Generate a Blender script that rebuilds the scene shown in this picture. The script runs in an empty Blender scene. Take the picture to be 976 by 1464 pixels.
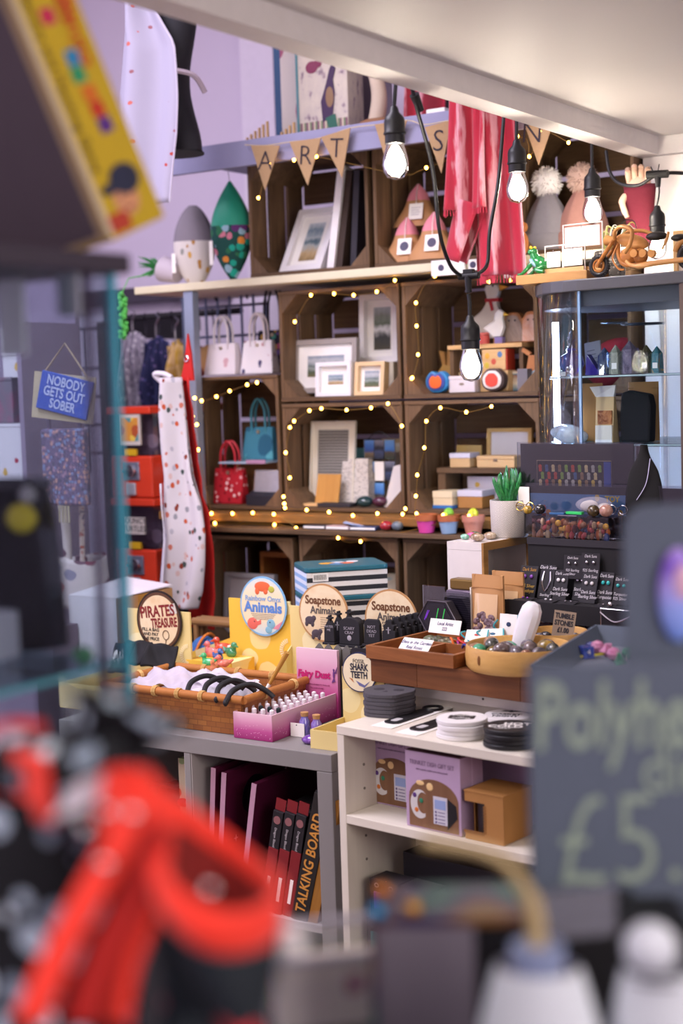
import bpy, math, random
from mathutils import Vector, Matrix, Euler
random.seed(7)
PI = math.pi
COL = bpy.context.scene.collection
SC = bpy.context.scene

# ------------------------------------------------------------------ camera
FPX, IW, IH = 2100.0, 976, 1464
YAW, PITCH, ROLL = math.radians(33), math.radians(4.9), math.radians(-1.8)
CAM = Vector((0, 0, 1.53))
fwd = Vector((-math.sin(YAW)*math.cos(PITCH), math.cos(YAW)*math.cos(PITCH), -math.sin(PITCH)))
_r0 = Vector((math.cos(YAW), math.sin(YAW), 0)); _u0 = _r0.cross(fwd)
rgt = math.cos(ROLL)*_r0 + math.sin(ROLL)*_u0
upv = -math.sin(ROLL)*_r0 + math.cos(ROLL)*_u0

def at(px, py, X=None, Y=None, Z=None, d=None):
    """World point of the photograph's pixel on a plane of the room (or at a distance)."""
    v = fwd + rgt*((px-IW/2)/FPX) - upv*((py-IH/2)/FPX)
    if X is not None: t = (X-CAM.x)/v.x
    elif Y is not None: t = (Y-CAM.y)/v.y
    elif Z is not None: t = (Z-CAM.z)/v.z
    else: t = d
    return CAM + v*t

def R(x0, y0, x1, y1, Y):
    """x0, x1, z bottom, z top of a rectangle on the plane y = Y."""
    ym, xm = (y0+y1)/2, (x0+x1)/2
    return at(x0, ym, Y=Y).x, at(x1, ym, Y=Y).x, at(xm, y1, Y=Y).z, at(xm, y0, Y=Y).z

cd = bpy.data.cameras.new('camera'); cam = bpy.data.objects.new('camera', cd); COL.objects.link(cam)
cd.sensor_fit = 'VERTICAL'; cd.sensor_height = 36.0; cd.sensor_width = 24.0
cd.lens = FPX/IH*36.0
M3 = Matrix((rgt, upv, -fwd)).transposed()
cam.matrix_world = Matrix.Translation(CAM) @ M3.to_4x4()
cd.clip_start = .02
cd.dof.use_dof = True; cd.dof.focus_distance = 3.35; cd.dof.aperture_fstop = 2.2
SC.camera = cam

# ------------------------------------------------------------------ materials
def lin(h):
    if isinstance(h, str):
        h = h.lstrip('#'); c = [int(h[i:i+2], 16)/255 for i in (0, 2, 4)]
    else: c = list(h)
    return tuple((x/12.92 if x <= .04045 else ((x+.055)/1.055)**2.4) for x in c) + (1,)

_mc = {}
class NT:
    def __init__(s, name):
        s.m = bpy.data.materials.new(name); s.m.use_nodes = True
        s.t = s.m.node_tree; s.b = s.t.nodes['Principled BSDF']; s.out = s.t.nodes['Material Output']
    def n(s, ty, **k):
        x = s.t.nodes.new(ty)
        for a, v in k.items(): setattr(x, a, v)
        return x
    def l(s, a, b): s.t.links.new(a, b)
    def ramp(s, stops, interp='LINEAR'):
        r = s.n('ShaderNodeValToRGB'); cr = r.color_ramp; cr.interpolation = interp
        while len(cr.elements) > 1: cr.elements.remove(cr.elements[-1])
        cr.elements[0].position = stops[0][0]; cr.elements[0].color = lin(stops[0][1])
        for p, c in stops[1:]:
            e = cr.elements.new(p); e.color = lin(c)
        return r
    def coord(s, out='Object', scale=(1, 1, 1), rot=(0, 0, 0), loc=(0, 0, 0)):
        tc = s.n('ShaderNodeTexCoord'); mp = s.n('ShaderNodeMapping')
        mp.inputs['Scale'].default_value = scale; mp.inputs['Rotation'].default_value = rot; mp.inputs['Location'].default_value = loc
        s.l(tc.outputs[out], mp.inputs[0]); return mp.outputs[0]
    def noise(s, vec, scale=5, detail=4, rough=.55, dist=0):
        x = s.n('ShaderNodeTexNoise'); x.inputs['Scale'].default_value = scale; x.inputs['Detail'].default_value = detail
        x.inputs['Roughness'].default_value = rough; x.inputs['Distortion'].default_value = dist
        s.l(vec, x.inputs['Vector']); return x
    def mix(s, fac, a, b):
        x = s.n('ShaderNodeMix', data_type='RGBA')
        for sock, v in ((x.inputs[0], fac), (x.inputs[6], a), (x.inputs[7], b)):
            if hasattr(v, 'is_linked') or hasattr(v, 'links'): s.l(v, sock)
            else: sock.default_value = v
        return x.outputs[2]
    def math(s, op, a, b=0.0):
        x = s.n('ShaderNodeMath', operation=op)
        for sock, v in zip(x.inputs, (a, b)):
            if hasattr(v, 'links'): s.l(v, sock)
            else: sock.default_value = v
        return x.outputs[0]
    def bump(s, h, strength=.3, dist=.002):
        x = s.n('ShaderNodeBump'); x.inputs['Strength'].default_value = strength; x.inputs['Distance'].default_value = dist
        s.l(h, x.inputs['Height']); s.l(x.outputs[0], s.b.inputs['Normal'])

def mat(col, rough=.55, metal=0., var=.06, scale=30, bump=0., spec=.4, coat=0., sheen=0., trans=0., sss=0.):
    key = ('m', col, rough, metal, var, scale, bump, spec, coat, sheen, trans, sss)
    if key in _mc: return _mc[key]
    t = NT('plain_' + str(col).strip('#')); b = t.b
    c = lin(col); hi = tuple(min(1, x*(1+var)) for x in c[:3])+(1,); lo = tuple(x*(1-var) for x in c[:3])+(1,)
    v = t.coord(); n = t.noise(v, scale)
    t.l(t.mix(n.outputs[0], lo, hi), b.inputs['Base Color'])
    b.inputs['Roughness'].default_value = rough; b.inputs['Metallic'].default_value = metal
    b.inputs['Specular IOR Level'].default_value = spec; b.inputs['Coat Weight'].default_value = coat
    b.inputs['Sheen Weight'].default_value = sheen; b.inputs['Transmission Weight'].default_value = trans
    b.inputs['Subsurface Weight'].default_value = sss
    if bump: t.bump(n.outputs[0], bump)
    _mc[key] = t.m; return t.m

def wood(c1, c2, axis='X', scale=1., rough=.65, bump=.3, contrast=1.):
    key = ('w', c1, c2, axis, scale, rough, bump, contrast)
    if key in _mc: return _mc[key]
    t = NT('wood_'+c1.strip('#'))
    s = {'X': (1.5, 22, 22), 'Y': (22, 1.5, 22), 'Z': (22, 22, 1.5)}[axis]
    v = t.coord(scale=tuple(k*scale for k in s))
    n = t.noise(v, 2.2, 6, .65, 1.2); n2 = t.noise(t.coord(scale=tuple(k*scale*.35 for k in s)), 1.4, 3)
    f = t.math('ADD', t.math('MULTIPLY', n.outputs[0], .6), t.math('MULTIPLY', n2.outputs[0], .4))
    r = t.ramp([(.5-.2/contrast, c1), (.5+.2/contrast, c2)]); t.l(f, r.inputs[0])
    t.l(r.outputs[0], t.b.inputs['Base Color']); t.b.inputs['Roughness'].default_value = rough
    t.b.inputs['Specular IOR Level'].default_value = .3
    if bump: t.bump(f, bump)
    _mc[key] = t.m; return t.m

def spots(base, cols, scale=40, size=.28, stretch=(1, 1, 1), keep=.8, rough=.8, rand=1., rot=(0, 0, 0), sheen=0.):
    """cloth or paper printed with scattered spots in several colours"""
    key = ('s', base, tuple(cols), scale, size, stretch, keep, rough, rand, rot)
    if key in _mc: return _mc[key]
    t = NT('print_'+base.strip('#'))
    v = t.coord(scale=stretch, rot=rot)
    nz = t.noise(v, scale*1.3, 2)
    vv = t.n('ShaderNodeVectorMath', operation='MULTIPLY_ADD'); t.l(nz.outputs['Color'], vv.inputs[0])
    vv.inputs[1].default_value = (.25/scale,)*3; t.l(v, vv.inputs[2])
    vo = t.n('ShaderNodeTexVoronoi'); vo.inputs['Scale'].default_value = scale; vo.inputs['Randomness'].default_value = rand
    t.l(vv.outputs[0], vo.inputs['Vector'])
    sx = t.n('ShaderNodeSeparateColor'); t.l(vo.outputs['Color'], sx.inputs[0])
    k = len(cols); r = t.ramp([(i/k, c) for i, c in enumerate(cols)], 'CONSTANT'); t.l(sx.outputs[0], r.inputs[0])
    inside = t.math('LESS_THAN', vo.outputs['Distance'], size)
    kp = t.math('LESS_THAN', sx.outputs[1], keep)
    t.l(t.mix(t.math('MULTIPLY', inside, kp), lin(base), r.outputs[0]), t.b.inputs['Base Color'])
    t.b.inputs['Roughness'].default_value = rough; t.b.inputs['Specular IOR Level'].default_value = .25
    t.b.inputs['Sheen Weight'].default_value = sheen
    _mc[key] = t.m; return t.m

def bands(stops, axis='Z', noise=.15, nscale=6, rough=.5, interp='LINEAR', stretch=(1, 1, 1), coord='Generated', spec=.4):
    """printed picture: colour bands along one axis, broken up by noise"""
    key = ('b', tuple(stops), axis, noise, nscale, rough, interp, stretch, coord)
    if key in _mc: return _mc[key]
    t = NT('picture_print')
    v = t.coord(coord)
    sp = t.n('ShaderNodeSeparateXYZ'); t.l(v, sp.inputs[0])
    n = t.noise(t.coord(coord, scale=stretch), nscale, 5, .6)
    f = t.math('ADD', sp.outputs['XYZ'.index(axis)], t.math('MULTIPLY', t.math('SUBTRACT', n.outputs[0], .5), noise*2))
    r = t.ramp(stops, interp); t.l(f, r.inputs[0]); t.l(r.outputs[0], t.b.inputs['Base Color'])
    t.b.inputs['Roughness'].default_value = rough; t.b.inputs['Specular IOR Level'].default_value = spec
    _mc[key] = t.m; return t.m

def marble(stops, scale=20, rough=.25, dist=1., coat=.3, trans=0., stretch=(1, 1, 1)):
    key = ('mb', tuple(stops), scale, rough, dist, coat, trans, stretch)
    if key in _mc: return _mc[key]
    t = NT('mottled'); n = t.noise(t.coord(scale=stretch), scale, 5, .6, dist)
    r = t.ramp(stops); t.l(n.outputs[0], r.inputs[0]); t.l(r.outputs[0], t.b.inputs['Base Color'])
    t.b.inputs['Roughness'].default_value = rough; t.b.inputs['Coat Weight'].default_value = coat
    t.b.inputs['Transmission Weight'].default_value = trans
    _mc[key] = t.m; return t.m

def stripes(cols, axis='Z', period=.02, rough=.6, distort=0., coord='Object'):
    key = ('st', tuple(cols), axis, period, rough, distort)
    if key in _mc: return _mc[key]
    t = NT('striped'); sp = t.n('ShaderNodeSeparateXYZ'); v = t.coord(coord); t.l(v, sp.inputs[0])
    x = sp.outputs['XYZ'.index(axis)]
    if distort:
        n = t.noise(v, 12, 2); x = t.math('ADD', x, t.math('MULTIPLY', n.outputs[0], distort))
    f = t.math('FRACT', t.math('DIVIDE', x, period))
    k = len(cols); r = t.ramp([(i/k, c) for i, c in enumerate(cols)], 'CONSTANT'); t.l(f, r.inputs[0])
    t.l(r.outputs[0], t.b.inputs['Base Color']); t.b.inputs['Roughness'].default_value = rough
    _mc[key] = t.m; return t.m

def glass(tint='#ffffff', refl=1., base=.04, rough=.02):
    key = ('g', tint, refl, base, rough)
    if key in _mc: return _mc[key]
    t = NT('clear_glass'); t.t.nodes.remove(t.b)
    tr = t.n('ShaderNodeBsdfTransparent'); tr.inputs[0].default_value = lin(tint)
    gl = t.n('ShaderNodeBsdfGlossy'); gl.inputs['Roughness'].default_value = rough
    lw = t.n('ShaderNodeLayerWeight'); lw.inputs[0].default_value = .25
    f = t.math('MINIMUM', t.math('ADD', t.math('MULTIPLY', lw.outputs['Fresnel'], refl), base), .9)
    mx = t.n('ShaderNodeMixShader'); t.l(f, mx.inputs[0]); t.l(tr.outputs[0], mx.inputs[1]); t.l(gl.outputs[0], mx.inputs[2])
    t.l(mx.outputs[0], t.out.inputs[0]); _mc[key] = t.m; return t.m

def gauze(col, dens=.5):
    """thin see-through cloth or film"""
    key = ('ga', col, dens)
    if key in _mc: return _mc[key]
    t = NT('gauze'); tr = t.n('ShaderNodeBsdfTransparent'); t.b.inputs['Base Color'].default_value = lin(col); t.b.inputs['Roughness'].default_value = .4; t.b.inputs['Specular IOR Level'].default_value = .08
    mx = t.n('ShaderNodeMixShader'); mx.inputs[0].default_value = dens
    t.l(tr.outputs[0], mx.inputs[1]); t.l(t.b.outputs[0], mx.inputs[2]); t.l(mx.outputs[0], t.out.inputs[0])
    _mc[key] = t.m; return t.m

def emit(col, s):
    key = ('e', col, s)
    if key in _mc: return _mc[key]
    t = NT('lit'); t.b.inputs['Base Color'].default_value = lin(col); t.b.inputs['Emission Color'].default_value = lin(col); t.b.inputs['Emission Strength'].default_value = s
    _mc[key] = t.m; return t.m

def holo(base='#3a3550'):
    key = ('h', base)
    if key in _mc: return _mc[key]
    t = NT('iridescent'); n = t.noise(t.coord(), 9, 1)
    r = t.ramp([(.3, '#1c3468'), (.42, '#12504a'), (.5, '#2c2048'), (.6, '#6a4a2a'), (.72, '#1c4f3d')]); t.l(n.outputs[0], r.inputs[0])
    t.l(r.outputs[0], t.b.inputs['Base Color']); t.b.inputs['Roughness'].default_value = .4; t.b.inputs['Specular IOR Level'].default_value = .08
    _mc[key] = t.m; return t.m

# ------------------------------------------------------------------ shapes: each returns (verts, faces)
def bx(x0, x1, y0, y1, z0, z1):
    V = [(x, y, z) for z in (z0, z1) for x, y in ((x0, y0), (x1, y0), (x1, y1), (x0, y1))]
    return V, [(3, 2, 1, 0), (4, 5, 6, 7), (0, 1, 5, 4), (1, 2, 6, 5), (2, 3, 7, 6), (3, 0, 4, 7)]

def hb(x0, x1, y0, y1, z0, z1, pts):
    """hexahedron from bottom (4) + top (4) points"""
    return pts, [(3, 2, 1, 0), (4, 5, 6, 7), (0, 1, 5, 4), (1, 2, 6, 5), (2, 3, 7, 6), (3, 0, 4, 7)]

def cy(p0, p1, r0, r1=None, n=20):
    r1 = r0 if r1 is None else r1
    p0, p1 = Vector(p0), Vector(p1); a = (p1-p0).normalized(); q = a.orthogonal().normalized(); w = a.cross(q)
    V = []
    for p, r in ((p0, r0), (p1, r1)):
        V += [tuple(p+(q*math.cos(2*PI*i/n)+w*math.sin(2*PI*i/n))*r) for i in range(n)]
    F = [(i, (i+1) % n, n+(i+1) % n, n+i) for i in range(n)] + [tuple(range(n-1, -1, -1)), tuple(range(n, 2*n))]
    return V, F

def la(prof, n=28, c=(0, 0, 0), sx=1., sy=1.):
    V, F = [], []
    for r, z in prof:
        r = max(r, 1e-5)
        V += [(c[0]+sx*r*math.cos(2*PI*i/n), c[1]+sy*r*math.sin(2*PI*i/n), c[2]+z) for i in range(n)]
    for k in range(len(prof)-1):
        F += [(k*n+i, k*n+(i+1) % n, (k+1)*n+(i+1) % n, (k+1)*n+i) for i in range(n)]
    F += [tuple(range(n-1, -1, -1)), tuple((len(prof)-1)*n+i for i in range(n))]
    return V, F

def tu(pts, r, n=8, closed=False):
    P = [Vector(p) for p in pts]; m = len(P)
    rad = r if isinstance(r, (list, tuple)) else [r]*m
    V, F, prev = [], [], None
    for i, p in enumerate(P):
        a = P[(i+1) % m] - P[i-1] if closed else P[min(i+1, m-1)] - P[max(i-1, 0)]
        a = a.normalized() if a.length > 1e-9 else Vector((0, 0, 1))
        if prev is None: q = a.orthogonal().normalized()
        else:
            q = prev - a*prev.dot(a); q = q.normalized() if q.length > 1e-6 else a.orthogonal().normalized()
        prev = q; w = a.cross(q)
        V += [tuple(p+(q*math.cos(2*PI*j/n)+w*math.sin(2*PI*j/n))*rad[i]) for j in range(n)]
    for i in range(m if closed else m-1):
        i2 = (i+1) % m
        F += [(i*n+j, i*n+(j+1) % n, i2*n+(j+1) % n, i2*n+j) for j in range(n)]
    if not closed: F += [tuple(range(n-1, -1, -1)), tuple((m-1)*n+j for j in range(n))]
    return V, F

def sm(pts, k=6, closed=False):
    """Catmull-Rom through points"""
    P = [Vector(p) for p in pts]; m = len(P); out = []
    for i in range(m if closed else m-1):
        g = (lambda j: P[j % m]) if closed else (lambda j: P[max(0, min(m-1, j))])
        a, b, c, d = g(i-1), g(i), g(i+1), g(i+2)
        for s in range(k):
            t = s/k
            out.append(.5*((2*b)+(c-a)*t+(2*a-5*b+4*c-d)*t*t+(3*b-a-3*c+d)*t**3))
    if not closed: out.append(P[-1])
    return out

def pxz(poly, y0, y1):
    n = len(poly)
    A = sum(poly[i][0]*poly[(i+1) % n][1]-poly[(i+1) % n][0]*poly[i][1] for i in range(n))
    if A < 0: poly = poly[::-1]
    V = [(x, y0, z) for x, z in poly] + [(x, y1, z) for x, z in poly]
    return V, [tuple(range(n)), tuple(range(2*n-1, n-1, -1))] + [(i, n+i, n+(i+1) % n, (i+1) % n) for i in range(n)]

def pxy(poly, z0, z1):
    n = len(poly)
    A = sum(poly[i][0]*poly[(i+1) % n][1]-poly[(i+1) % n][0]*poly[i][1] for i in range(n))
    if A < 0: poly = poly[::-1]
    V = [(x, y, z0) for x, y in poly] + [(x, y, z1) for x, y in poly]
    return V, [tuple(range(n-1, -1, -1)), tuple(range(n, 2*n))] + [(i, (i+1) % n, n+(i+1) % n, n+i) for i in range(n)]

def circ(r, n=40, cx=0, cz=0, k=1.):
    return [(cx+r*math.cos(2*PI*i/n), cz+k*r*math.sin(2*PI*i/n)) for i in range(n)]

def rr(x0, x1, z0, z1, r, n=5):
    P = []
    for cx, cz, a in ((x1-r, z0+r, -PI/2), (x1-r, z1-r, 0), (x0+r, z1-r, PI/2), (x0+r, z0+r, PI)):
        P += [(cx+r*math.cos(a+PI/2*i/n), cz+r*math.sin(a+PI/2*i/n)) for i in range(n+1)]
    return P

def el(c, r, nu=20, nv=12, fn=None):
    V, F = [], []
    for j in range(nv+1):
        ph = -PI/2+PI*j/nv
        for i in range(nu):
            th = 2*PI*i/nu
            p = Vector((math.cos(ph)*math.cos(th), math.cos(ph)*math.sin(th), math.sin(ph)))
            if fn: p = fn(p)
            V.append((c[0]+r[0]*p[0], c[1]+r[1]*p[1], c[2]+r[2]*p[2]))
    for j in range(nv):
        F += [(j*nu+i, j*nu+(i+1) % nu, (j+1)*nu+(i+1) % nu, (j+1)*nu+i) for i in range(nu)]
    return V, F

def rock(c, r, seed=0, amp=.15, nu=14, nv=9):
    rn = random.Random(seed); ks = [(rn.uniform(-2, 2), rn.uniform(-2, 2), rn.uniform(-2, 2), rn.uniform(0, 6)) for _ in range(5)]
    def fn(p):
        s = 1+amp*sum(math.sin(k[0]*p[0]+k[1]*p[1]+k[2]*p[2]+k[3]) for k in ks)/2
        return p*s
    return el(c, r, nu, nv, fn)

def gs(fn, nu, nv, closed_u=False):
    V = [tuple(fn(i/(nu if closed_u else nu-1), j/(nv-1))) for j in range(nv) for i in range(nu)]
    F = []
    for j in range(nv-1):
        for i in range(nu if closed_u else nu-1):
            i2 = (i+1) % nu
            F.append((j*nu+i, j*nu+i2, (j+1)*nu+i2, (j+1)*nu+i))
    return V, F

def tr(prim, loc=(0, 0, 0), rot=(0, 0, 0), s=1.):
    m = Matrix.Translation(loc) @ Euler(rot).to_matrix().to_4x4() @ (Matrix.Diagonal((*((s,)*3 if not hasattr(s, '__len__') else s), 1)))
    return [tuple(m @ Vector(v)) for v in prim[0]], prim[1]

def mesh(name, mt, prims, smooth=False):
    V, F = [], []
    for v, f in prims:
        o = len(V); V += [tuple(x) for x in v]; F += [tuple(i+o for i in q) for q in f]
    me = bpy.data.meshes.new(name); me.from_pydata(V, [], F); me.update()
    if mt: me.materials.append(mt)
    if smooth:
        for p in me.polygons: p.use_smooth = True
        try: me.set_sharp_from_angle(angle=math.radians(smooth if smooth is not True else 50))
        except Exception: pass
    return me

def part(parent, name, mt, *prims, smooth=False, bevel=0, sub=0, solid=0, label=None, loc=None, rot=None, kind=None):
    o = bpy.data.objects.new(name, mesh(name, mt, prims, smooth)); COL.objects.link(o)
    if parent is not None: o.parent = parent
    if loc is not None: o.location = loc
    if rot is not None: o.rotation_euler = rot
    if solid:
        m = o.modifiers.new('s', 'SOLIDIFY'); m.thickness = solid; m.offset = 0
    if bevel:
        m = o.modifiers.new('b', 'BEVEL'); m.width = bevel; m.segments = 2; m.limit_method = 'ANGLE'; m.angle_limit = .6
    if sub:
        m = o.modifiers.new('u', 'SUBSURF'); m.levels = sub; m.render_levels = sub
    if label: o['label'] = label
    if kind: o['kind'] = kind
    return o

def T(name, label, cat, loc=(0, 0, 0), rz=0., group=None, rot=None):
    o = bpy.data.objects.new(name, None); COL.objects.link(o); o.empty_display_size = .02
    o.location = loc; o.rotation_euler = rot if rot else (0, 0, rz)
    o['label'] = label; o['category'] = cat
    if group: o['group'] = group
    return o

def S(name, label, cat, mt, *prims, loc=(0, 0, 0), rz=0., rot=None, group=None, **k):
    o = part(None, name, mt, *prims, **k); o.location = loc; o.rotation_euler = rot if rot else (0, 0, rz)
    o['label'] = label; o['category'] = cat
    if group: o['group'] = group
    return o

def ST(name, mt, *prims, parent=None, **k):
    o = part(parent, name, mt, *prims, **k)
    if parent is None: o['kind'] = 'structure'
    return o

def dup(root, loc, rz=None, label=None, group=None):
    def cp(o, par):
        c = o.copy(); COL.objects.link(c); c.parent = par
        for ch in o.children: cp(ch, c)
        return c
    r = cp(root, None); r.location = loc
    if rz is not None: r.rotation_euler = (0, 0, rz)
    if label: r['label'] = label
    if group: r['group'] = group
    return r

_tc = {}
def txt(parent, s, size, loc, mt, rot=(PI/2, 0, 0), align='CENTER', bold=0., shear=0., sx=1., name='lettering', lead=1.):
    key = (s, size, align, bold, shear, sx, lead, mt.name)
    me = _tc.get(key)
    if me is None:
        cu = bpy.data.curves.new('lettering', 'FONT'); cu.body = s; cu.size = size; cu.align_x = align; cu.align_y = 'CENTER'
        cu.offset = bold; cu.shear = shear; cu.extrude = .0002; cu.space_line = lead; cu.resolution_u = 3
        ob = bpy.data.objects.new('tmp', cu); COL.objects.link(ob)
        me = bpy.data.meshes.new_from_object(ob); bpy.data.objects.remove(ob); bpy.data.curves.remove(cu)
        me.materials.clear(); me.materials.append(mt)
        if sx != 1.:
            for v in me.vertices: v.co.x *= sx
        _tc[key] = me
    o = bpy.data.objects.new(name, me); COL.objects.link(o); o.parent = parent; o.location = loc; o.rotation_euler = rot
    return o

# common finishes
WHITE = mat('#e9e5e2', .5); OFFW = mat('#ded6c6', .55); BLACK = mat('#17161a', .5); DARK = mat('#2b292e', .5)
CARD = mat('#f3efe9', .6); KRAFT = mat('#b58a5c', .75, var=.08, scale=60); INK = mat('#1c1a22', .6)
CHROME = mat('#c8c8cc', .25, 1.); RUB = mat('#1d1d20', .55)
CRW = {a: wood('#3d2d20', '#7d6146', a) for a in 'XYZ'}
LIGHTWOOD = {a: wood('#c59a62', '#dcb988', a, bump=.1) for a in 'XYZ'}
ACRYL = glass('#f4f6fb', .8, .05)
GLASS = glass('#eef6f6', 1., .03)
EDGE = mat('#58b7cf', .15, coat=.5)
# ------------------------------------------------------------------ room shell
WALLM = mat('#cfc3d6', .85, var=.02, scale=4)
floor = ST('floor', wood('#5b4a3e', '#7d6857', 'X', .4), bx(-5.2, 2.2, -1.8, 5.0, -.1, 0))
ST('wall_back', WALLM, bx(-5.2, 2.2, 4.5, 4.6, 0, 3.6))
ST('wall_left', WALLM, bx(-5.3, -5.2, -1.8, 4.6, 0, 3.6))
ST('wall_right', WALLM, bx(2.2, 2.3, -1.8, 4.6, 0, 3.6))
ST('wall_front', WALLM, bx(-5.3, 2.3, -1.9, -1.8, 0, 3.6))
ST('ceiling', mat('#e6e1e4', .9), bx(-5.3, 2.3, -1.9, 4.6, 3.6, 3.7))
# pilaster strip behind the lavender shelf
_x0 = at(352, 150, Y=4.45).x; _x1 = at(400, 150, Y=4.45).x
ST('trim_1', mat('#d9cfdd', .8), bx(_x0, _x1, 4.42, 4.5, 0, 3.6), bx(_x1-.06, _x1+.01, 4.40, 4.42, 0, 3.6))
# white boxed soffit over the counter: its underside panel, the lip along its edge and the end lip
sz = 2.105
sf = ST('ceiling_soffit', mat('#dad4d4', .6, var=.02, scale=3), bx(-1.40, 1.2, .3, 3.72, sz+.045, sz+.35))
ST('trim_2', mat('#e4dfdf', .5), bx(-1.46, -1.40, .3, 3.80, sz-.002, sz+.35))
ST('trim_3', mat('#e4dfdf', .5), bx(-1.40, 1.2, 3.72, 3.80, sz-.002, sz+.35))
ST('wall_partition', mat('#efeae8', .7, var=.02, scale=3), bx(-1.45, 1.2, 3.74, 3.80, 0, sz-.003))

# ------------------------------------------------------------------ crate wall
YC = 3.70
def crate(x0, x1, z0, z1, label, y0=YC, dep=.30, group='wooden crates of the display wall', rz=0):
    w, h = x1-x0, z1-z0; cx = (x0+x1)/2
    t = T('wooden_crate', label, 'crate', (cx, y0, z0), rz, group)
    a, e = w/2-.004, .014
    part(t, 'end_board', CRW['X'], bx(-a, a, 0, dep, .002, e), bevel=.002)
    part(t, 'end_board', CRW['X'], bx(-a, a, 0, dep, h-e, h-.003), bevel=.002)
    for s in (-1, 1):
        n = 3; pw = dep/n
        for k in range(n):
            part(t, 'side_slat', CRW['Z'], bx(min(s*a, s*(a-.011)), max(s*a, s*(a-.011)), k*pw+.002, (k+1)*pw-.014, e, h-e), bevel=.002)
        for zc, sg in ((e, 1), (h-e, -1)):
            c = .055
            q = [(s*(a-.0115), zc), (s*(a-.0115-c), zc), (s*(a-.0115), zc+sg*c)]
            part(t, 'corner_block', CRW['Z'], pxz(q, .004, dep-.02))
    n = 3; ph = (h-2*e)/n
    for k in range(n):
        part(t, 'back_slat', CRW['X'], bx(-a+.012, a-.012, dep-.010, dep, e+k*ph+.006, e+(k+1)*ph-.008), bevel=.002)
    return t
XA, XB, XD, XE = -3.00, -2.615, -2.178, -1.742
Z2a, Z2b, Z1a, Z1b = 1.150, 1.483, 1.485, 1.825
crate(XA, XB-.004, 1.150, 1.575, 'tall crate of red and teal handbags beside the hanging apron', group=None)
crate(XB, XD-.002, Z2a, Z2b, 'crate holding postcards and a cork-brown stand, under the framed seascapes')
crate(XD, XE, Z2a, Z2b, 'crate of pale keepsake boxes above the three painted flowerpots')
crate(XB, XD-.002, Z1a, Z1b, 'crate filled with white framed seascapes')
crate(XE+.006, -1.47, Z2a, Z2b, 'lower crate seen dimly through the glass cabinet')
crate(XE+.006, -1.47, Z1a, Z1b, 'upper crate with a crimson scarf, seen through the glass cabinet')
S('rolled_scarf', 'crimson scarf bundled in the crate seen through the glass cabinet', 'scarf', mat('#8a1f2e', .9), rock((0, 0, .07), (.08, .06, .07), 12, .15), loc=(-1.56, 3.80, Z1a+.016), smooth=True)
crate(XD, XE, Z1a, Z1b, 'crate with painted goose and wooden bird ornaments')
crate(-2.715, -2.275, 1.868, 2.235, 'crate with a tilted white frame under the A R T pennants')
crate(-2.265, -1.835, 1.868, 2.235, 'crate with pink and tan tea pouches beside the red towel')
crate(-1.825, -1.455, 1.868, 2.235, 'crate with bobble hats beside the white partition')
# lower row under the fairy light ledge
crate(-2.86, -2.50, .72, 1.085, 'dark crate with a leaning white frame behind the onyx animals sign', y0=3.58, dep=.36, group=None)
crate(-2.485, -2.135, .72, 1.095, 'crate behind the pile of striped gift boxes', y0=3.58, dep=.36, group=None)
crate(-2.125, -1.70, .72, 1.095, 'dark crate under the row of little painted flowerpots', y0=3.58, dep=.36, group=None)
# boards
S('ledge_board', 'long wooden ledge edged with fairy lights under the crates', 'shelf', wood('#6b4a24', '#a87a42', 'X'), bx(-3.05, -1.62, 3.62, 4.05, 1.122, 1.148), bevel=.003)
S('lower_ledge', 'rough plank on top of the lower crates holding flowerpots and notebooks', 'shelf', CRW['X'], bx(-2.95, -1.62, 3.55, 4.0, 1.097, 1.110), bevel=.002)
S('wall_shelf', 'long cream shelf board carrying cushions and upper crates', 'shelf', mat('#d9cfb0', .5), bx(-3.13, -1.46, 3.64, 4.1, 1.842, 1.866), bevel=.003)
t = T('upper_shelf', 'lavender painted high shelf with a deep front lip holding the peacock box', 'shelf', (-2.2, 3.6, 2.245))
LAV = mat('#8d8cab', .6, var=.04)
part(t, 'shelf_board', LAV, bx(-.76, .74, 0, .55, 0, .02), bevel=.002)
part(t, 'front_lip', LAV, bx(-.76, .74, -.02, -.001, -.055, .02), bevel=.002)
# slatted grid pole that carries the shelves
S('shelf_upright', 'pale blue-grey steel post beside the hanging apron', 'post', mat('#8c95a8', .4, .3), bx(-.018, .018, -.015, .015, 0, 1.84), loc=(at(262, 480, Y=3.62).x, 3.665, 0))
# plinth carrying the lower crates
S('low_platform', 'dark wooden platform under the lower crates', 'platform', CRW['X'], bx(-2.90, -1.62, 3.5, 4.1, 0, .718), bevel=.004)

# ------------------------------------------------------------------ fairy lights
FB = emit('#ffb646', 15.)
def fairy(label, pts, Y=3.665, group='fairy light strings'):
    t = T('fairy_lights', label, 'fairy lights', at(*pts[0], Y=Y), 0, group)
    o = t.location.copy(); W = []
    for p in pts:
        W.append(at(p[0], p[1], Y=Y)-o)
    part(t, 'wire', mat('#8a6a30', .4, .5), tu(sm(W, 4), .0009, 5))
    for w in W:
        part(t, 'fairy_bulb', FB, el((w[0], w[1]-.003, w[2]), (.0043, .0043, .0050), 10, 6), smooth=True)
fairy('string of fairy lights round the handbag crate and along its ledge', [(368,547),(354,550),(329,559),(310,567),(289,573),(279,569),(276,595),(282,607),(279,631),(284,643),(303,734),(333,734),(362,733),(392,735),(424,755),(393,750),(308,748)], 3.612)
fairy('string of fairy lights round the seascape crate', [(565,401),(539,417),(506,422),(478,420),(445,422),(422,460)], 3.69)
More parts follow.
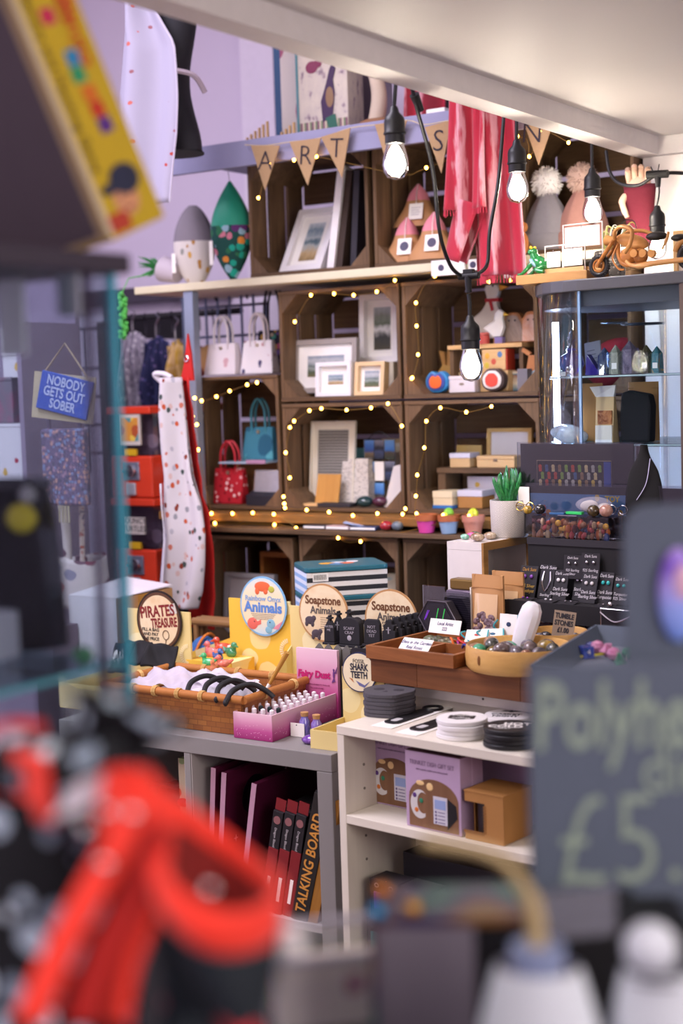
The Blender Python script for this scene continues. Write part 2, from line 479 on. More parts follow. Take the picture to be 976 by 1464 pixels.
fairy('string of fairy lights round the postcard crate', [(575,609),(555,577),(531,583),(496,586),(460,584),(443,587),(421,602),(415,611),(409,647),(415,683),(406,710),(407,720),(408,726),(439,729),(471,732),(505,737),(540,734),(576,735),(580,727)], 3.612)
fairy('string of fairy lights round the goose crate', [(730,401),(699,403),(622,395),(595,433),(596,466),(598,507),(590,540),(589,541)], 3.69)
fairy('string of fairy lights round the keepsake box crate and flowerpots', [(703,581),(667,589),(630,583),(610,602),(607,640),(597,679),(595,709),(596,734),(634,736),(671,737),(516,774),(484,769)], 3.57)
fairy('string of fairy lights woven through the bunting', [(370,283),(388,234),(421,229),(453,224),(572,249),(610,240),(740,195),(757,224),(775,188),(813,204)], 3.565)

# ------------------------------------------------------------------ bunting
HESS = mat('#a98a66', .9, var=.12, scale=220, bump=.3)
bt = T('bunting', 'hessian bunting whose pennants spell art and sn, along the high shelf', 'bunting', (-2.2, 3.56, 2.25))
flags = [(359,208,400,208,379,272,'A'),(414,203,459,197,440,265,'R'),(459,196,501,183,489,254,'T'),(536,178,582,172,556,243,''),(607,182,645,172,631,248,'S'),(740,150,790,178,770,236,'N')]
for a, b, c, d_, e, f, s in flags:
    P = [at(a, b, Y=3.56)-bt.location, at(c, d_, Y=3.56)-bt.location, at(e, f, Y=3.56)-bt.location]
    fl = part(bt, 'pennant', HESS, pxz([(p.x, p.z) for p in P], -.002, .001))
    if s:
        m_ = (P[0]+P[1])/2; ht = m_.z-P[2].z
        txt(fl, s, ht*.62, (m_.x*.86+P[2].x*.14+(0 if s != 'N' else -.01), -.0035, m_.z-ht*.36), mat('#2a2430', .8), bold=-.001, rot=(PI/2, 0.1, 0))
hp = [at(x, y, Y=3.565)-bt.location for x, y in ((350,207),(379,208),(414,203),(459,197),(501,183),(540,178),(582,172),(607,178),(645,172),(740,160),(800,165))]
part(bt, 'string', mat('#c9b89a', .9), tu(sm(hp, 4), .0015, 5))
# ------------------------------------------------------------------ things in and on the crate wall
def frame(label, rc, Y, bd, dep, fm, art, mount=0., lean=0., rz=0., base=None, group=None, name='picture_frame', cat='picture frame', mm=None, back=True):
    x0, x1, zb, zt = R(*rc, Y); w, h = x1-x0, (zt-zb)/math.cos(lean)
    t = T(name, label, cat, ((x0+x1)/2, Y, zb if base is None else base), 0, group, rot=(-lean, 0, rz))
    a = w/2
    part(t, 'surround', fm, bx(-a, a, 0, dep, 0, bd), bx(-a, a, 0, dep, h-bd, h), bx(-a, -a+bd, 0, dep, bd, h-bd), bx(a-bd, a, 0, dep, bd, h-bd))
    d2 = dep*.55
    if mount: part(t, 'mount', mm or mat('#efece8', .8), bx(-a+bd, a-bd, d2, d2+.002, bd, h-bd))
    b2 = bd+mount
    part(t, 'artwork', art, bx(-a+b2, a-b2, d2-.001 if mount else d2, d2+.003, b2, h-b2))
    part(t, 'backing', mat('#6d5a48', .8), bx(-a+.004, a-.004, dep-.003, dep+.001, .004, h-.004))
    return t
SEA = bands([(0, '#6f6a48'), (.25, '#4c5a44'), (.42, '#9aa39f'), (.5, '#5e6f6c'), (.6, '#8a9498'), (.78, '#b5b8bd'), (1, '#7d8b9d')], noise=.2, nscale=4)
SEA2 = bands([(0, '#8a744f'), (.2, '#b69c72'), (.38, '#a9b0b0'), (.5, '#4d6876'), (.62, '#b0b8bc'), (.8, '#73899a'), (1, '#c9d0d6')], noise=.22, nscale=4)
SEA3 = bands([(0, '#4e4a3c'), (.3, '#3d4140'), (.48, '#d8d9d8'), (.62, '#55604b'), (.8, '#7c8577'), (1, '#a8b2b6')], noise=.22, nscale=4, axis='Z')
WF = mat('#e4e1e3', .5)
fl1 = Z1a+.0145
def inb(rc, Y, z): return None
frame('wide grey-framed seascape at the back of the seascape crate', (416, 479, 507, 556), 3.765, .016, .02, mat('#9a918c', .5), SEA, .034, .08, base=fl1+.012)
frame('tall white box frame with a breaking wave picture, biggest of the seascapes', (512, 429, 567, 527), 3.86, .017, .045, WF, SEA3, .022, .05, base=fl1+.10)
S('cream_box', 'cream box under the tall white wave picture frame', 'box', mat('#d8ccb6', .7), bx(-.04, .05, 0, .08, 0, .098), loc=(at(545, 550, Y=3.86).x, 3.85, fl1+.001), bevel=.002)
frame('small square white frame with a stormy sea picture', (450, 522, 500, 571), 3.715, .012, .03, WF, SEA2, .024, .06, base=fl1+.001)
frame('small pale wood frame beside the square white seascape', (505, 521, 547, 569), 3.72, .012, .03, mat('#d9b98c', .5), SEA, .014, .12, base=fl1+.001)
# upper crates
zu = 1.8825
frame('white frame with a beach picture, leaning far back under the T pennant', (397, 292, 456, 386), 3.74, .02, .03, WF, SEA2, .026, .56, base=zu+.004)
t = T('canvas_panel', 'tall white canvas panel standing edge-on beside the tilted beach picture', 'canvas', (at(487, 380, Y=3.80).x, 3.74, zu+.001), 0, None, rot=(-.16, .06, 0))
part(t, 'canvas', mat('#e9e5e6', .7), bx(-.012, .012, 0, .22, 0, .315)); part(t, 'batten', mat('#3b2c25', .7), bx(.0125, .035, .01, .21, .004, .30))
S('dark_folder', 'dark upright folder behind the white canvas panel', 'folder', mat('#2e2a33', .6), bx(0, .02, 0, .2, 0, .29), loc=(at(508, 380, Y=3.80).x, 3.77, zu+.001), rot=(-.05, .05, 0))
# tea pouches (pyramids of kraft and pink)
def pouch(label, px, py, Y, w, h, z, g, tagm=None):
    p = at(px, py, Y=Y); t = T('gift_pouch', label, 'pouch', (p.x, Y, z), .1, g)
    def body(u, v):
        th = 2*PI*u; k = (1-v)**.8; sq = 1/max(abs(math.cos(th)), abs(math.sin(th)))**.6
        return (w/2*k*math.cos(th)*sq + .004*math.sin(9*v+th), w*.38*k*math.sin(th)*sq, h*v*.98)
    P = [body(i/20, j/8*.62) for j in range(9) for i in range(20)]
    part(t, 'kraft_body', mat('#b9875a', .6, scale=25, var=.12), gs(lambda u, v: body(u, v*.62), 20, 7, True), smooth=True)
    part(t, 'pink_top', mat('#e08a98', .6), gs(lambda u, v: Vector(body(u, .60+v*.40))*1.0+Vector((0, 0, .001)), 20, 6, True), smooth=True)
    tg = part(t, 'swing_tag', CARD, bx(-.022, .022, -.001, .001, -.024, .024), loc=(w*.08, -w*.33, h*.33), rot=(-.25, 0, 0))
    if tagm: part(tg, 'emblem', mat('#4a4660', .6), pxz(circ(.014, 24), -.0018, -.001))
    else:
        for k in range(4): part(tg, 'printed_line', mat('#9a97a5', .8), bx(-.015, .015-.004*(k % 2), -.0016, -.001, .010-.007*k, .0115-.007*k))
    part(t, 'string', CARD, tu([(w*.08, -w*.30, h*.48), (w*.03, -w*.16, h*.75), (0, 0, h*.98)], .0012, 5))
G = 'kraft and pink gift pouches'
pouch('kraft and pink gift pouch with a round emblem tag, nearest the crate slats', 583, 372, 3.78, .15, .135, zu+.001, G, True)
pouch('kraft and pink gift pouch at the bottom, touching the red towel', 622, 370, 3.76, .15, .14, zu+.001, G, True)
pouch('kraft and pink gift pouch with a written tag, perched on top of the two others', 599, 322, 3.84, .145, .13, zu+.108, G)
# red towel hanging from the high shelf
def towel(u, v, ph, w0, w1, L, xs):
    z = -L*v; w = w0+(w1-w0)*v
    x = (u-.5)*w + xs*v; y = .02*math.sin(u*9+ph+v*1.5)*(.5+v*.6) + .008*math.sin(u*23+ph)
    return (x, y, z)
TWM = NT('towel_stripe'); _v = TWM.coord(); _sp = TWM.n('ShaderNodeSeparateXYZ'); TWM.l(_v, _sp.inputs[0])
_n = TWM.noise(TWM.coord(scale=(10, 10, 2)), 3, 4)
_f = TWM.math('FRACT', TWM.math('ADD', TWM.math('MULTIPLY', _sp.outputs[0], 12), TWM.math('MULTIPLY', _n.outputs[0], .9)))
_r = TWM.ramp([(0, '#a81f38'), (.50, '#b0283f'), (.60, '#cf9aa2'), (.72, '#c8868f'), (.80, '#9c2a3c'), (.9, '#a82338')]); TWM.l(_f, _r.inputs[0])
TWM.l(_r.outputs[0], TWM.b.inputs['Base Color']); TWM.b.inputs['Roughness'].default_value = .95; TWM.b.inputs['Sheen Weight'].default_value = .3
tp = at(690, 150, Y=3.5)
t = T('hanging_towel', 'raspberry red striped towel with fringed ends hanging from the high shelf', 'towel', (tp.x, 3.53, 2.285))
part(t, 'back_layer', TWM.m, gs(lambda u, v: towel(u, v, .4, .15, .17, .475, .03), 40, 30), smooth=True, solid=.004)
part(t, 'front_layer', TWM.m, tr(gs(lambda u, v: towel(u, v, 1.7, .12, .13, .30, -.01), 34, 20), (-.045, -.035, 0)), smooth=True, solid=.004)
part(t, 'twisted_fold', TWM.m, tr(gs(lambda u, v: (.045*math.cos(5.5*u)*(1-.3*v), .03*math.sin(5.5*u), -.16*v), 26, 12), (-.045, -.015, -.28), (0, .35, 0)), smooth=True, solid=.003)
part(t, 'fringe', mat('#b8384c', .95), *[tu([towel(i/39, 1, .4, .15, .17, .475, .03), Vector(towel(i/39, 1, .4, .15, .17, .475, .03))+Vector((.003*math.sin(i), 0, -.022))], .0016, 4) for i in range(40)])
part(t, 'fringe', mat('#b8384c', .95), *[tr(tu([towel(i/33, 1, 1.7, .12, .13, .30, -.01), Vector(towel(i/33, 1, 1.7, .12, .13, .30, -.01))+Vector((.003*math.sin(i), 0, -.016))], .0014, 4), (-.045, -.035, 0)) for i in range(34)])
# little white shelf-edge price cards
for x0, y0, x1, y1, l in ((615, 371, 662, 393, 'small white price card on the cream shelf edge under the tea pouches'), (668, 370, 690, 386, 'small white price card mostly covered by the red towel end'), (719, 382, 757, 396, 'small white price card on the shelf edge behind the green frog')):
    a, b, c, d_ = R(x0, y0, x1, y1, 3.62)
    t = T('price_card', l, 'card', ((a+b)/2, 3.625, c), 0, 'shelf edge cards'); w = (b-a)/2
    part(t, 'card', CARD, bx(-w, w, 0, .012, 0, d_-c)); part(t, 'emblem', mat('#4a4660', .6), pxz(circ(.009, 20, -w*.4, (d_-c)/2), -.001, .0))
# bobble hats and mitten
def hat(label, x, wool, pom, sc=1.):
    t = T('bobble_hat', label, 'hat', (x, 3.80, zu+.001), 0, 'bobble hats')
    def f(u, v):
        th = 2*PI*u; r = (.078*(1-v**2.2*.72))*(1+.03*math.sin(th*9))*sc
        return (r*math.cos(th), r*.7*math.sin(th), .16*v*sc)
    part(t, 'knitted_crown', wool, gs(f, 54, 14, True), smooth=True)
    part(t, 'cuff', wool, la([(.080*sc, 0), (.086*sc, .01), (.086*sc, .04), (.079*sc, .048)], 40, sy=.7), smooth=True)
    rn = random.Random(3); hairs = []
    for k in range(260):
        d_ = Vector((rn.gauss(0, 1), rn.gauss(0, 1), rn.gauss(0, 1))).normalized(); c = Vector((0, 0, .195*sc))
        hairs.append(tu([c+d_*.030*sc, c+d_*.047*sc+Vector((0, 0, -.004))], [.0035, .0006], 4))
    pp = part(t, 'pompom', pom, el((0, 0, .195*sc), (.038*sc,)*3, 20, 12), smooth=True)
    part(pp, 'fur', pom, *hairs, kind='stuff')
hat('grey knitted bobble hat with a white fur pompom', at(783, 350, Y=3.8).x, mat('#8a8790', .95, scale=90, bump=.5), mat('#efecec', .95))
hat('dusty pink bobble hat behind the fourth hanging bulb', at(838, 350, Y=3.82).x, mat('#b98a80', .95, scale=90, bump=.5), mat('#d4b9ac', .95))
# hand model in a burgundy fingerless mitten
hp = at(905, 380, Y=3.62)
t = T('mitten_hand', 'wooden display hand wearing a burgundy fingerless mitten', 'mitten', (hp.x, 3.665, 1.868)); t.scale = (.8, .8, .69)
SK = mat('#d8b49c', .6)
part(t, 'mitten', mat('#5f1526', .9, scale=120, bump=.4), gs(lambda u, v: ((.043+.010*v-.012*v*(1-v))*math.cos(2*PI*u)+.004*v, .026*math.sin(2*PI*u), .225*v), 26, 12, True), smooth=True, solid=.004)
part(t, 'palm', SK, el((.003, 0, .215), (.041, .020, .045), 18, 10), smooth=True)
for k, (x, L) in enumerate(((-.030, .055), (-.010, .066), (.011, .062), (.031, .048))):
    part(t, 'finger', SK, tu(sm([(x, 0, .235), (x*1.1, -.006, .235+L*.55), (x*1.1+.006, -.022, .235+L*.85), (x*1.1+.01, -.034, .235+L*.72)], 4), [.0105]*6+[.010]*4+[.008]*3, 8), smooth=True)
part(t, 'thumb', SK, tu(sm([(-.042, -.008, .19), (-.047, -.026, .165), (-.036, -.034, .13), (-.026, -.036, .105)], 4), [.012]*5+[.010]*5+[.008]*3, 8), smooth=True)
S('hat_tag', 'tall white card tag hanging behind the burgundy mitten', 'tag', CARD, bx(-.016, .016, 0, .002, -.06, .06), pxz(circ(.011, 20, 0, -.02), -.001, 0), loc=(at(922, 300, Y=3.72).x, 3.722, at(922, 300, Y=3.72).z))
S('wooden_figure', 'small orange wooden animal figure on the shelf beside the towel end', 'figure', mat('#b4703a', .5), el((0, 0, .035), (.022, .014, .035)), el((.006, 0, .078), (.014, .012, .015)), loc=(at(743, 378, Y=3.68).x, 3.69, 1.868), smooth=True)

# on the high shelf
zl = 2.2655
PEA = NT('peacock_print'); _v = PEA.coord('Generated'); _sp = PEA.n('ShaderNodeSeparateXYZ'); PEA.l(_v, _sp.inputs[0])
_vo = PEA.n('ShaderNodeTexVoronoi'); _vo.inputs['Scale'].default_value = 4.5; PEA.l(_v, _vo.inputs['Vector'])
_n = PEA.noise(_v, 7, 4); _c = PEA.ramp([(.30, '#4f4056'), (.37, '#9e8a8d'), (.42, '#c0b4a8'), (.66, '#cbbfae'), (.74, '#8b7682')]); PEA.l(_n.outputs[0], _c.inputs[0])
PEA.l(_c.outputs[0], PEA.b.inputs['Base Color']); PEA.b.inputs['Roughness'].default_value = .5
a, b, c, d_ = R(441, 72, 512, 190, 3.80)
t = T('peacock_box', 'tall decorated box with a peacock on it, standing on the high shelf', 'box', ((a+b)/2, 3.74, zl+.001), 0); w = (b-a)/2
part(t, 'box_body', PEA.m, bx(-w, w, 0, .09, 0, .30), bevel=.003)
part(t, 'spine', mat('#4f7f86', .5), bx(-w-.004, -w+.004, -.002, .092, 0, .301))
part(t, 'border', stripes(['#7d4f62', '#c2b39b', '#6a7a5a'], 'X', .02), bx(-w+.006, w-.002, -.0015, 0, .004, .055))
pk = part(t, 'peacock', mat('#3c2447', .5), pxz([(0, .05), (.035, .06), (.045, .13), (.04, .17), (.05, .20), (.042, .225), (.028, .20), (.015, .16), (-.005, .11)], -.0025, -.001))
part(pk, 'tail', mat('#29604f', .5), pxz([(.01, .06), (.045, .07), (.055, .02), (.03, .012)], -.003, -.0025)); part(pk, 'wing', mat('#8a6a4c', .5), el((.027, -.003, .12), (.014, .001, .03)))
part(t, 'rose', mat('#7c3350', .6), el((-.035, -.001, .215), (.022, .0015, .018)), el((-.012, -.001, .225), (.014, .0015, .014)))
a, b, c, d_ = R(407, 70, 440, 190, 3.80)
t = T('floral_box', 'narrow box with a faded floral print beside the peacock box', 'box', ((a+b)/2-.01, 3.79, zl+.001), .35)
part(t, 'box_body', spots('#cfc4c0', ['#6d7d6c', '#a25c77', '#59486a'], 14, .34, (1, 1, .5)), bx(-.035, .035, 0, .06, 0, .32), bevel=.003)
S('blue_book', 'dark blue book tip showing above the floral box', 'book', mat('#2d4f74', .5), bx(-.05, .05, 0, .04, 0, .44), loc=(at(412, 100, Y=3.98).x, 3.97, zl+.001))
for x0, x1, h0, h1, l in ((350, 382, .035, .075, 'stepped row of thin wooden pegs near the A pennant'), (388, 420, .02, .06, 'stepped row of thin wooden pegs beside the floral box')):
    p = at(x0, 200, Y=3.72); q = at(x1, 190, Y=3.72); t = T('peg_rack', l, 'rack', (p.x, 3.72, zl+.001)); L = q.x-p.x
    part(t, 'rail', LIGHTWOOD['X'], bx(0, L, 0, .02, 0, .006))
    for k in range(6): part(t, 'peg', LIGHTWOOD['Z'], bx(L*k/5.5, L*k/5.5+.006, .005, .012, .006, h0+(h1-h0)*k/5))
p = at(533, 180, Y=3.74)
t = T('driftwood_lamp', 'twisted pale driftwood branch on a wooden base on the high shelf', 'driftwood', (p.x, 3.76, zl+.001))
part(t, 'base', wood('#7a5238', '#a07453', 'X'), la([(.055, 0), (.058, .01), (.055, .035), (.04, .04)], 24, sy=.6), smooth=True)
part(t, 'branch', mat('#c9b7a2', .7, scale=12, var=.15, bump=.3), tu(sm([(.0, 0, .03), (.012, 0, .10), (.0, 0, .17), (-.03, 0, .24), (-.05, .01, .30)], 6), [.026-.0004*i for i in range(25)], 12), smooth=True)
S('tall_card', 'grey-mauve card behind the driftwood branch', 'card', mat('#6d6070', .7), bx(-.07, .07, 0, .004, 0, .30), loc=(at(532, 150, Y=3.9).x, 3.9, zl+.001))
p = at(583, 170, Y=3.74)
t = T('folded_scarf', 'crimson scarf bundled on the high shelf beside the festoon cable', 'scarf', (p.x+.02, 3.78, zl+.001))
part(t, 'cloth', TWM.m, gs(lambda u, v: ((u-.5)*.12, .03*math.sin(u*8)+.02*v, .16*v+.01*math.sin(u*12)), 30, 12), smooth=True, solid=.006)
S('dark_box', 'dark box at the back of the high shelf above the S pennant', 'box', DARK, bx(-.06, .06, 0, .1, 0, .1), loc=(at(625, 150, Y=3.9).x, 3.85, zl+.001), bevel=.004)
S('white_napkin', 'small stack of white paper by the top of the red towel', 'paper', CARD, bx(-.03, .03, 0, .06, 0, .03), loc=(at(627, 160, Y=3.7).x, 3.68, zl+.001), bevel=.003)

# cushions on the cream shelf
def cushion(label, rc, Y, top, bottom, z, lean=.12, d=.07):
    a, b, c, d_ = R(*rc, Y); w, h = (b-a)/2, d_-c
    t = T('cushion', label, 'cushion', ((a+b)/2, Y, z), 0, 'cushions on the cream shelf', rot=(0, 0, .5))
    def f(u, v):
        th = 2*PI*u; zz = v; r = max(.02, math.sin(PI*min(1, max(0, .03+.955*v)))**(.95 if h > .26 else .55))
        return (w*1.05*r*math.cos(th), d*.55*r*math.sin(th)*(1+.05*math.sin(5*th+3*v)), h*zz)
    part(t, 'lower_cover', bottom, gs(lambda u, v: f(u, v*.55), 28, 12, True), smooth=True)
    part(t, 'upper_cover', top, gs(lambda u, v: f(u, .55+v*.45), 28, 12, True), smooth=True)
    part(t, 'care_label', CARD, bx(-w*.98, -w*.80, -.042, -.040, h*.16, h*.40), rot=(0, 0, -.15))
    return t, h
cushion('grey-topped cushion with an autumn leaf print panel', (255, 290, 300, 405), 3.78, mat('#7e7680', .8), spots('#cfc7c2', ['#a8793c', '#8b8b86', '#c79a4e'], 45, .3, (1, 1, .6)), 1.868)
t, h = cushion('emerald green cushion with a jungle flower panel, hung by a cord', (308, 262, 354, 405), 3.72, mat('#0f8f72', .5, sheen=.4), spots('#1d4a44', ['#c9788a', '#1fa08a', '#d98a3a', '#8fb0c0', '#5d2f6a', '#2d6b4a'], 38, .5, keep=.95), 1.868)
part(t, 'hanging_cord', mat('#b9b4c2', .6), tu(sm([(0, 0, h*.99), (-.004, 0, h+.03), (-.006, -.09, h+.10)], 5), .0015, 5))
# tipped pot with trailing plant
p = at(207, 405, Y=3.70)
t = T('trailing_plant', 'tipped grey pot with a green trailing plant at the end of the cream shelf', 'plant', (p.x+.05, 3.75, 1.8675))
part(t, 'pot', mat('#b9adb8', .7), tr(la([(.030, 0), (.042, .065), (.039, .065), (.028, .005)], 24), (.05, 0, .040), (0, -1.25, 0)), smooth=True)
rn = random.Random(5); lv = []
for k in range(26):
    a = rn.uniform(0, 6.28); e = Vector((-.045+.03*math.cos(a)-.02, .03*math.sin(a)-.02, .045+rn.uniform(-.02, .06)))
    lv.append(tu([(-.02, 0, .045), (Vector((-.02, 0, .045))+e)/2+Vector((0, 0, .012)), e], [.003, .004, .0006], 5))
part(t, 'leaves', mat('#2f7d3f', .5), *lv, kind='stuff')
st = [Vector((-.075, -.10, .03)), Vector((-.085, -.125, -.02)), Vector((-.09, -.125, -.10)), Vector((-.088, -.125, -.16))]
trl = [tu([(-.04, -.02, .045)]+st, .002, 5)]
for k in range(40):
    q = st[1].lerp(st[3], k/39); a = rn.uniform(0, 6.28)
    trl.append(el(tuple(q+Vector((.012*math.cos(a), .01*math.sin(a), 0))), (.010, .006, .008), 8, 5))
part(t, 'trailing_stem', mat('#4fae4a', .5), *trl, kind='stuff')

# ------------------------------------------------------------------ handbag crate
fa = 1.150+.0145
BAGW = spots('#ddd3d8', ['#a9a3b8', '#c9a0a8', '#8f97b0'], 22, .22, keep=.6)
def handbag(label, x, Y, z, w, h, d, m, hm, group=None, rz=0., taper=.8, hh=.09):
    t = T('handbag', label, 'handbag', (x, Y, z), rz, group)
    a, b = w/2, w/2*taper
    V = [(-a, 0, 0), (a, 0, 0), (a, d, 0), (-a, d, 0), (-b, d*.3, h), (b, d*.3, h), (b, d*.7, h), (-b, d*.7, h)]
    part(t, 'bag_body', m, hb(0, 0, 0, 0, 0, 0, V), bevel=.004)
    for y in (d*.28, d*.72):
        part(t, 'handle', hm, tu(sm([(-b*.5, y, h-.02), (-b*.48, y, h+hh*.6), (0, y, h+hh), (b*.48, y, h+hh*.6), (b*.5, y, h-.02)], 6), .004, 7), smooth=True)
    part(t, 'clasp', mat('#cdbfa4', .3, .8), cy((0, d*.3-.006, h-.015), (0, d*.3-.001, h-.015), .006, n=12))
    return t
za = 1.5765
handbag('white marble-print handbag on top of the crate, beside the wire rack', at(316, 540, Y=3.74).x, 3.73, za, .125, .10, .06, BAGW, mat('#c9c0c4', .5), None, taper=.84, hh=.085)
handbag('white handbag with small red and purple sprigs on top of the crate', at(363, 535, Y=3.74).x, 3.75, za, .115, .105, .06, spots('#e3dde2', ['#7d3350', '#4c466c', '#a85a60'], 40, .25, (1, 1, .7), keep=.7), mat('#d2c8cc', .5), None, rz=.15, taper=.86, hh=.085)
handbag('dark flowered handbag with a black strap behind the white ones', at(385, 525, Y=3.86).x, 3.87, za, .13, .14, .05, spots('#2c2a3c', ['#b0527a', '#4f9a8c', '#c9a04a', '#7d63a8'], 40, .4), BLACK, None, taper=.9, hh=.15)
handbag('red polka handbag at the bottom of the handbag crate', at(330, 727, Y=3.76).x, 3.74, fa, .115, .115, .05, spots('#b3202e', ['#d99aa0', '#7d0f1c', '#e9c4c4'], 60, .33), mat('#b3202e', .5), None, taper=.98, hh=.085)
t = S('kraft_carton', 'open kraft cardboard box lying behind the red handbag', 'box', KRAFT, bx(-.085, .085, 0, .12, 0, .13), loc=(at(372, 700, Y=3.86).x, 3.84, fa), bevel=.002)
t = T('glass_shelf_plate', 'pale blue acrylic plate under the teal handbag', 'plate', (at(366, 637, Y=3.80).x, 3.79, fa+.1305))
part(t, 'plate', mat('#a9bfd4', .2), bx(-.10, .085, -.06, .13, 0, .005)); part(t, 'edge_strip', mat('#b48aa8', .4), bx(.01, .085, -.061, -.06, 0, .012))
handbag('teal handbag on the acrylic plate inside the handbag crate', at(369, 630, Y=3.83).x, 3.82, fa+.137, .125, .105, .05, spots('#3f7d92', ['#58a0ac', '#2c5f78', '#79b4ac'], 18, .5), mat('#3f8698', .5), None, taper=.84, hh=.09)
t = T('wallet_box', 'black card box of silver wallets beside the red handbag', 'box', (at(378, 728, Y=3.73).x, 3.71, fa), -.1)
part(t, 'tray', mat('#23232f', .6), hb(0,0,0,0,0,0, [(-.06, 0, 0), (.06, 0, 0), (.06, .09, 0), (-.06, .09, 0), (-.06, 0, .03), (.06, 0, .03), (.06, .09, .07), (-.06, .09, .07)]))
for k in range(3): part(t, 'wallet', mat('#c9c6c8', .22, .6, var=.2, scale=25), bx(-.053, .053, .02+.022*k, .03+.022*k, .015, .115-.004*k), rot=(-.15, 0, 0), bevel=.004)

# ------------------------------------------------------------------ postcard crate
f2 = Z2a+.0145
frame('tall print of dense grey text in a cream mount', (440, 615, 503, 733), 3.80, .006, .012, mat('#d6cfbe', .6), stripes(['#55524f', '#8d8a84'], 'Z', .009, .8, .004), .02, .10, base=f2+.001, mm=mat('#d6cfbe', .8))
t = T('cork_stand', 'tan wooden book stand with a flat foot in the postcard crate', 'stand', (at(466, 725, Y=3.755).x, 3.755, f2+.001))
part(t, 'back_rest', wood('#b07c3c', '#c89650', 'Z', bump=.1), bx(-.042, .042, 0, .006, 0, .098), rot=(-.25, 0, 0)); part(t, 'foot', LIGHTWOOD['X'], bx(-.075, .03, -.04, .0, 0, .008))
S('text_canvas', 'white wire-lined box printed like old newspaper beside the postcards', 'box', spots('#cfc8c0', ['#9a938c', '#b0a9a4'], 90, .4, (1, 1, 3)), hb(0,0,0,0,0,0, [(-.055, 0, 0), (.055, 0, 0), (.055, .05, 0), (-.055, .05, 0), (-.045, .02, .14), (.045, .02, .14), (.045, .05, .14), (-.045, .05, .14)]), loc=(at(505, 725, Y=3.80).x, 3.80, f2+.001))
POST = [bands([(0, '#2b2d2a'), (.3, '#6a5a44'), (.45, '#2f4a86'), (.7, '#3c6ab4'), (1, '#5e8fd0')], noise=.12, nscale=6), bands([(0, '#20242c'), (.4, '#3c4a6c'), (.6, '#1c1f2c'), (1, '#8a8fa4')], noise=.3, nscale=5), bands([(0, '#263626'), (.35, '#4a4238'), (.5, '#3f78c2'), (1, '#6ea2dc')], noise=.1, nscale=4)]
t = T('postcard_rack', 'wire rack of blue cathedral postcards inside the crate', 'postcard rack', (at(541, 680, Y=3.84).x, 3.84, f2+.001))
part(t, 'wire_stand', mat('#6d6d72', .3, .9), tu([(-.055, .01, 0), (-.055, .01, .2)], .0015, 5), tu([(.055, .01, 0), (.055, .01, .2)], .0015, 5), tu(sm([(-.04, .01, .2), (0, .01, .222), (.04, .01, .2)], 5), .0015, 5), tu([(-.055, .012, 0), (-.055, .07, 0)], .0015, 5), tu([(.055, .012, 0), (.055, .07, 0)], .0015, 5))
for r in range(3):
    for c in range(3):
        if (r, c) == (1, 1): m_ = CARD
        elif (r, c) == (2, 2): continue
        else: m_ = POST[(r*2+c) % 3]
        part(t, 'postcard', m_, bx(-.054+.037*c, -.020+.037*c, 0, .004, .137-.066*r, .196-.066*r), rot=(-.04, 0, .05*(c-1)))
S('landscape_card', 'narrow teal landscape card tucked behind the postcards', 'card', bands([(0, '#54663f'), (.5, '#3f8a8c'), (1, '#79b8c8')], noise=.15), bx(-.025, .025, 0, .003, 0, .17), loc=(at(516, 700, Y=3.9).x, 3.89, f2+.001))
frame('cream photo frame behind the postcards', (545, 610, 580, 700), 3.92, .012, .015, mat('#c9b48c', .6), mat('#d8cfbd', .7), .012, .05, base=f2+.001)
for k, (x, y, c, l) in enumerate(((521, 727, '#1f3a3d', 'dark teal polished pebble in front of the postcards'), (543, 727, '#4b1f38', 'plum polished pebble in front of the postcards'))):
    S('pebble', l, 'pebble', mat(c, .2, coat=.5), rock((0, 0, .016), (.026, .02, .016), k, .08), loc=(at(x, y, Y=3.74).x, 3.74, f2+.001), smooth=True, group='polished pebbles in the crate')
S('slate_coaster', 'dark slate lying flat in front of the printed box', 'slate', mat('#2f2c33', .7), pxy(rr(-.06, .06, -.03, .03, .006), 0, .010), loc=(at(481, 728, Y=3.73).x, 3.74, f2+.001))
S('paper_sleeve', 'white paper sleeve leaning at the edge of the postcard crate', 'sleeve', mat('#cfcac8', .7), hb(0,0,0,0,0,0, [(-.03, 0, 0), (.03, 0, 0), (.03, .02, 0), (-.03, .02, 0), (-.012, .03, .12), (.03, .03, .13), (.03, .04, .13), (-.012, .04, .12)]), loc=(at(564, 730, Y=3.75).x, 3.74, f2+.001))

# ------------------------------------------------------------------ goose crate
t = T('painted_goose', 'white painted wooden goose with an orange beak and red neck bow', 'goose ornament', (at(684, 470, Y=3.86).x, 3.89, Z1a+.155))
part(t, 'body', mat('#d9d6d2', .5), pxz(sm([Vector(v) for v in ((-.075, .052, 0), (-.03, .045, 0), (.0, .02, 0), (.045, .02, 0), (.062, .06, 0), (.05, .10, 0), (.045, .13, 0), (.052, .16, 0), (.03, .185, 0), (.006, .165, 0), (.012, .13, 0), (-.005, .10, 0), (-.04, .075, 0))], 4, True) and [(v.x, v.y) for v in sm([Vector(v) for v in ((-.075, .052, 0), (-.03, .045, 0), (.0, .02, 0), (.045, .02, 0), (.062, .06, 0), (.05, .10, 0), (.045, .13, 0), (.052, .16, 0), (.03, .185, 0), (.006, .165, 0), (.012, .13, 0), (-.005, .10, 0), (-.04, .075, 0))], 4, True)], 0, .022), bevel=.004)
part(t, 'beak', mat('#e39a2e', .5), pxz([(.05, .172), (.082, .163), (.05, .153)], .006, .016)); part(t, 'neck_bow', mat('#b8323c', .6), bx(.008, .052, -.002, .024, .122, .132), pxz([(.02, .125), (.028, .095), (.036, .098), (.03, .125)], -.003, -.001))
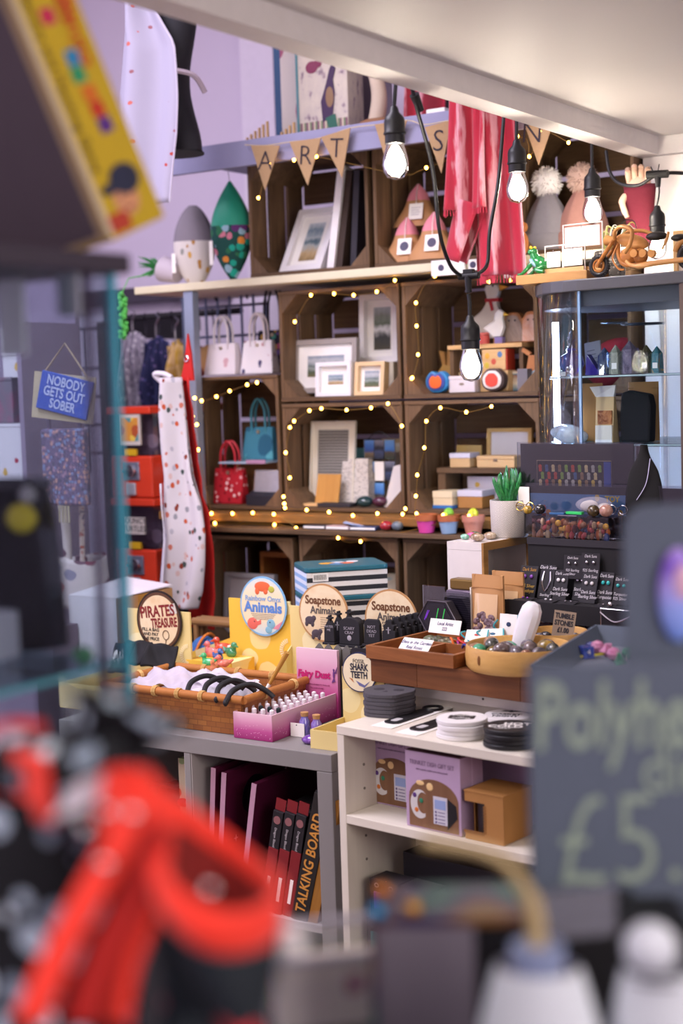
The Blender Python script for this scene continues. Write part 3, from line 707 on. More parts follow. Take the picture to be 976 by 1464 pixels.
part(t, 'eye', INK, el((.034, -.001, .168), (.003, .002, .003), 8, 6)); part(t, 'leg', mat('#e39a2e', .5), cy((.01, .011, 0), (.01, .011, .025), .003)); part(t, 'leg', mat('#e39a2e', .5), cy((.03, .011, 0), (.03, .011, .025), .003))
# riser inside
t = T('display_riser', 'wooden riser shelf holding the goose and bird figures', 'riser', (at(710, 510, Y=3.88).x, 3.80, fl1+.001))
part(t, 'top_board', LIGHTWOOD['X'], bx(-.12, .12, 0, .13, .125, .137)); part(t, 'upright', CRW['Z'], bx(-.118, -.106, .01, .12, 0, .124)); part(t, 'upright', CRW['Z'], bx(.106, .118, .01, .12, 0, .124))
zr = fl1+.1385
def dome_figure(label, px, Y, w, h, wood_m, face_m, z):
    t = T('wooden_figure', label, 'figure', (at(px, 500, Y=Y).x, Y, z), 0, 'wooden animal figures in the goose crate')
    P = [(w*math.sin(a)*(1 if abs(a) < 2 else .95), h*(.5-.5*math.cos(a))) for a in [PI*k/12 for k in range(13)]]
    pr_ = [(-w, 0), (w, 0), (w*1.02, h*.4), (w*.85, h*.75), (w*.45, h*.97), (0, h), (-w*.45, h*.97), (-w*.85, h*.75), (-w*1.02, h*.4)]
    part(t, 'wooden_block', wood_m, pxz(pr_, 0, .03), bevel=.004)
    part(t, 'painted_face', face_m, pxz([(x*.8, z_*.85+h*.04) for x, z_ in pr_], -.002, 0))
    part(t, 'eye', INK, el((-w*.25, -.003, h*.72), (.003, .001, .003), 8, 5)); part(t, 'eye', INK, el((w*.25, -.003, h*.72), (.003, .001, .003), 8, 5))
dome_figure('brown dome-shaped hedgehog figure beside the white duck', 733, 3.83, .038, .088, wood('#8a5a38', '#b07a4e', 'Z'), marble([(.3, '#6a5648'), (.6, '#9c8a7a'), (.8, '#c8bcb0')], 12), zr)
dome_figure('orange-washed wooden fox figure at the end of the riser', 760, 3.83, .036, .088, wood('#b4703e', '#d0986a', 'Z'), marble([(.3, '#c7855c'), (.6, '#d8c2b4'), (.8, '#a06f58')], 14), zr)
t = T('painted_duck', 'small white wooden duck with a yellow beak leaning to its mate', 'duck ornament', (at(716, 500, Y=3.80).x-.015, 3.805, zr))
part(t, 'body', mat('#d5d0cc', .5), pxz([(-.045, .045), (-.01, .018), (.012, .02), (.022, .045), (.018, .07), (.022, .088), (.008, .098), (-.008, .088), (-.008, .065)], 0, .016), bevel=.003)
part(t, 'beak', mat('#d9b03e', .5), pxz([(.018, .09), (.034, .08), (.018, .076)], .004, .012)); part(t, 'foot', mat('#7a6a9a', .5), bx(-.008, .016, 0, .02, 0, .018))
t = T('red_button_box', 'tiny red patterned tin on the riser behind the lowest bulb', 'tin', (at(690, 500, Y=3.8).x, 3.81, zr)); part(t, 'tin', mat('#b5483f', .5), la([(.016, 0), (.016, .024), (.013, .026)], 20), smooth=True)
part(t, 'lid', mat('#c9655a', .5), la([(.0168, .0262), (.0168, .031), (.012, .033)], 20), smooth=True)
# lower floor of goose crate
def face_ball(label, px, m1, m2, m3, fancy):
    t = T('painted_ornament', label, 'ornament', (at(px, 560, Y=3.76).x, 3.755, fl1+.001), 0)
    sh = [(v.x, v.y) for v in sm([Vector((0, .001, 0)), Vector((.030, .012, 0)), Vector((.036, .042, 0)), Vector((.018, .063, 0)), Vector((0, .058 if fancy else .066, 0)), Vector((-.018, .063, 0)), Vector((-.036, .042, 0)), Vector((-.030, .012, 0))], 4, True)]
    part(t, 'outer_shell', m1, pxz(sh, 0, .03), bevel=.004); part(t, 'middle_ring', m2, pxz([(x*.8, .034+(z-.034)*.8) for x, z in sh], -.004, 0), bevel=.001); part(t, 'centre', m3, pxz([(x*.55, .032+(z-.032)*.6) for x, z in sh], -.007, -.004), bevel=.001)
face_ball('heart-shaped blue and orange painted ornament at the front of the goose crate', 625, mat('#2f7fb8', .4), mat('#3a4f9a', .4), mat('#e0662c', .4), True)
face_ball('round fig-like ornament with a red heart on white', 705, mat('#4a3a38', .7, bump=.3), mat('#e6ddd6', .5), mat('#d64a3a', .5), False)
for px, Y, w, h, m_, l, lid in ((660, 3.765, .042, .048, mat('#d6cdd0', .5), 'white lidded trinket box below the lowest bulb', True), (678, 3.84, .05, .058, mat('#c9b894', .6), 'cream wooden box behind the white trinket box', False), (733, 3.82, .028, .058, bands([(0, '#3f7f9c'), (.5, '#d8cdb6'), (1, '#8a5f48')], noise=.2), 'small picture block beside the red-hearted ornament', False)):
    t = T('trinket_box', l, 'box', (at(px, 560, Y=Y).x, Y, fl1+.001)); part(t, 'box_body', m_, bx(-w, w, 0, .05, 0, h*.78), bevel=.002); part(t, 'lid', m_, bx(-w-.001, w+.001, -.001, .051, h*.78+.0005, h), bevel=.002)
    if lid: part(t, 'emblem', mat('#8a7a6a', .6), pxz(circ(.008, 18, 0, h*.5, .5), -.001, 0))
t = T('painted_block', 'pale wooden money box with small painted figures under the riser top', 'box', (at(708, 530, Y=3.8).x, 3.79, fl1+.0615))
part(t, 'block', LIGHTWOOD['X'], bx(-.038, .038, 0, .05, 0, .06), bevel=.002); part(t, 'red_side', mat('#a8341f', .5), bx(.0385, .043, 0, .05, 0, .06))
for x, z, c in ((-.02, .042, '#d9a23a'), (.02, .045, '#5d7fa8'), (0, .025, '#b8503c'), (-.022, .015, '#c9b03a')): part(t, 'painted_figure', mat(c, .5), el((x, -.0005, z), (.008, .0012, .009), 10, 6))
S('support_block', 'plain wooden block holding up the painted money box', 'block', LIGHTWOOD['X'], bx(-.045, .045, 0, .05, 0, .060), loc=(at(708, 545, Y=3.8).x, 3.79, fl1+.001), bevel=.002)
S('grey_card_stack', 'upright grey card block near the end of the goose crate', 'card', mat('#77747c', .7), bx(-.016, .016, 0, .03, 0, .062), loc=(at(749, 560, Y=3.78).x, 3.77, fl1+.001), bevel=.001)
t = T('rabbit_ornament', 'ochre wooden rabbit with upright ears behind the blue heart ornament', 'rabbit ornament', (at(637, 540, Y=3.85).x, 3.85, fl1+.001))
part(t, 'body', mat('#b08a4a', .6), pxz([(-.035, 0), (.03, 0), (.035, .05), (.02, .085), (.01, .08), (-.01, .085), (-.03, .06)], 0, .02), bevel=.004)
part(t, 'ear', mat('#a67a42', .6), pxz([(-.012, .08), (-.022, .125), (-.004, .12), (.0, .08)], .002, .014)); part(t, 'ear', mat('#a67a42', .6), pxz([(.004, .08), (.006, .125), (.02, .12), (.016, .08)], .002, .014)); part(t, 'foot', mat('#8f6a3c', .6), bx(-.04, -.01, -.012, .012, 0, .014))
t = T('rabbit_ornament', 'small tan rabbit ornament in a blue coat beside the bulb', 'rabbit ornament', (at(672, 540, Y=3.87).x, 3.87, fl1+.001))
part(t, 'body', mat('#c09a6c', .6), pxz([(-.022, 0), (.022, 0), (.02, .06), (.008, .08), (-.01, .08), (-.02, .05)], 0, .018), bevel=.003); part(t, 'coat', mat('#7d93a8', .6), pxz([(-.021, .012), (.021, .012), (.014, .05), (-.014, .05)], -.002, 0)); part(t, 'ear', mat('#c09a6c', .6), pxz([(-.006, .08), (-.01, .108), (.004, .105), (.004, .08)], .003, .013))
t = T('rabbit_ornament', 'brown rabbit ornament in a light blue jacket near the glass cabinet', 'rabbit ornament', (at(757, 560, Y=3.78).x, 3.80, fl1+.001))
part(t, 'body', mat('#b87a4a', .6), pxz([(-.025, 0), (.02, 0), (.022, .07), (.012, .10), (-.012, .10), (-.02, .06)], 0, .018), bevel=.003); part(t, 'jacket', mat('#a9c4d6', .6), pxz([(-.02, .014), (.018, .014), (.016, .06), (-.014, .05)], -.002, 0)); part(t, 'ear', mat('#b87a4a', .6), pxz([(-.014, .098), (-.035, .112), (-.03, .122), (-.004, .106)], .003, .013))

# ------------------------------------------------------------------ keepsake crate
frame('pale wood frame with a small dark cat emblem on white', (694, 597, 758, 650), 3.89, .011, .015, mat('#c8a76a', .6), mat('#d8d6da', .7), 0, .08, base=f2+.118)
_p = R(694, 597, 758, 650, 3.885)
t = T('display_riser', 'wooden riser shelf in the keepsake crate behind the succulent', 'riser', (at(692, 690, Y=3.86).x, 3.79, f2+.001))
part(t, 'top_board', CRW['X'], bx(-.12, .12, 0, .12, .10, .115)); part(t, 'upright', CRW['Z'], bx(-.119, -.095, .005, .115, 0, .0995)); part(t, 'upright', CRW['Z'], bx(.095, .119, .005, .115, 0, .0995))
zk2 = f2+.1165
def kbox(label, px, Y, w, h, d, body, lid, z, lidf=.35, base=None, g='keepsake boxes'):
    t = T('keepsake_box', label, 'box', (at(px, 660, Y=Y).x, Y, z), 0, g)
    part(t, 'box_body', body, bx(-w, w, 0, d, 0, h*(1-lidf)), bevel=.0015); part(t, 'lid', lid, bx(-w-.001, w+.001, -.001, d+.001, h*(1-lidf)+.0005, h), bevel=.0015)
    if base: part(t, 'coloured_base', base, bx(-w-.0008, w+.0008, -.0008, d+.0008, .0, h*.18))
    return t
LW = mat('#caa878', .6); WL = mat('#c9c6d2', .55)
kbox('small wooden box with a pale grey lid on the riser', 657, 3.80, .033, .042, .06, LW, WL, zk2)
t = kbox('long flat pale wooden pencil box on the riser', 708, 3.80, .060, .034, .06, LW, LW, zk2, .3)
part(t, 'catch', mat('#8a7a6a', .4, .6), bx(-.006, .006, -.003, -.001, .018, .026))
kbox('cream stacked box with a blue base at the edge of the keepsake crate', 631, 3.74, .032, .050, .07, mat('#d9c7a0', .6), mat('#dccca8', .6), f2+.001, .4, mat('#2f6fb4', .5))
kbox('brown box with a white lid beside the succulent pot', 670, 3.76, .040, .052, .08, mat('#a8763e', .6), WL, f2+.001, .36)
S('card_display', 'white card with small painted animals behind the brown lidded box', 'card', spots('#cfc6cc', ['#c0504a', '#c9a24a', '#8a7a72'], 34, .3, keep=.5), bx(-.05, .05, 0, .004, 0, .086), loc=(at(676, 690, Y=3.785).x, 3.845, f2+.001))
S('cellophane_card', 'yellowish card in clear film on the riser', 'card', mat('#b39a5e', .2, coat=.6), bx(-.042, .042, 0, .004, 0, .062), loc=(at(668, 635, Y=3.87).x, 3.875, zk2), rot=(-.06, 0, 0))
# flowerpots and bits on the lower ledge
zp = 1.1115
TER = mat('#b4643c', .8)
for px, c, pl, l in ((609, '#d8489a', None, 'terracotta flowerpot painted hot pink'), (641, '#8fa8c4', '#7fbf3a', 'terracotta flowerpot painted pale blue with a green cactus candle'), (676, '#c4806a', '#c9cf3a', 'dusty pink flowerpot with a yellow-green cactus candle')):
    t = T('flowerpot', l, 'flowerpot', (at(px, 755, Y=3.58).x, 3.583, zp), 0, 'little painted flowerpots')
    part(t, 'painted_body', mat(c, .55), la([(.021, 0), (.028, .034)], 24), smooth=True); part(t, 'rim', TER if '#c4806a' != c else mat(c, .6), la([(.031, .0343), (.032, .052), (.028, .052), (.026, .040)], 24), smooth=True)
    if pl: part(t, 'cactus', mat(pl, .4), el((0, 0, .055), (.015, .015, .016), 14, 10, lambda p: p*(1+.08*math.sin(8*math.atan2(p[1], p[0])))), smooth=True)
    else: part(t, 'soil', mat('#3a2a22', .9), la([(.026, .0405), (.001, .0415)], 20))
for x0, x1, c, l in ((438, 468, '#2b2b38', 'dark notebook lying on the lower ledge'), (470, 502, '#b9a0a4', 'pinkish notebook lying on the lower ledge'), (504, 540, '#33436c', 'navy notebook lying on the lower ledge')):
    a = at(x0, 760, Y=3.6).x; b = at(x1, 760, Y=3.6).x
    t = T('notebook', l, 'notebook', ((a+b)/2, 3.585, zp), .05); w = (b-a)/2
    part(t, 'cover', mat(c, .5), bx(-w, w, 0, .1, 0, .010), bevel=.001); part(t, 'pages', CARD, bx(-w+.002, w-.002, -.0006, .0, .002, .008))
S('paper_fan', 'thin blue and white leaflet propped on the navy notebook', 'leaflet', mat('#93a9d6', .5), bx(-.03, .03, 0, .05, 0, .002), loc=(at(507, 756, Y=3.6).x, 3.59, zp+.014), rot=(0, .2, .4))
for px, c, l in ((552, '#9c2330', 'red polished stone on the lower ledge'), (568, '#5f6b78', 'blue-grey polished stone on the lower ledge')):
    S('polished_stone', l, 'stone', mat(c, .25, coat=.5), rock((0, 0, .014), (.018, .016, .014), int(px), .06), loc=(at(px, 757, Y=3.6).x, 3.60, zp), smooth=True, group='stones on the lower ledge')
# inside lower crates
zc = .735
frame('white empty-looking frame leaning in the dark lower crate', (317, 815, 388, 900), 3.66, .014, .02, mat('#a8a6ae', .6), mat('#c2bfc4', .7), .0, .1, base=zc+.03)
t = T('cube_shelf', 'small orange-brown wooden cube shelf in the lower crate', 'shelf', (at(409, 830, Y=3.78).x, 3.74, zc))
OB = wood('#8f5527', '#b4743a', 'X'); part(t, 'top_board', OB, bx(-.07, .07, 0, .15, .265, .28)); part(t, 'side_board', OB, bx(-.07, -.058, 0, .15, 0, .264)); part(t, 'side_board', OB, bx(.058, .07, 0, .15, 0, .264)); part(t, 'back_board', OB, bx(-.057, .057, .14, .15, 0, .264)); part(t, 'bottom_board', OB, bx(-.057, .057, 0, .139, 0, .012))
S('driftwood_piece', 'small pale stone lying on the orange-brown cube shelf', 'stone', mat('#6d6556', .8), rock((0, 0, .018), (.05, .03, .018), 3), loc=(at(408, 795, Y=3.78).x, 3.80, zc+.281), smooth=True)
frame('small brown-framed print leaning in the lower crate near the gift boxes', (398, 850, 433, 895), 3.70, .010, .015, mat('#8a847c', .6), bands([(0, '#7a6a54'), (.5, '#a89a84'), (1, '#8f8a80')], noise=.2), .012, .1, base=zc)
S('paper_bundle', 'crumpled cream and blue tissue inside the middle lower crate', 'tissue', marble([(.35, '#b8a890'), (.55, '#cfc4b4'), (.62, '#7fb0c4')], 10, .7), rock((0, 0, .12), (.07, .06, .12), 8, .25), loc=(at(553, 840, Y=3.72).x, 3.74, zc), smooth=True)
# ------------------------------------------------------------------ west side: rail, vending machines, aprons, gifts behind the glass case
t = T('clothes_rail', 'black clothes rail with hooks along the white wall', 'rail', (at(180, 455, Y=4.1).x-.05, 4.1, at(180, 455, Y=4.1).z))
L = at(345, 450, Y=4.1).x-t.location.x
part(t, 'bar', BLACK, cy((0, 0, 0), (L, 0, 0), .012, n=12))
part(t, 'end_bracket', BLACK, bx(-.01, .02, -.01, .4, -.07, .012))
for k in range(9): part(t, 'hook', mat('#4a4850', .3, .9), tu(sm([(.08+k*L/9.3, 0, .014), (.08+k*L/9.3, -.014, .0), (.08+k*L/9.3, 0, -.02), (.08+k*L/9.3, .0, -.06)], 4), .003, 6), smooth=True)
def scarf(label, x, Y, ztop, w, L_, m, folds, cat='scarf', name='hanging_scarf'):
    t = T(name, label, cat, (x, Y, ztop))
    part(t, 'cloth', m, gs(lambda u, v: ((u-.5)*w*(.75+.3*min(1, v*3)), .02*math.sin(u*folds*PI)*(.4+v)+.012*math.sin(v*7+u*4), -L_*v-.012*math.cos(u*6)), 40, 16), smooth=True, solid=.008)
    part(t, 'hanger_hook', mat('#7d7a84', .3, .9), tu(sm([(0, 0, -.005), (0, 0, .05), (.015, 0, .075), (.0, 0, .09)], 5), .003, 6), smooth=True)
scarf('grey patterned scarf hanging on the rail', at(188, 500, Y=4.05).x, 4.06, at(190, 478, Y=4.05).z, .16, .28, spots('#8d8594', ['#b6afba', '#716a7a'], 60, .4), 9)
scarf('navy sequinned scarf bundled on the rail beside the grey one', at(224, 500, Y=4.02).x, 4.02, at(228, 485, Y=4.02).z, .15, .24, spots('#26284c', ['#4a4a80', '#6a5a8a', '#23233c'], 60, .3), 7)
scarf('mustard and tan scarf on the rail above the apron', at(252, 515, Y=4.0).x, 4.0, at(250, 490, Y=4.0).z, .10, .20, marble([(.4, '#b08a2a'), (.6, '#c9a878')], 16, .9, 1, 0), 5)
# grid panel behind handbags
t = T('wire_grid', 'blue-grey wire grid panel behind the white handbags', 'grid panel', (at(268, 540, Y=4.0).x, 3.99, 1.58))
part(t, 'wire', mat('#6a7590', .35, .7), *[cy((.05*k, 0, 0), (.05*k, 0, .27), .0045, n=8) for k in range(8)], *[cy((0, 0, z), (.36, 0, z), .0045, n=8) for z in (.03, .13, .23)])
for k in range(3): part(t, 'hook', mat('#3a3a40', .3, .9), tu(sm([(.02+.13*k, -.005, .25), (.02+.13*k, -.02, .29), (.02+.13*k, .01, .31)], 4), .004, 6))
for px, c, l in ((283, '#7d4038', 'rust cloth pouch hanging on the wire grid'), (300, '#b08a5c', 'tan cloth pouch hanging on the wire grid')):
    S('cloth_pouch', l, 'pouch', mat(c, .9), rock((0, 0, .05), (.05, .03, .05), px, .12), loc=(at(px, 525, Y=3.93).x, 3.93, 1.58), smooth=True)
# vending machines
RED = mat('#cf3c24', .35, coat=.4)
def vend(label, zt, zb, X0, X1, Y, first):
    w = (X1-X0)/2; h = zt-zb
    t = T('vending_machine', label, 'vending machine', ((X0+X1)/2, Y, zb), 0, 'capsule vending machines')
    hb_ = h*.46
    part(t, 'red_base', RED, bx(-w, w, 0, .24, 0, hb_), bevel=.006); part(t, 'clear_globe', glass('#cfc6d2', .7, .08), bx(-w+.006, w-.006, .006, .234, hb_+.001, h-.025))
    part(t, 'capsules', spots('#8d8490', ['#c9c3cc', '#a39aa8', '#736a78'], 18, .42), bx(-w+.01, w-.01, .05, .23, hb_+.002, hb_+(h-hb_)*.8), kind='stuff')
    part(t, 'red_top', RED, bx(-w-.006, w+.006, -.006, .246, h-.0245, h), bevel=.004)
    co = part(t, 'coin_plate', mat('#8f93a6', .35, .6), bx(-w*.42, w*.42, -.006, 0, hb_*.42, hb_*.86), bevel=.003)
    part(co, 'turn_handle', CHROME, cy((0, -.012, hb_*.64), (0, -.006, hb_*.64), .020, n=20), bx(-.028, .028, -.022, -.010, hb_*.60, hb_*.68), bevel=.002)
    part(t, 'delivery_flap', mat('#b8bac4', .3, .5), bx(-w*.24, w*.24, -.010, -.001, hb_*.06, hb_*.36), bevel=.004)
    pc = part(t, 'product_card', mat('#c9c0b8', .6), bx(-w*.52, w*.52, -.002, .005, hb_+(h-hb_)*(.22 if first else .30), h*(.92 if first else .80)))
    if first: part(pc, 'printed_picture', spots('#c98a3a', ['#5a8a8c', '#d9b84a', '#a8502c'], 30, .5, keep=.9), bx(-w*.44, w*.44, -.003, -.002, hb_+(h-hb_)*.30, h*.88))
    else: txt(pc, 'BOUNCY\nTURTLES', .026, (0, -.0028, hb_+(h-hb_)*.48), INK)
    part(t, 'yellow_sticker', mat('#d0a51e', .5), bx(-w*.3, w*.3, -.003, .005, hb_+.002, hb_+(h-hb_)*.14))
vx0, vx1 = at(158, 650, Y=3.62).x, at(216, 650, Y=3.62).x
vend('upper red capsule vending machine with an orange picture card', 1.485, 1.19, vx0, vx1, 3.62, True)
vend('lower red capsule vending machine with a white written card', 1.188, .88, vx0+.002, vx1+.002, 3.62, False)
vend('red capsule vending machine mostly behind the hanging apron', 1.486, 1.17, vx1+.012, vx1+.05, 3.70, True)
vend('low red capsule vending machine mostly behind the hanging apron, touching the floor stand', 1.168, .88, vx1+.012, vx1+.05, 3.70, False)
S('machine_stand', 'dark steel stand under the vending machines', 'stand', DARK, bx(vx0, vx1+.05, 3.64, 3.9, 0, .878), bevel=.004)
# apron with autumn leaves, on a hook
AU = spots('#c9c2c8', ['#b5502f', '#7d3526', '#8b8a92', '#b96a5a', '#3f4a48', '#c6a8a4', '#a8a4b0'], 46, .30, (1, 1, .75), keep=.9)
px0 = at(247, 540, Y=3.42)
t = T('hanging_apron', 'white apron printed with autumn leaves and toadstools, hung up by its neck loop', 'apron', (px0.x, 3.42, px0.z))
prof = [(540, 231, 257), (590, 226, 264), (640, 231, 270), (680, 238, 277), (720, 231, 291), (760, 233, 297), (800, 229, 296), (840, 226, 292), (865, 224, 284)]
rows = []
for y, a, b in prof: rows.append((at(a+3, y, Y=3.40).x-px0.x, at(b+2, y, Y=3.40).x-px0.x, at((a+b)/2, y, Y=3.42).z-px0.z))
def apf(u, v):
    f = v*(len(rows)-1); i = min(int(f), len(rows)-2); g = f-i
    a = rows[i][0]*(1-g)+rows[i+1][0]*g; b = rows[i][1]*(1-g)+rows[i+1][1]*g; z = rows[i][2]*(1-g)+rows[i+1][2]*g
    return (a+(b-a)*u, -.02-.05*math.sin(PI*u)+.02*math.sin(3.2*PI*u+v*2)*min(1, v*2.5), z)
part(t, 'front_cloth', AU, gs(apf, 36, 50), smooth=True, solid=.003)
def apb(u, v):
    p = apf(u, v); return (p[0]*.8-.01, .02+.02*math.sin(4*u), p[2])
part(t, 'back_cloth', AU, gs(apb, 20, 30), smooth=True, solid=.003)
fw = [Vector(apf(.42, .40+.6*k/12)) for k in range(13)]
part(t, 'folded_edge', mat('#d5d1de', .8), gs(lambda u, v: fw[int(v*12)]+Vector((-.018*(1-u)*(.3+v), -.012-.012*u, 0)), 4, 13), smooth=True, solid=.003)
part(t, 'neck_loop', mat('#d3ccd4', .8), tu(sm([(-.03, -.02, -.01), (-.045, -.03, .012), (-.01, -.03, .012), (.02, -.03, .0)], 5), .008, 8), smooth=True)
RA = mat('#c21f1a', .7)
t2 = T('red_apron', 'red apron hanging behind the leaf-print apron', 'apron', (px0.x+.018, 3.47, px0.z))
part(t2, 'cloth', RA, gs(lambda u, v: (rows[int(v*7.9)][0]*.5+.0+(rows[int(v*7.9)][1]*.66-rows[int(v*7.9)][0]*.5)*u-.02*(1-v), .012*math.sin(5*u), .0-v*.76), 14, 16), smooth=True, solid=.003)
part(t2, 'bib_point', RA, pxz([(-.028, -.01), (.022, -.01), (.016, .07), (.006, .13), (-.008, .05)], -.004, .004)); part(t2, 'eyelet', CHROME, tu([(.0+.008*math.cos(k), -.006, .055+.008*math.sin(k)) for k in [i*PI/5 for i in range(10)]], .002, 5, True))
# black mannequin wearing the bird-print apron, above
mp = at(232, 0, Y=3.3)
BIRD = spots('#a29db0', ['#a8403a', '#8d5a62', '#b9635a'], 22, .20, (1, 1, 1.5), keep=.6, rot=(0, .6, 0))
t = T('mannequin', 'black hanging torso mannequin wearing the bird-print apron', 'mannequin', (mp.x, 3.34, at(230, 218, Y=3.3).z))
part(t, 'torso', mat('#15141d', .7), gs(lambda u, v: ((.062+.022*math.cos(2*PI*min(1, v*1.6))*(1 if v < .62 else .5))*math.cos(2*PI*u)-.004, .055*math.sin(2*PI*u), .62*v), 28, 24, True), smooth=True)
part(t, 'base_cap', mat('#15141d', .7), la([(.001, -.004), (.08, -.004), (.08, .0)], 24, (-.004, 0, 0)))
prof = [(-40, 178, 252), (0, 182, 219), (40, 174, 236), (72, 168, 258), (110, 164, 260), (150, 163, 262), (200, 158, 262), (250, 190, 255), (294, 218, 249)]
prof = [(-60, 186, 214), (0, 181, 217), (40, 173, 238), (72, 170, 256), (110, 167, 259), (150, 164, 261), (200, 165, 259), (250, 172, 253), (294, 185, 249)]
o_ = t.location
t = T('bird_apron', 'pale lilac apron printed with small red birds, on the black mannequin', 'apron', (mp.x, 3.27, at(230, 0, Y=3.27).z))
rows2 = [(at(a, y, Y=3.27).x-mp.x, at(b, y, Y=3.27).x-mp.x, at((a+b)/2, y, Y=3.27).z-t.location.z) for y, a, b in prof]
def bpf(u, v):
    f = v*(len(rows2)-1); i = min(int(f), len(rows2)-2); g = f-i
    a = rows2[i][0]*(1-g)+rows2[i+1][0]*g; b = rows2[i][1]*(1-g)+rows2[i+1][1]*g; z = rows2[i][2]*(1-g)+rows2[i+1][2]*g
    return (a+(b-a)*u, -.03*math.sin(PI*u)+.018*math.sin(3*PI*u+1+v), z)
part(t, 'cloth', BIRD, gs(bpf, 36, 40), smooth=True, solid=.003)
e1 = [Vector(bpf(1, k/20))+Vector((0, -.003, 0)) for k in range(4, 21)]
part(t, 'hem', mat('#bdb6c9', .8), tu(e1, .003, 5)); part(t, 'waist_tie', mat('#a89aa8', .8), tu(sm([bpf(.98, .5), Vector(bpf(1, .5))+Vector((.02, .05, -.01)), Vector(bpf(1, .5))+Vector((.025, .09, -.05))], 5), .008, 6), smooth=True)

# ----- gifts seen through the glass case: a white side counter with mugs, boxes, bags
cbz = at(0, 691, Y=3.21).z-.001
t = T('gift_stand', 'dark display stand holding mugs and a lilac tote seen through the glass case', 'stand', (-3.4, 3.2, 0))
DST = mat('#8a7a92', .7)
part(t, 'back_panel', DST, bx(-.5, .215, .22, .24, 0, 1.92)); part(t, 'shelf_board', DST, bx(-.5, .196, 0, .2195, cbz-.02, cbz)); part(t, 'side_panel', DST, bx(.197, .215, -.02, .2195, 0, 1.75)); part(t, 'base_board', DST, bx(-.5, .195, -.1, .2195, 0, .06))
HEART = spots('#d6d0da', ['#a82040', '#c9a24a', '#a82040'], 24, .24, (1, 1, 1), keep=.6)
def mugbox(x0, y0, x1, y1, Y, l, name='gift_box', m=HEART):
    a, b, c, d_ = R(x0, y0, x1, y1, Y); t = T(name, l, 'box', ((a+b)/2, Y, c), 0); w = (b-a)/2
    part(t, 'box_body', m, bx(-w, w, 0, .08, 0, d_-c-.012), bevel=.002); part(t, 'lid', m, bx(-w-.001, w+.001, -.001, .081, d_-c-.0115, d_-c), bevel=.002); return t
mugbox(4, 503, 30, 540, 3.225, 'lower white mug box with a red heart, by the blue pub sign')
mugbox(2, 469, 30, 502, 3.225, 'upper white mug box with a red heart, by the blue pub sign')
mugbox(-40, 606, 40, 690, 3.21, 'white gift box covered in red hearts below the mug boxes')
mugbox(-40, 540, 18, 605, 3.22, 'white gift box with a pink window on top of the hearts box', m=marble([(.4, '#5b5060'), (.6, '#8d3a60')], 9, .5))
# blue sign
sp_ = at(84, 565, Y=2.9)
t = T('hanging_sign', 'blue wooden sign reading nobody gets out sober on a cord', 'sign', (sp_.x, 2.92, sp_.z), rot=(0, .25, .25))
part(t, 'board', mat('#3c55b0', .5), bx(-.078, .078, 0, .008, -.052, .052), bevel=.002)
part(t, 'cord', mat('#a08a7a', .8), tu([(-.07, .004, .05), (-.03, .01, .135), (.07, .004, .05)], .003, 6))
txt(t, 'NOBODY\nGETS OUT\nSOBER', .036, (0, -.0008, 0), mat('#b4bbe2', .6), sx=.74, lead=.85, bold=.0008)
part(t, 'sign_backing', mat('#b9a890', .7), bx(-.10, .085, .010, .015, -.07, .055), rot=(0, -.12, 0))
# tote and fish bag, dark bag
t = T('tote_bag', 'lilac and pink tweed tote hanging below the blue sign', 'bag', (at(95, 640, Y=3.15).x, 3.13, at(95, 722, Y=3.15).z))
TW = spots('#6d5f7a', ['#a07f94', '#7f8ab0', '#b58a86', '#5a5468'], 90, .5, keep=.95)
a_ = (at(128, 660, Y=3.13).x-at(66, 660, Y=3.13).x)/2; h_ = at(95, 612, Y=3.13).z-at(95, 722, Y=3.13).z
part(t, 'bag_body', TW, bx(-a_, a_, 0, .03, 0, h_), bevel=.008); part(t, 'fringe', mat('#b5a890', .9), *[cy((-.02+.012*k, 0, 0), (-.022+.013*k, 0, -.05), .003, n=5) for k in range(4)])
part(t, 'strap', mat('#5a4c60', .8), tu(sm([(-a_*.7, .015, h_), (-a_*.6, .015, h_+.05), (a_*.6, .015, h_+.05), (a_*.7, .015, h_)], 4), .006, 6))
FISH = spots('#d3c6c6', ['#7d3a4c', '#8f8aa0', '#b05a5a', '#6a4a5a'], 13, .34, (1, 1, 1.6), keep=.75)
fz = at(110, 868, Y=3.24).z
t = T('fish_bag', 'cream bag printed with purple fish standing behind the pirates box', 'bag', (at(112, 840, Y=3.24).x, 3.24, fz))
part(t, 'bag_body', FISH, gs(lambda u, v: ((.125-.02*v)*math.cos(2*PI*u)+.0, .05*math.sin(2*PI*u), .155*v+.01*math.sin(4*PI*u)*v), 34, 10, True), smooth=True, solid=.004)
part(t, 'handle', FISH, tu(sm([(-.01, -.03, .14), (-.012, -.03, .26), (-.035, -.03, .36)], 5), .014, 8), smooth=True)
part(t, 'handle', spots('#c9b3ac', ['#a8503c', '#5a4a6a'], 90, .4), tu(sm([(.05, -.03, .14), (.055, -.03, .30), (.06, -.03, .42)], 5), .008, 8), smooth=True)
t = T('fish_purse', 'small cream purse printed with purple fish below the fish bag', 'purse', (at(57, 870, Y=2.9).x, 2.9, at(57, 892, Y=2.9).z))
part(t, 'purse_body', FISH, rock((0, 0, .05), (.075, .03, .05), 4, .08), smooth=True); part(t, 'zip', mat('#5a5060', .5), bx(-.06, .06, -.006, .006, .098, .103))
t = T('side_table', 'low mauve table the fish bag and white carton stand on', 'table', (-3.05, 2.98, 0))
part(t, 'tabletop', mat('#8a7684', .7), bx(-.12, .535, -.12, .34, .765, .785)); 
for x in (-.09, .50):
    for y in (-.08, .31): part(t, 'leg', mat('#6a5a66', .7), bx(x-.02, x+.02, y-.02, y+.02, 0, .764))
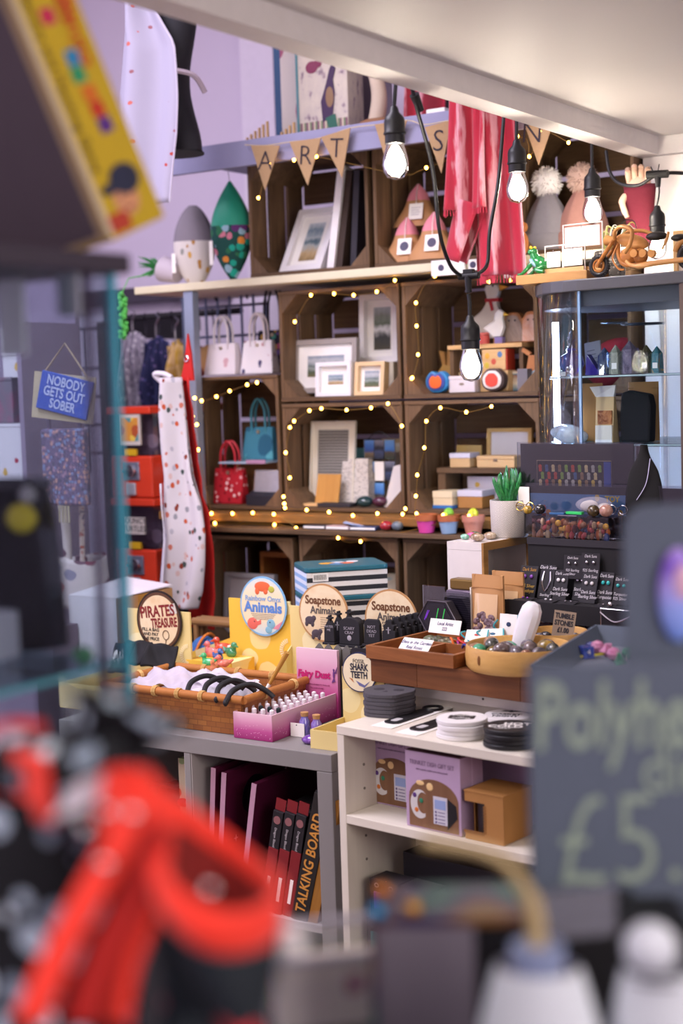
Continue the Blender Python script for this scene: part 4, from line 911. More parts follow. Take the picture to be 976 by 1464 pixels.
S('bag_riser', 'grey block under the fish bag', 'block', mat('#7a6a78', .7), bx(-.11, .11, -.05, .05, 0, fz-.786), loc=(at(112, 840, Y=3.24).x, 3.24, .7855))
S('purse_riser', 'grey block under the fish purse', 'block', mat('#7a6a78', .7), bx(-.09, .09, -.05, .05, 0, at(57, 892, Y=2.9).z-.786), loc=(at(57, 870, Y=2.9).x, 2.9, .7855))
# dark slats on white wall upper left behind the glass
a, b, c, d_ = R(140, 410, 262, 425, 4.2)
S('wall_rail', 'dark trim rail fixed on the white wall above the clothes rail', 'rail', mat('#3a3240', .6), bx(a-1.2, b, 4.44, 4.5, c, d_+.02))
a, b, c, d_ = R(150, 420, 168, 590, 4.2)
S('dark_post', 'dark upright post beside the grey scarf', 'post', mat('#2a2430', .6), bx(a, b, 4.2, 4.25, .0, d_))
# mauve wall of gift wrap behind glass (dark grid stand)
a, b, c, d_ = R(-60, 470, 150, 600, 3.9)
t = T('grid_rack', 'dark wire rack behind the blue sign', 'rack', (a, 3.9, 0)); part(t, 'post', DARK, bx(0, .03, 0, .03, 0, 1.78)); part(t, 'post', DARK, bx(b-a-.03, b-a, 0, .03, 0, 1.78))
for z in (1.32, 1.42, 1.52, 1.62, 1.76): part(t, 'wire', mat('#6a6478', .4, .6), cy((0, .015, z), (b-a, .015, z), .006, n=8))
for k in range(7): part(t, 'wire', mat('#6a6478', .4, .6), cy((.05+k*(b-a)/7.5, .015, 1.25), (.05+k*(b-a)/7.5, .015, 1.76), .004, n=8))
for k in range(5):
    t = T('greeting_card', f"{['pale blue', 'mauve', 'cream', 'dusty pink', 'grey-green'][k]} greeting card in the dark wire rack", 'card', (a+.12+k*(b-a-.2)/5, 3.885, 1.33+.1*(k % 3)))
    part(t, 'card', mat(['#8fa3bd', '#a58fae', '#c9bda6', '#c09aa6', '#93a596'][k], .7), bx(0, .09, 0, .003, 0, .13)); part(t, 'printed_panel', mat(['#b9c4d6', '#7d6a94', '#a08f70', '#94607a', '#6a7f70'][k], .7), bx(.015, .075, -.001, 0, .03, .11))
# ------------------------------------------------------------------ grey cube unit and its table of boxes
KX0, KX1, KY0, KY1, KZ = -2.44, -1.668, 2.50, 2.90, .765
GREY = mat('#85817f', .55, var=.05, scale=6)
def cubeunit(label, x0, x1, y0, y1, ztop, m, inner):
    t = T('cube_unit', label, 'shelf unit', ((x0+x1)/2, y0, 0)); w = (x1-x0)/2; d = y1-y0
    part(t, 'top_panel', m, bx(-w, w, 0, d, ztop-.038, ztop), bevel=.0015); part(t, 'bottom_panel', m, bx(-w, w, 0, d, 0, .038), bevel=.0015)
    part(t, 'side_panel', m, bx(-w, -w+.038, 0, d, .0385, ztop-.0385), bevel=.0015); part(t, 'side_panel', m, bx(w-.038, w, 0, d, .0385, ztop-.0385), bevel=.0015)
    part(t, 'divider', m, bx(-.008, .008, .001, d-.001, .0385, ztop-.0385)); zm = .038+(ztop-.076)/2
    for s in ((-w+.0385, -.0085), (.0085, w-.0385)): part(t, 'shelf_board', inner, bx(s[0], s[1], .001, d-.001, zm-.008, zm+.008))
    for q in (-.0105, .0085, -w+.0385): part(t, 'inner_lining', inner, bx(q, q+.002, .003, d-.001, zm+.009, ztop-.039))
    return t, zm+.0085
t, kz2 = cubeunit('grey cube shelving unit with worn corners carrying the boxes of trinkets', KX0, KX1, KY0, KY1, KZ, GREY, mat('#b9b2b0', .6))
t, _ = cubeunit('second grey cube unit behind, under the header cards', -2.50, -1.71, 2.905, 3.30, .763, GREY, mat('#b9b2b0', .6))

YEL = spots('#e3cd8a', ['#eddfae', '#eadba2'], 9, .32, keep=.7, rough=.6)
YEL2 = spots('#ecbf48', ['#f0d692', '#f2dc9c'], 9, .34, keep=.7, rough=.6)
BACKC = mat('#cbb98c', .7)
def header(t, w, hz, y, m, sx0=None):
    pass
def tray(label, x0, x1, y0, y1, hwall, hback, m, z=KZ+.0005, group=None, side=None, name='display_box', hx=None):
    t = T(name, label, 'display box', ((x0+x1)/2, y0, z), 0, group); w = (x1-x0)/2; d = y1-y0; hs = side or hwall
    part(t, 'front_wall', m, bx(-w, w, 0, .003, 0, hwall)); part(t, 'base', m, bx(-w, w, .0032, d, 0, .003))
    for s in (-1, 1):
        part(t, 'side_wall', m, pxz([(0.0032, .0032), (d, .0032), (d, hs*1.0), (0.0032, hwall)], 0, .003), loc=(w if s > 0 else -w+.003, 0, 0), rot=(0, 0, PI/2))
    bw = hx or (-w, w)
    part(t, 'header_card', m, bx(bw[0], bw[1], d+.0005, d+.006, 0, hback))
    return t, w, d
def sunburst(t, m, items, y):
    for x, z, r, a0, a1 in items:
        P = [(x+r*.55*math.cos(a), z+r*.55*math.sin(a)) for a in [a0+(a1-a0)*k/12 for k in range(13)]]
        rays = []
        n = 14
        for k in range(n):
            a = a0+(a1-a0)*(k+.5)/n; da = (a1-a0)/n*.33
            rays.append(pxz([(x+r*.62*math.cos(a-da*.7), z+r*.62*math.sin(a-da*.7)), (x+r*math.cos(a-da), z+r*math.sin(a-da)), (x+r*math.cos(a+da), z+r*math.sin(a+da)), (x+r*.62*math.cos(a+da*.7), z+r*.62*math.sin(a+da*.7))], y-.0006, y))
        part(t, 'sunburst_print', mat('#f4e3b4', .6), *rays)

def disc(t, x, z, r, y, m_edge, m_face, k=1.06):
    d_ = part(t, 'round_sign', m_edge, pxz(circ(r, 48, x, z, k), y-.003, y), loc=(0, 0, 0))
    part(d_, 'printed_face', m_face, pxz(circ(r*.94, 48, x, z, k), y-.0034, y-.003))
    return d_
def sq(x): return x
TAN = NT('parchment'); _v = TAN.coord(); _n = TAN.noise(_v, 14, 4); _r = TAN.ramp([(.3, '#d9b98a'), (.6, '#e9d6b2'), (.8, '#e2c79a')]); TAN.l(_n.outputs[0], _r.inputs[0]); TAN.l(_r.outputs[0], TAN.b.inputs['Base Color']); TAN.b.inputs['Roughness'].default_value = .6

# --- pirates box
YH = 2.86
a, b, c, d_ = R(183, 873, 272, 948, YH)
t, w, d = tray('pale yellow display box of pirate pouches under a dark round sign', a, b, 2.60, YH, .062, d_-KZ, YEL)
p = at(226, 888, Y=YH-.01); x, z = p.x-t.location.x, p.z-t.location.z; rad = (at(226, 845, Y=YH).z-at(226, 931, Y=YH).z)/2
ds = disc(t, x, z, rad/1.06, d-.004, mat('#241812', .5), mat('#5a3a24', .6)); part(ds, 'parchment_print', TAN.m, pxz(circ(rad*.80, 40, x, z, 1.06), d-.0076, d-.0074))
txt(ds, 'PIRATES', rad*.52, (x-.004, d-.0080, z+rad*.30), mat('#7d1f20', .6), bold=.0012, sx=.78, rot=(PI/2, -.12, 0)); txt(ds, 'TREASURE', rad*.42, (x+rad*.22, d-.0080, z-.06*rad), mat('#7d1f20', .6), bold=.0012, sx=.56, rot=(PI/2, -.10, 0))
txt(ds, 'FILL A BAG\nAND PAY\nTHE PRICE', rad*.15, (x-rad*.36, d-.0080, z-rad*.46), INK, bold=.0003)
part(ds, 'compass_print', mat('#5a3a22', .6), tu([(x+rad*.28+.010*math.cos(k), d-.0078, z-rad*.45+.012*math.sin(k)) for k in [i*PI/8 for i in range(16)]], .0012, 5, True), tu([(x+rad*.28, d-.0078, z-rad*.62), (x+rad*.25, d-.0078, z-rad*.78)], .0012, 5))
part(ds, 'flag_print', mat('#c9c2b8', .6), pxz([(x+rad*.38, z+rad*.55), (x+rad*.68, z+rad*.62), (x+rad*.78, z+rad*.30), (x+rad*.5, z+rad*.22)], d-.0078, d-.0074))
sunburst(t, YEL, [(w*.92, .10, .028, PI*.5, PI*1.5), (-w*.95, .08, .024, -PI*.5, PI*.5)], d)
for k, (dx, dy, dz, rx, rz) in enumerate(((-.02, .10, .075, .9, .1), (.03, .11, .085, .8, -.3), (.065, .17, .07, .5, .4))):
    q = T('drawstring_pouch', ['black pirate pouch with a white skull, hanging over the box edge', 'crumpled black pirate pouch beneath the pirates sign', 'black pouch propped by the right-hand wall of the pirates box'][k] if k < 2 else 'black pouch tucked against the sunburst side of the pirates box', 'pouch', (t.location.x+[.03, -.03, .075][k], t.location.y+[.06, .17, .16][k], KZ+[.088, .085, .085][k]), rot=(-.5 if k == 0 else -.9, .15*(k-1), -.3+.4*k))
    part(q, 'pouch_body', mat('#17161a', .85), gs(lambda u, v: ((u-.5)*.085*(1-.12*v), .010*math.sin(PI*u)*math.sin(PI*v)+.004*math.sin(9*u+5*v+k), .075*v), 16, 12), smooth=True, solid=.006)
    if k == 0:
        txt(q, 'YO HO\nPIRATE\nMONEY', .010, (.014, -.0105, .036), CARD, rot=(PI/2, .9, 0))
        part(q, 'skull_print', CARD, el((-.014, -.010, .044), (.009, .0015, .010), 12, 8), bx(-.019, -.009, -.0105, -.009, .030, .036), tu([(-.028, -.0095, .024), (.0, -.0095, .038)], .0015, 5), tu([(-.002, -.0095, .022), (-.028, -.0095, .038)], .0015, 5))
rn = random.Random(2)
for k in range(14):
    q = rn.choice(['#7d2a2a', '#2f6fa8', '#8d8a96', '#b0a8b4', '#35889c', '#5f5a68', '#b03030'])
    S('glass_gem', f"{['dull', 'shiny', 'tiny', 'round', 'chunky', 'oval', 'flat', 'pointed', 'smooth', 'dark', 'pale', 'glinting', 'small', 'rough'][k]} glass gem among the loose treasure in the pirates box", 'gem', mat(q, .12, coat=.6, var=.2), rock((0, 0, .008), (.012, .010, .009), k, .1, 10, 7), loc=(t.location.x-w+.02+(k % 7)*.024, t.location.y+.02+.03*(k//7)+rn.uniform(-.005, .005), KZ+.0045+(.0)), smooth=True, group='loose gems in the pirates box')
S('plastic_guard', 'clear plastic guard with a curved cut across the front of the pirates box', 'guard', gauze('#e9dcb0', .25), pxz([(-w, .003), (w, .003), (w, .05), (-w+.06, .052), (-w+.03, .062), (-w+.02, .082), (-w, .09)], -.003, -.001), loc=(t.location.x, t.location.y, KZ+.001))
# white carton behind
a = at(97, 890, Y=2.95).x; b = at(165, 890, Y=2.95).x; zt_ = at(130, 855, Y=2.95).z
t = T('cardboard_carton', 'big open cardboard carton with a white front behind the pirates box', 'carton', ((a+b)/2, 2.955, .787)); w = (b-a)/2; h = zt_-.787
part(t, 'carton_body', KRAFT, bx(-w, w, .002, .24, 0, h), bevel=.002); part(t, 'white_front', mat('#dcd8e2', .7), bx(-w, w, 0, .0018, 0, h)); part(t, 'top_flap', mat('#d9d3da', .7), hb(0,0,0,0,0,0, [(-w, 0, h+.0005), (w, 0, h+.0005), (w, .24, h+.006), (-w, .24, h+.02), (-w, 0, h+.003), (w, 0, h+.003), (w, .24, h+.009), (-w, .24, h+.024)]))
part(t, 'tape', mat('#b8863f', .4), bx(w, w+.0008, .09, .14, 0, h))

# --- rainbow onyx box
YR = 2.97
a, b, c, d_ = R(328, 858, 415, 940, YR)
t, w, d = tray('yellow display box of carved onyx animals with a sky blue oval sign', a, b, 2.845, YR, .03, d_-KZ, YEL2, side=.075)
onyx = t
p = at(375, 867, Y=YR-.01); x, z = p.x-t.location.x, p.z-t.location.z; rad = (at(375, 825, Y=YR).z-at(375, 910, Y=YR).z)/2
ds = disc(t, x, z, rad/1.06, d-.004, mat('#7fb2d8', .5), bands([(0, '#bcd4e0'), (.25, '#ead9b4'), (.7, '#ecdcb8'), (1, '#cfdcdc')], noise=.1))
LB = mat('#5a86c8', .6)
txt(ds, 'Rainbow Onyx', rad*.24, (x, d-.0080, z+rad*.25), mat('#86a8d0', .6), bold=.0004); txt(ds, 'Animals', rad*.48, (x, d-.0080, z-rad*.05), LB, bold=.0013)
for k in range(4): part(ds, 'printed_line', mat('#8a8070', .7), bx(x-rad*(.5-.04*k), x+rad*(.5-.05*k), d-.0078, d-.0074, z-rad*(.28+.055*k), z-rad*(.26+.055*k)))
part(ds, 'turtle_print', mat('#e0683c', .6), el((x, d-.0075, z+rad*.66), (rad*.32, .0015, rad*.17)), el((x-rad*.22, d-.0075, z+rad*.5), (rad*.09, .0013, rad*.12)), el((x+rad*.12, d-.0075, z+rad*.5), (rad*.09, .0013, rad*.10))); part(ds, 'turtle_head_print', mat('#b9b84a', .6), el((x+rad*.36, d-.0078, z+rad*.58), (rad*.12, .0014, rad*.11)))
part(ds, 'duck_print', mat('#dd6a5c', .6), el((x-rad*.45, d-.0075, z-rad*.60), (rad*.22, .0014, rad*.20)), pxz([(x-rad*.32, z-rad*.55), (x-rad*.1, z-rad*.45), (x-rad*.1, z-rad*.6), (x-rad*.3, z-rad*.68)], d-.0078, d-.0074)); part(ds, 'eye_print', INK, el((x-rad*.36, d-.0085, z-rad*.52), (.002, .0008, .002), 8, 5))
part(ds, 'bird_print', mat('#7fb0c4', .6), el((x+rad*.30, d-.0075, z-rad*.58), (rad*.17, .0014, rad*.17)), el((x+rad*.2, d-.0075, z-rad*.78), (rad*.14, .0014, rad*.12))); part(ds, 'bird_wing_print', mat('#d98a9a', .6), pxz([(x+rad*.35, z-rad*.72), (x+rad*.78, z-rad*.45), (x+rad*.6, z-rad*.75)], d-.0078, d-.0074)); part(ds, 'eye_print', INK, el((x+rad*.27, d-.009, z-rad*.52), (.002, .0008, .002), 8, 5))
sunburst(t, YEL2, [(-w*.55, .05, .034, -.6, PI+.9), (w*.7, .035, .028, .2, PI*1.2), (w*.95, .11, .030, PI*.55, PI*1.5)], d+.0)
# swap cards on the table: loose animals
def animal(label, px, py, Z, col, s=1., rz=0, kind='bird'):
    q = at(px, py, Z=Z); m_ = marble([(.3, col[0]), (.6, col[1])], 30, .15, 1, .6)
    t = T('onyx_animal', label, 'animal figurine', (q.x, q.y, Z), rz, 'carved onyx animals')
    part(t, 'body', m_, el((0, 0, .012*s), (.018*s, .011*s, .012*s), 18, 12, lambda p: Vector((p[0], p[1]*(1-.3*max(0, p[0])), p[2]+.35*max(0, p[0])**2))), smooth=True)
    part(t, 'head', m_, el((-.013*s, 0, .030*s), (.008*s, .007*s, .008*s), 14, 9), smooth=True); part(t, 'neck', m_, cy((-.010*s, 0, .014*s), (-.013*s, 0, .028*s), .007*s, .005*s, 12), smooth=True)
    part(t, 'beak', m_, cy((-.019*s, 0, .029*s), (-.028*s, 0, .027*s), .004*s, .001, 8)); part(t, 'tail', m_, cy((.014*s, 0, .014*s), (.027*s, 0, .022*s), .007*s, .002, 8))
zt = KZ+.068
for l, px, py, c, s, rz in (('red onyx bird looking over the onyx box edge', 318, 934, ('#c8342a', '#e06a4a'), 1.15, .4), ('coral pink onyx bird among the onyx animals', 302, 940, ('#d8606a', '#e89a90'), 1.1, -.2), ('blue onyx bird in the middle of the onyx animals', 312, 948, ('#24457f', '#4a6fa8'), 1.05, 2.7), ('bright green onyx bird at the front of the onyx box', 298, 954, ('#2fa05a', '#5cc47c'), .95, .1), ('dark green onyx bird at the back of the onyx box', 330, 940, ('#2a6a4a', '#4a9a6a'), 1.1, 2.9), ('salmon onyx bird touching the basket rim', 320, 955, ('#d85a4a', '#e8907a'), .9, .8), ('orange onyx turtle-shaped bird nearest the basket', 306, 959, ('#d86a3a', '#e89a6a'), .8, 1.9)):
    animal(l, px, py, zt+.018, c, s, rz)
S('box_filler', 'crumpled yellow card filler under the onyx animals', 'filler', YEL2, bx(-.085, .055, -.045, .055, 0, .0845), loc=(at(312, 946, Z=.85).x, 2.905, KZ+.004))
# left long wall of the onyx box is its own yellow card
a = at(273, 940, Y=2.99); b = at(330, 935, Y=2.99)
t = T('yellow_box', 'small yellow sunburst box behind the onyx animals, beside the pirates box', 'box', (a.x, 2.99, .764)); w = b.x-a.x
part(t, 'front_card', YEL2, pxz([(0, 0), (w, 0), (w, at(330, 912, Y=2.99).z-.764), (0, at(273, 932, Y=2.99).z-.764)], 0, .004)); part(t, 'base', YEL2, bx(0, w, .005, .1, 0, .004))
sunburst(t, YEL2, [(w*.45, .045, .042, -.3, PI+.3)], -.0)
t = T('yarn_ball', 'ball of blue yarn with an orange band behind the yellow sunburst box', 'yarn', (at(292, 920, Y=3.15).x, 3.15, at(290, 909, Y=3.15).z-.145))
part(t, 'wool', stripes(['#2f62a4', '#3f78bc', '#274f8a'], 'X', .006, .9, .02), el((0, 0, .0725), (.05, .05, .0725), 24, 14), smooth=True); part(t, 'band', mat('#d87a2a', .6), tu([(.052*math.cos(k)*.3, .052*math.sin(k), .075+.077*math.cos(k)) for k in [i*PI/12 for i in range(24)]], .004, 6, True))
t = T('bamboo_frame', 'bamboo cane bundle lying behind the yarn ball', 'canes', (at(300, 900, Y=3.24).x, 3.24, .764)); 
for k in range(3): part(t, 'cane', mat('#8f6a42', .5), cy((-.06, .02*k, .012+.10), (.10, .02*k, .012+.10), .011, n=10), cy((-.05, .02*k, 0), (-.05, .02*k, .105), .008, n=8))

# --- soapstone boxes
for nm, rc, ov, ytop, l, extra in (('a', (415, 868, 472, 935), (461, 835, 918), 0, 'cream display box with the first round soapstone animals sign', False), ('b', (519, 900, 598, 945), (558, 843, 930), 0, 'cream display box with the soapstone animals sealife sign', True)):
    Y_ = 2.96 if nm == 'a' else 2.955
    a, b, c, d_ = R(*rc, Y_)
    if nm == 'a': t, w, d = tray(l, a, b+.015, 2.845, Y_, .05, d_-KZ, YEL, group=None, side=.125)
    else: t, w, d = tray(l, a, b, 2.90, Y_, .04, d_-KZ, YEL, group=None)
    p = at(ov[0], (ov[1]+ov[2])/2, Y=Y_-.01); x, z = p.x-t.location.x, p.z-t.location.z; rad = (at(ov[0], ov[1], Y=Y_).z-at(ov[0], ov[2], Y=Y_).z)/2
    ds = disc(t, x, z, rad, d-.004, mat('#b98a58', .5), TAN.m, 1.0)
    BR = mat('#6d4428', .6); SL = mat('#57504e', .6)
    txt(ds, 'Soapstone', rad*.40, (x, d-.0080, z+rad*.42), BR, bold=.0008, sx=.86); txt(ds, 'Animals', rad*.36, (x, d-.0080, z+rad*.08), SL, bold=.0006, sx=.9)
    if extra: txt(ds, 'SEALIFE', rad*.22, (x-rad*.05, d-.0080, z-rad*.16), SL, sx=.8)
    for k in range(6): part(ds, 'printed_line', mat('#9a8568', .7), bx(x+(-.12 if not extra else -.5)*rad, x+(.42-.04*k)*rad, d-.0078, d-.0074, z-rad*(.17+.075*k+(.15 if extra else 0)), z-rad*(.15+.075*k+(.15 if extra else 0))))
    BL = mat('#4a4048', .6)
    for (ex, ez) in (((-.55, -.28), (-.30, -.72)) if not extra else ((.55, -.5),)):
        part(ds, 'stone_bear_print', BL, el((x+ex*rad, d-.0075, z+ez*rad), (rad*.2, .0014, rad*.14)), el((x+(ex+.16)*rad, d-.0075, z+(ez+.08)*rad), (rad*.09, .0014, rad*.09)), el((x+(ex-.14)*rad, d-.0075, z+(ez-.12)*rad), (rad*.07, .0014, rad*.1)), el((x+(ex+.1)*rad, d-.0075, z+(ez-.13)*rad), (rad*.07, .0014, rad*.1)))
    if nm == 'a': soap = t
rn = random.Random(11)
for k in range(9):
    q = at(418+rn.uniform(-18, 20), 958+rn.uniform(-8, 8), Z=KZ+.02)
    S('stone_animal', f"{['brown', 'teal', 'grey', 'rust', 'dark', 'mottled', 'pale', 'pinkish', 'black'][k]} little soapstone animal lying in the cream box beside the wicker basket", 'animal figurine', marble([(.3, rn.choice(['#6a3a2a', '#2f6a6a', '#5a504c', '#8a4a34'])), (.6, rn.choice(['#9a5a44', '#57908c', '#857a74']))], 40, .3), rock((0, 0, .008), (.014, .010, .010), k, .22, 10, 7), loc=(q.x, q.y, KZ+.0045), smooth=True, group='soapstone animals in the box')

# --- striped gift boxes
p = at(478, 850, Y=3.14)
STR = stripes(['#e2dcd6', '#1c1b22'], 'Z', .0245)
def giftbox(label, z, h, lid):
    t = T('gift_box', label, 'box', (p.x+.03, 3.16, z), .80, 'striped gift boxes'); w = .090; d = .155
    part(t, 'striped_box', STR, bx(-w-.03, w, -.06, d-.06, 0, h-.012), bevel=.002)
    part(t, 'lit_side', stripes(['#8fb4e0', '#d9e2f2'], 'Z', .02), bx(-w-.0315, -w-.0302, -.059, d-.061, 0.001, h-.013))  # bluish light on this side is put into its stripe colours
    part(t, 'teal_lid', mat('#1d5f6e', .45), pxy(rr(-w-.034, w+.004, -.064, d-.056, .02), h-.0115, h), bevel=.002)
    if lid:
        for x, y, c, r in ((-.03, .02, '#d9a23a', .018), (.0, .03, '#c9d2dc', .016), (.02, .01, '#d8704a', .017), (.04, .035, '#e0e0e4', .014), (-.01, .0, '#5a8ab8', .016)): part(t, 'sticker_print', mat(c, .5), pxy([(x-.02+r*math.cos(k*PI/4)*1.2, y+r*math.sin(k*PI/4)) for k in range(8)], h, h+.0006))
        lb = part(t, 'barcode_label', CARD, bx(-.105, -.065, -.0615, -.0605, h-.035, h-.014)); part(lb, 'barcode', INK, *[bx(-.102+.0042*k, -.1003+.0042*k, -.0622, -.0615, h-.031, h-.018) for k in range(8)])
    return t
zb_ = .764
giftbox('lower striped gift box under the stickered one', zb_, 1.0-zb_, False)
giftbox('upper black and cream striped gift box with a teal stickered lid', 1.0005, at(480, 806, Y=3.14).z-1.0005, True)

# --- wicker basket
bxs = [(-2.345, 2.585), (-1.925, 2.545), (-1.925, 2.79), (-2.345, 2.83)]
bx0, bx1, by0, by1 = -2.335, -1.925, 2.545, 2.80
WK = NT('wicker'); _b = WK.n('ShaderNodeTexBrick'); _b.offset = .5
_b.inputs['Color1'].default_value = lin('#8f5526'); _b.inputs['Color2'].default_value = lin('#a96c30'); _b.inputs['Mortar'].default_value = lin('#7a481e'); _b.inputs['Scale'].default_value = 1
_b.inputs['Brick Width'].default_value = .026; _b.inputs['Row Height'].default_value = .0125; _b.inputs['Mortar Size'].default_value = .0007
_sep = WK.n('ShaderNodeSeparateXYZ'); WK.l(WK.coord(), _sep.inputs[0]); _cmb = WK.n('ShaderNodeCombineXYZ'); WK.l(WK.math('ADD', _sep.outputs[0], _sep.outputs[1]), _cmb.inputs[0]); WK.l(_sep.outputs[2], _cmb.inputs[1]); WK.l(_cmb.outputs[0], _b.inputs['Vector'])
WK.l(_b.outputs['Color'], WK.b.inputs['Base Color']); WK.b.inputs['Roughness'].default_value = .45; WK.bump(_b.outputs['Fac'], -.5, .002)
t = T('wicker_basket', 'brown woven bamboo basket holding bagged horned headbands', 'basket', ((bx0+bx1)/2, (by0+by1)/2, KZ+.001)); w = (bx1-bx0)/2; d = (by1-by0)/2; H = .078; k_ = .93
def wall(x0, y0, x1, y1):
    n = Vector((y1-y0, x0-x1, 0)).normalized()*.006
    return hb(0,0,0,0,0,0, [(x0*k_, y0*k_, 0), (x1*k_, y1*k_, 0), (x1*k_-n.x, y1*k_-n.y, 0), (x0*k_-n.x, y0*k_-n.y, 0), (x0, y0, H), (x1, y1, H), (x1-n.x, y1-n.y, H), (x0-n.x, y0-n.y, H)])
for q in ((-w, -d, w, -d), (w, -d, w, d), (w, d, -w, d), (-w, d, -w, -d)): part(t, 'woven_wall', WK.m, wall(*q))
part(t, 'base', WK.m, bx(-w*k_+.008, w*k_-.008, -d*k_+.008, d*k_-.008, 0, .006))
RIM = wood('#9a5c2a', '#b8793e', 'X', bump=.1)
for q0, q1 in (((-w, -d), (w, -d)), ((w, -d), (w, d)), ((w, d), (-w, d)), ((-w, d), (-w, -d))): part(t, 'rim_cane', RIM, cy((q0[0], q0[1], H+.004), (q1[0], q1[1], H+.004), .0095, n=12), smooth=True)
for x, y, ax in ([(-w*.55+.33*w*k, -d, 0) for k in range(4)] + [(-w*.5+.5*w*k, d, 0) for k in range(3)] + [(w, -d*.4, 1), (w, d*.5, 1), (-w, 0, 1)]):
    part(t, 'binding', mat('#d2a968', .6), *[tu([(x+(0 if ax else .004*j+.011*0)+(.0115*math.cos(a) if ax else 0), y+(.0115*math.cos(a) if not ax else .004*j), H+.004+.0115*math.sin(a)) for a in [i*PI/5 for i in range(10)]], .0016, 5, True) for j in (-1, 0, 1)])
bk = t.location.copy()
# bagged contents
for k, (dx, dy, w_, d_, l, rz, dz) in enumerate(((-.10, .02, .11, .06, 'clear bag of pale paper at the end of the basket near the pirates box', .1, .045), (.0, .05, .10, .05, 'crinkled clear bag in the middle of the basket', -.2, .045), (.07, .0, .07, .05, 'clear bag over the black horned headbands', .3, .030))):
    S('plastic_bag', l, 'bag', gauze(['#cfc6d4', '#d8d2dc', '#cfccd6'][k], .75), gs(lambda u, v: ((u-.5)*2*w_*.9, (v-.5)*2*d_, .022*math.sin(PI*u)*math.sin(PI*v)+.006*math.sin(17*u+9*v+k)+.005*math.sin(23*v-11*u)), 26, 16), loc=(bk.x+dx, bk.y+dy, KZ+.03+dz), rot=(.12, .05, rz), smooth=True, group='bags in the basket')
S('paper_wad', 'pale packing paper filling the wicker basket', 'paper', mat('#c9c2cc', .6), rock((0, 0, .03), (.15, .085, .032), 5, .12, 24, 14), loc=(bk.x-.02, bk.y+.01, KZ+.008), smooth=True)
for k, (px, py, rz) in enumerate(((283, 985, .5), (305, 988, .55), (322, 992, .6), (345, 998, .3))):
    q = at(px, py, Z=KZ+.085)
    t = T('horned_headband', ['black horned headband lying furthest along the basket rim', 'black horned headband second along the basket rim', 'black horned headband third along the basket rim', 'black horned headband nearest the pink box, low in the basket'][k], 'headband', (q.x, q.y+.03, KZ+.078), rz, 'black horned headbands')
    part(t, 'band', mat('#1b1a1d', .55), tu(sm([(-.035, -.06, .002), (-.03, -.02, .022), (.0, .01, .03), (.03, .02, .016), (.05, .02, .0)], 6), [.0065]*20+[.006]*5, 8), smooth=True); part(t, 'tip', mat('#1b1a1d', .55), el((-.035, -.06, .002), (.006, .006, .008), 10, 7), smooth=True)
t = T('paintbrush', 'wooden brush leaning out of the basket toward the pink header card', 'brush', (at(380, 992, Y=2.74).x, 2.74, KZ+.06), rot=(-.1, .55, 0))
part(t, 'handle', wood('#a8742e', '#c99a4a', 'Z', bump=0), cy((0, 0, .02), (0, 0, .11), .004, .0065, 12), smooth=True); part(t, 'ferrule', CARD, cy((0, 0, .0), (0, 0, .0195), .005, .0045, 12)); part(t, 'tag', CARD, bx(-.03, .01, -.012, -.010, -.02, .01))

# --- fairy dust box
FD = bands([(0, '#8f1f62'), (.35, '#b84f8a'), (.7, '#dc9cb8'), (1, '#eac2cf')], noise=.02)
fx0 = at(334, 1040, Y=2.535).x; fx1 = at(389, 1050, Y=2.535).x
t = T('fairy_dust_box', 'pink ombre display box of tiny bottles with a fairy dust header card', 'display box', ((fx0+fx1)/2, 2.535, KZ+.0008)); w = (fx1-fx0)/2; D = .255; H = .058
part(t, 'front_wall', FD, bx(-w, w, 0, .003, 0, H)); part(t, 'side_wall', FD, bx(w-.003, w, .0032, D, 0, H)); part(t, 'side_wall', FD, bx(-w, -w+.003, .0032, D, 0, H)); part(t, 'base', mat('#d79ab8', .6), bx(-w+.0032, w-.0032, .0032, D, 0, .003))
part(t, 'bottle_insert', mat('#dca7bd', .6), bx(-w+.0034, w-.0034, .0034, D-.001, .022, .026))
hz = at(457, 929, Y=2.79).z-KZ
hc = part(t, 'header_card', bands([(0, '#8f1f62'), (.3, '#b84585'), (.6, '#d98fb2'), (.85, '#e6b9cb'), (1, '#e9c3d0')], noise=.02), bx(-w-.004, w+.006, D+.0005, D+.010, 0, hz))
txt(hc, 'Fairy Dust', .0225, (-.008, D-.0006, hz*.62), mat('#c2206e', .5), bold=.0010, shear=.12, sx=.95)
txt(hc, 'JUST ADDING SPARKLE TO YOUR LIFE', .0042, (0, D-.0006, hz*.47), mat('#8a3060', .6)); txt(hc, 'Tiny bottles of magic', .0045, (0, D-.0006, hz*.42), mat('#8a3060', .6))
part(hc, 'fairy_print', mat('#6a3a7a', .5), el((.048, D-.0005, hz*.64), (.003, .0006, .010), 8, 6), el((.048, D-.0005, hz*.71), (.0025, .0006, .003), 8, 6), pxz([(.05, hz*.66), (.058, hz*.76), (.055, hz*.66)], D-.0012, D), pxz([(.048, hz*.6), (.042, hz*.52), (.052, hz*.54)], D-.0012, D))
dots = part(t, 'star_print', mat('#e9b8d0', .5), *[el((random.uniform(-w+.004, w-.004), -.0002, random.uniform(.004, H*.6)), (.0008, .0006, .0008), 6, 4) for k in range(26)], *[el((w+.0002, random.uniform(.01, D), random.uniform(.004, H*.6)), (.0006, .0008, .0008), 6, 4) for k in range(36)])
VG = mat('#d8b8c6', .15, coat=.5); n = 0
fdl = t.location.copy()
vt = None
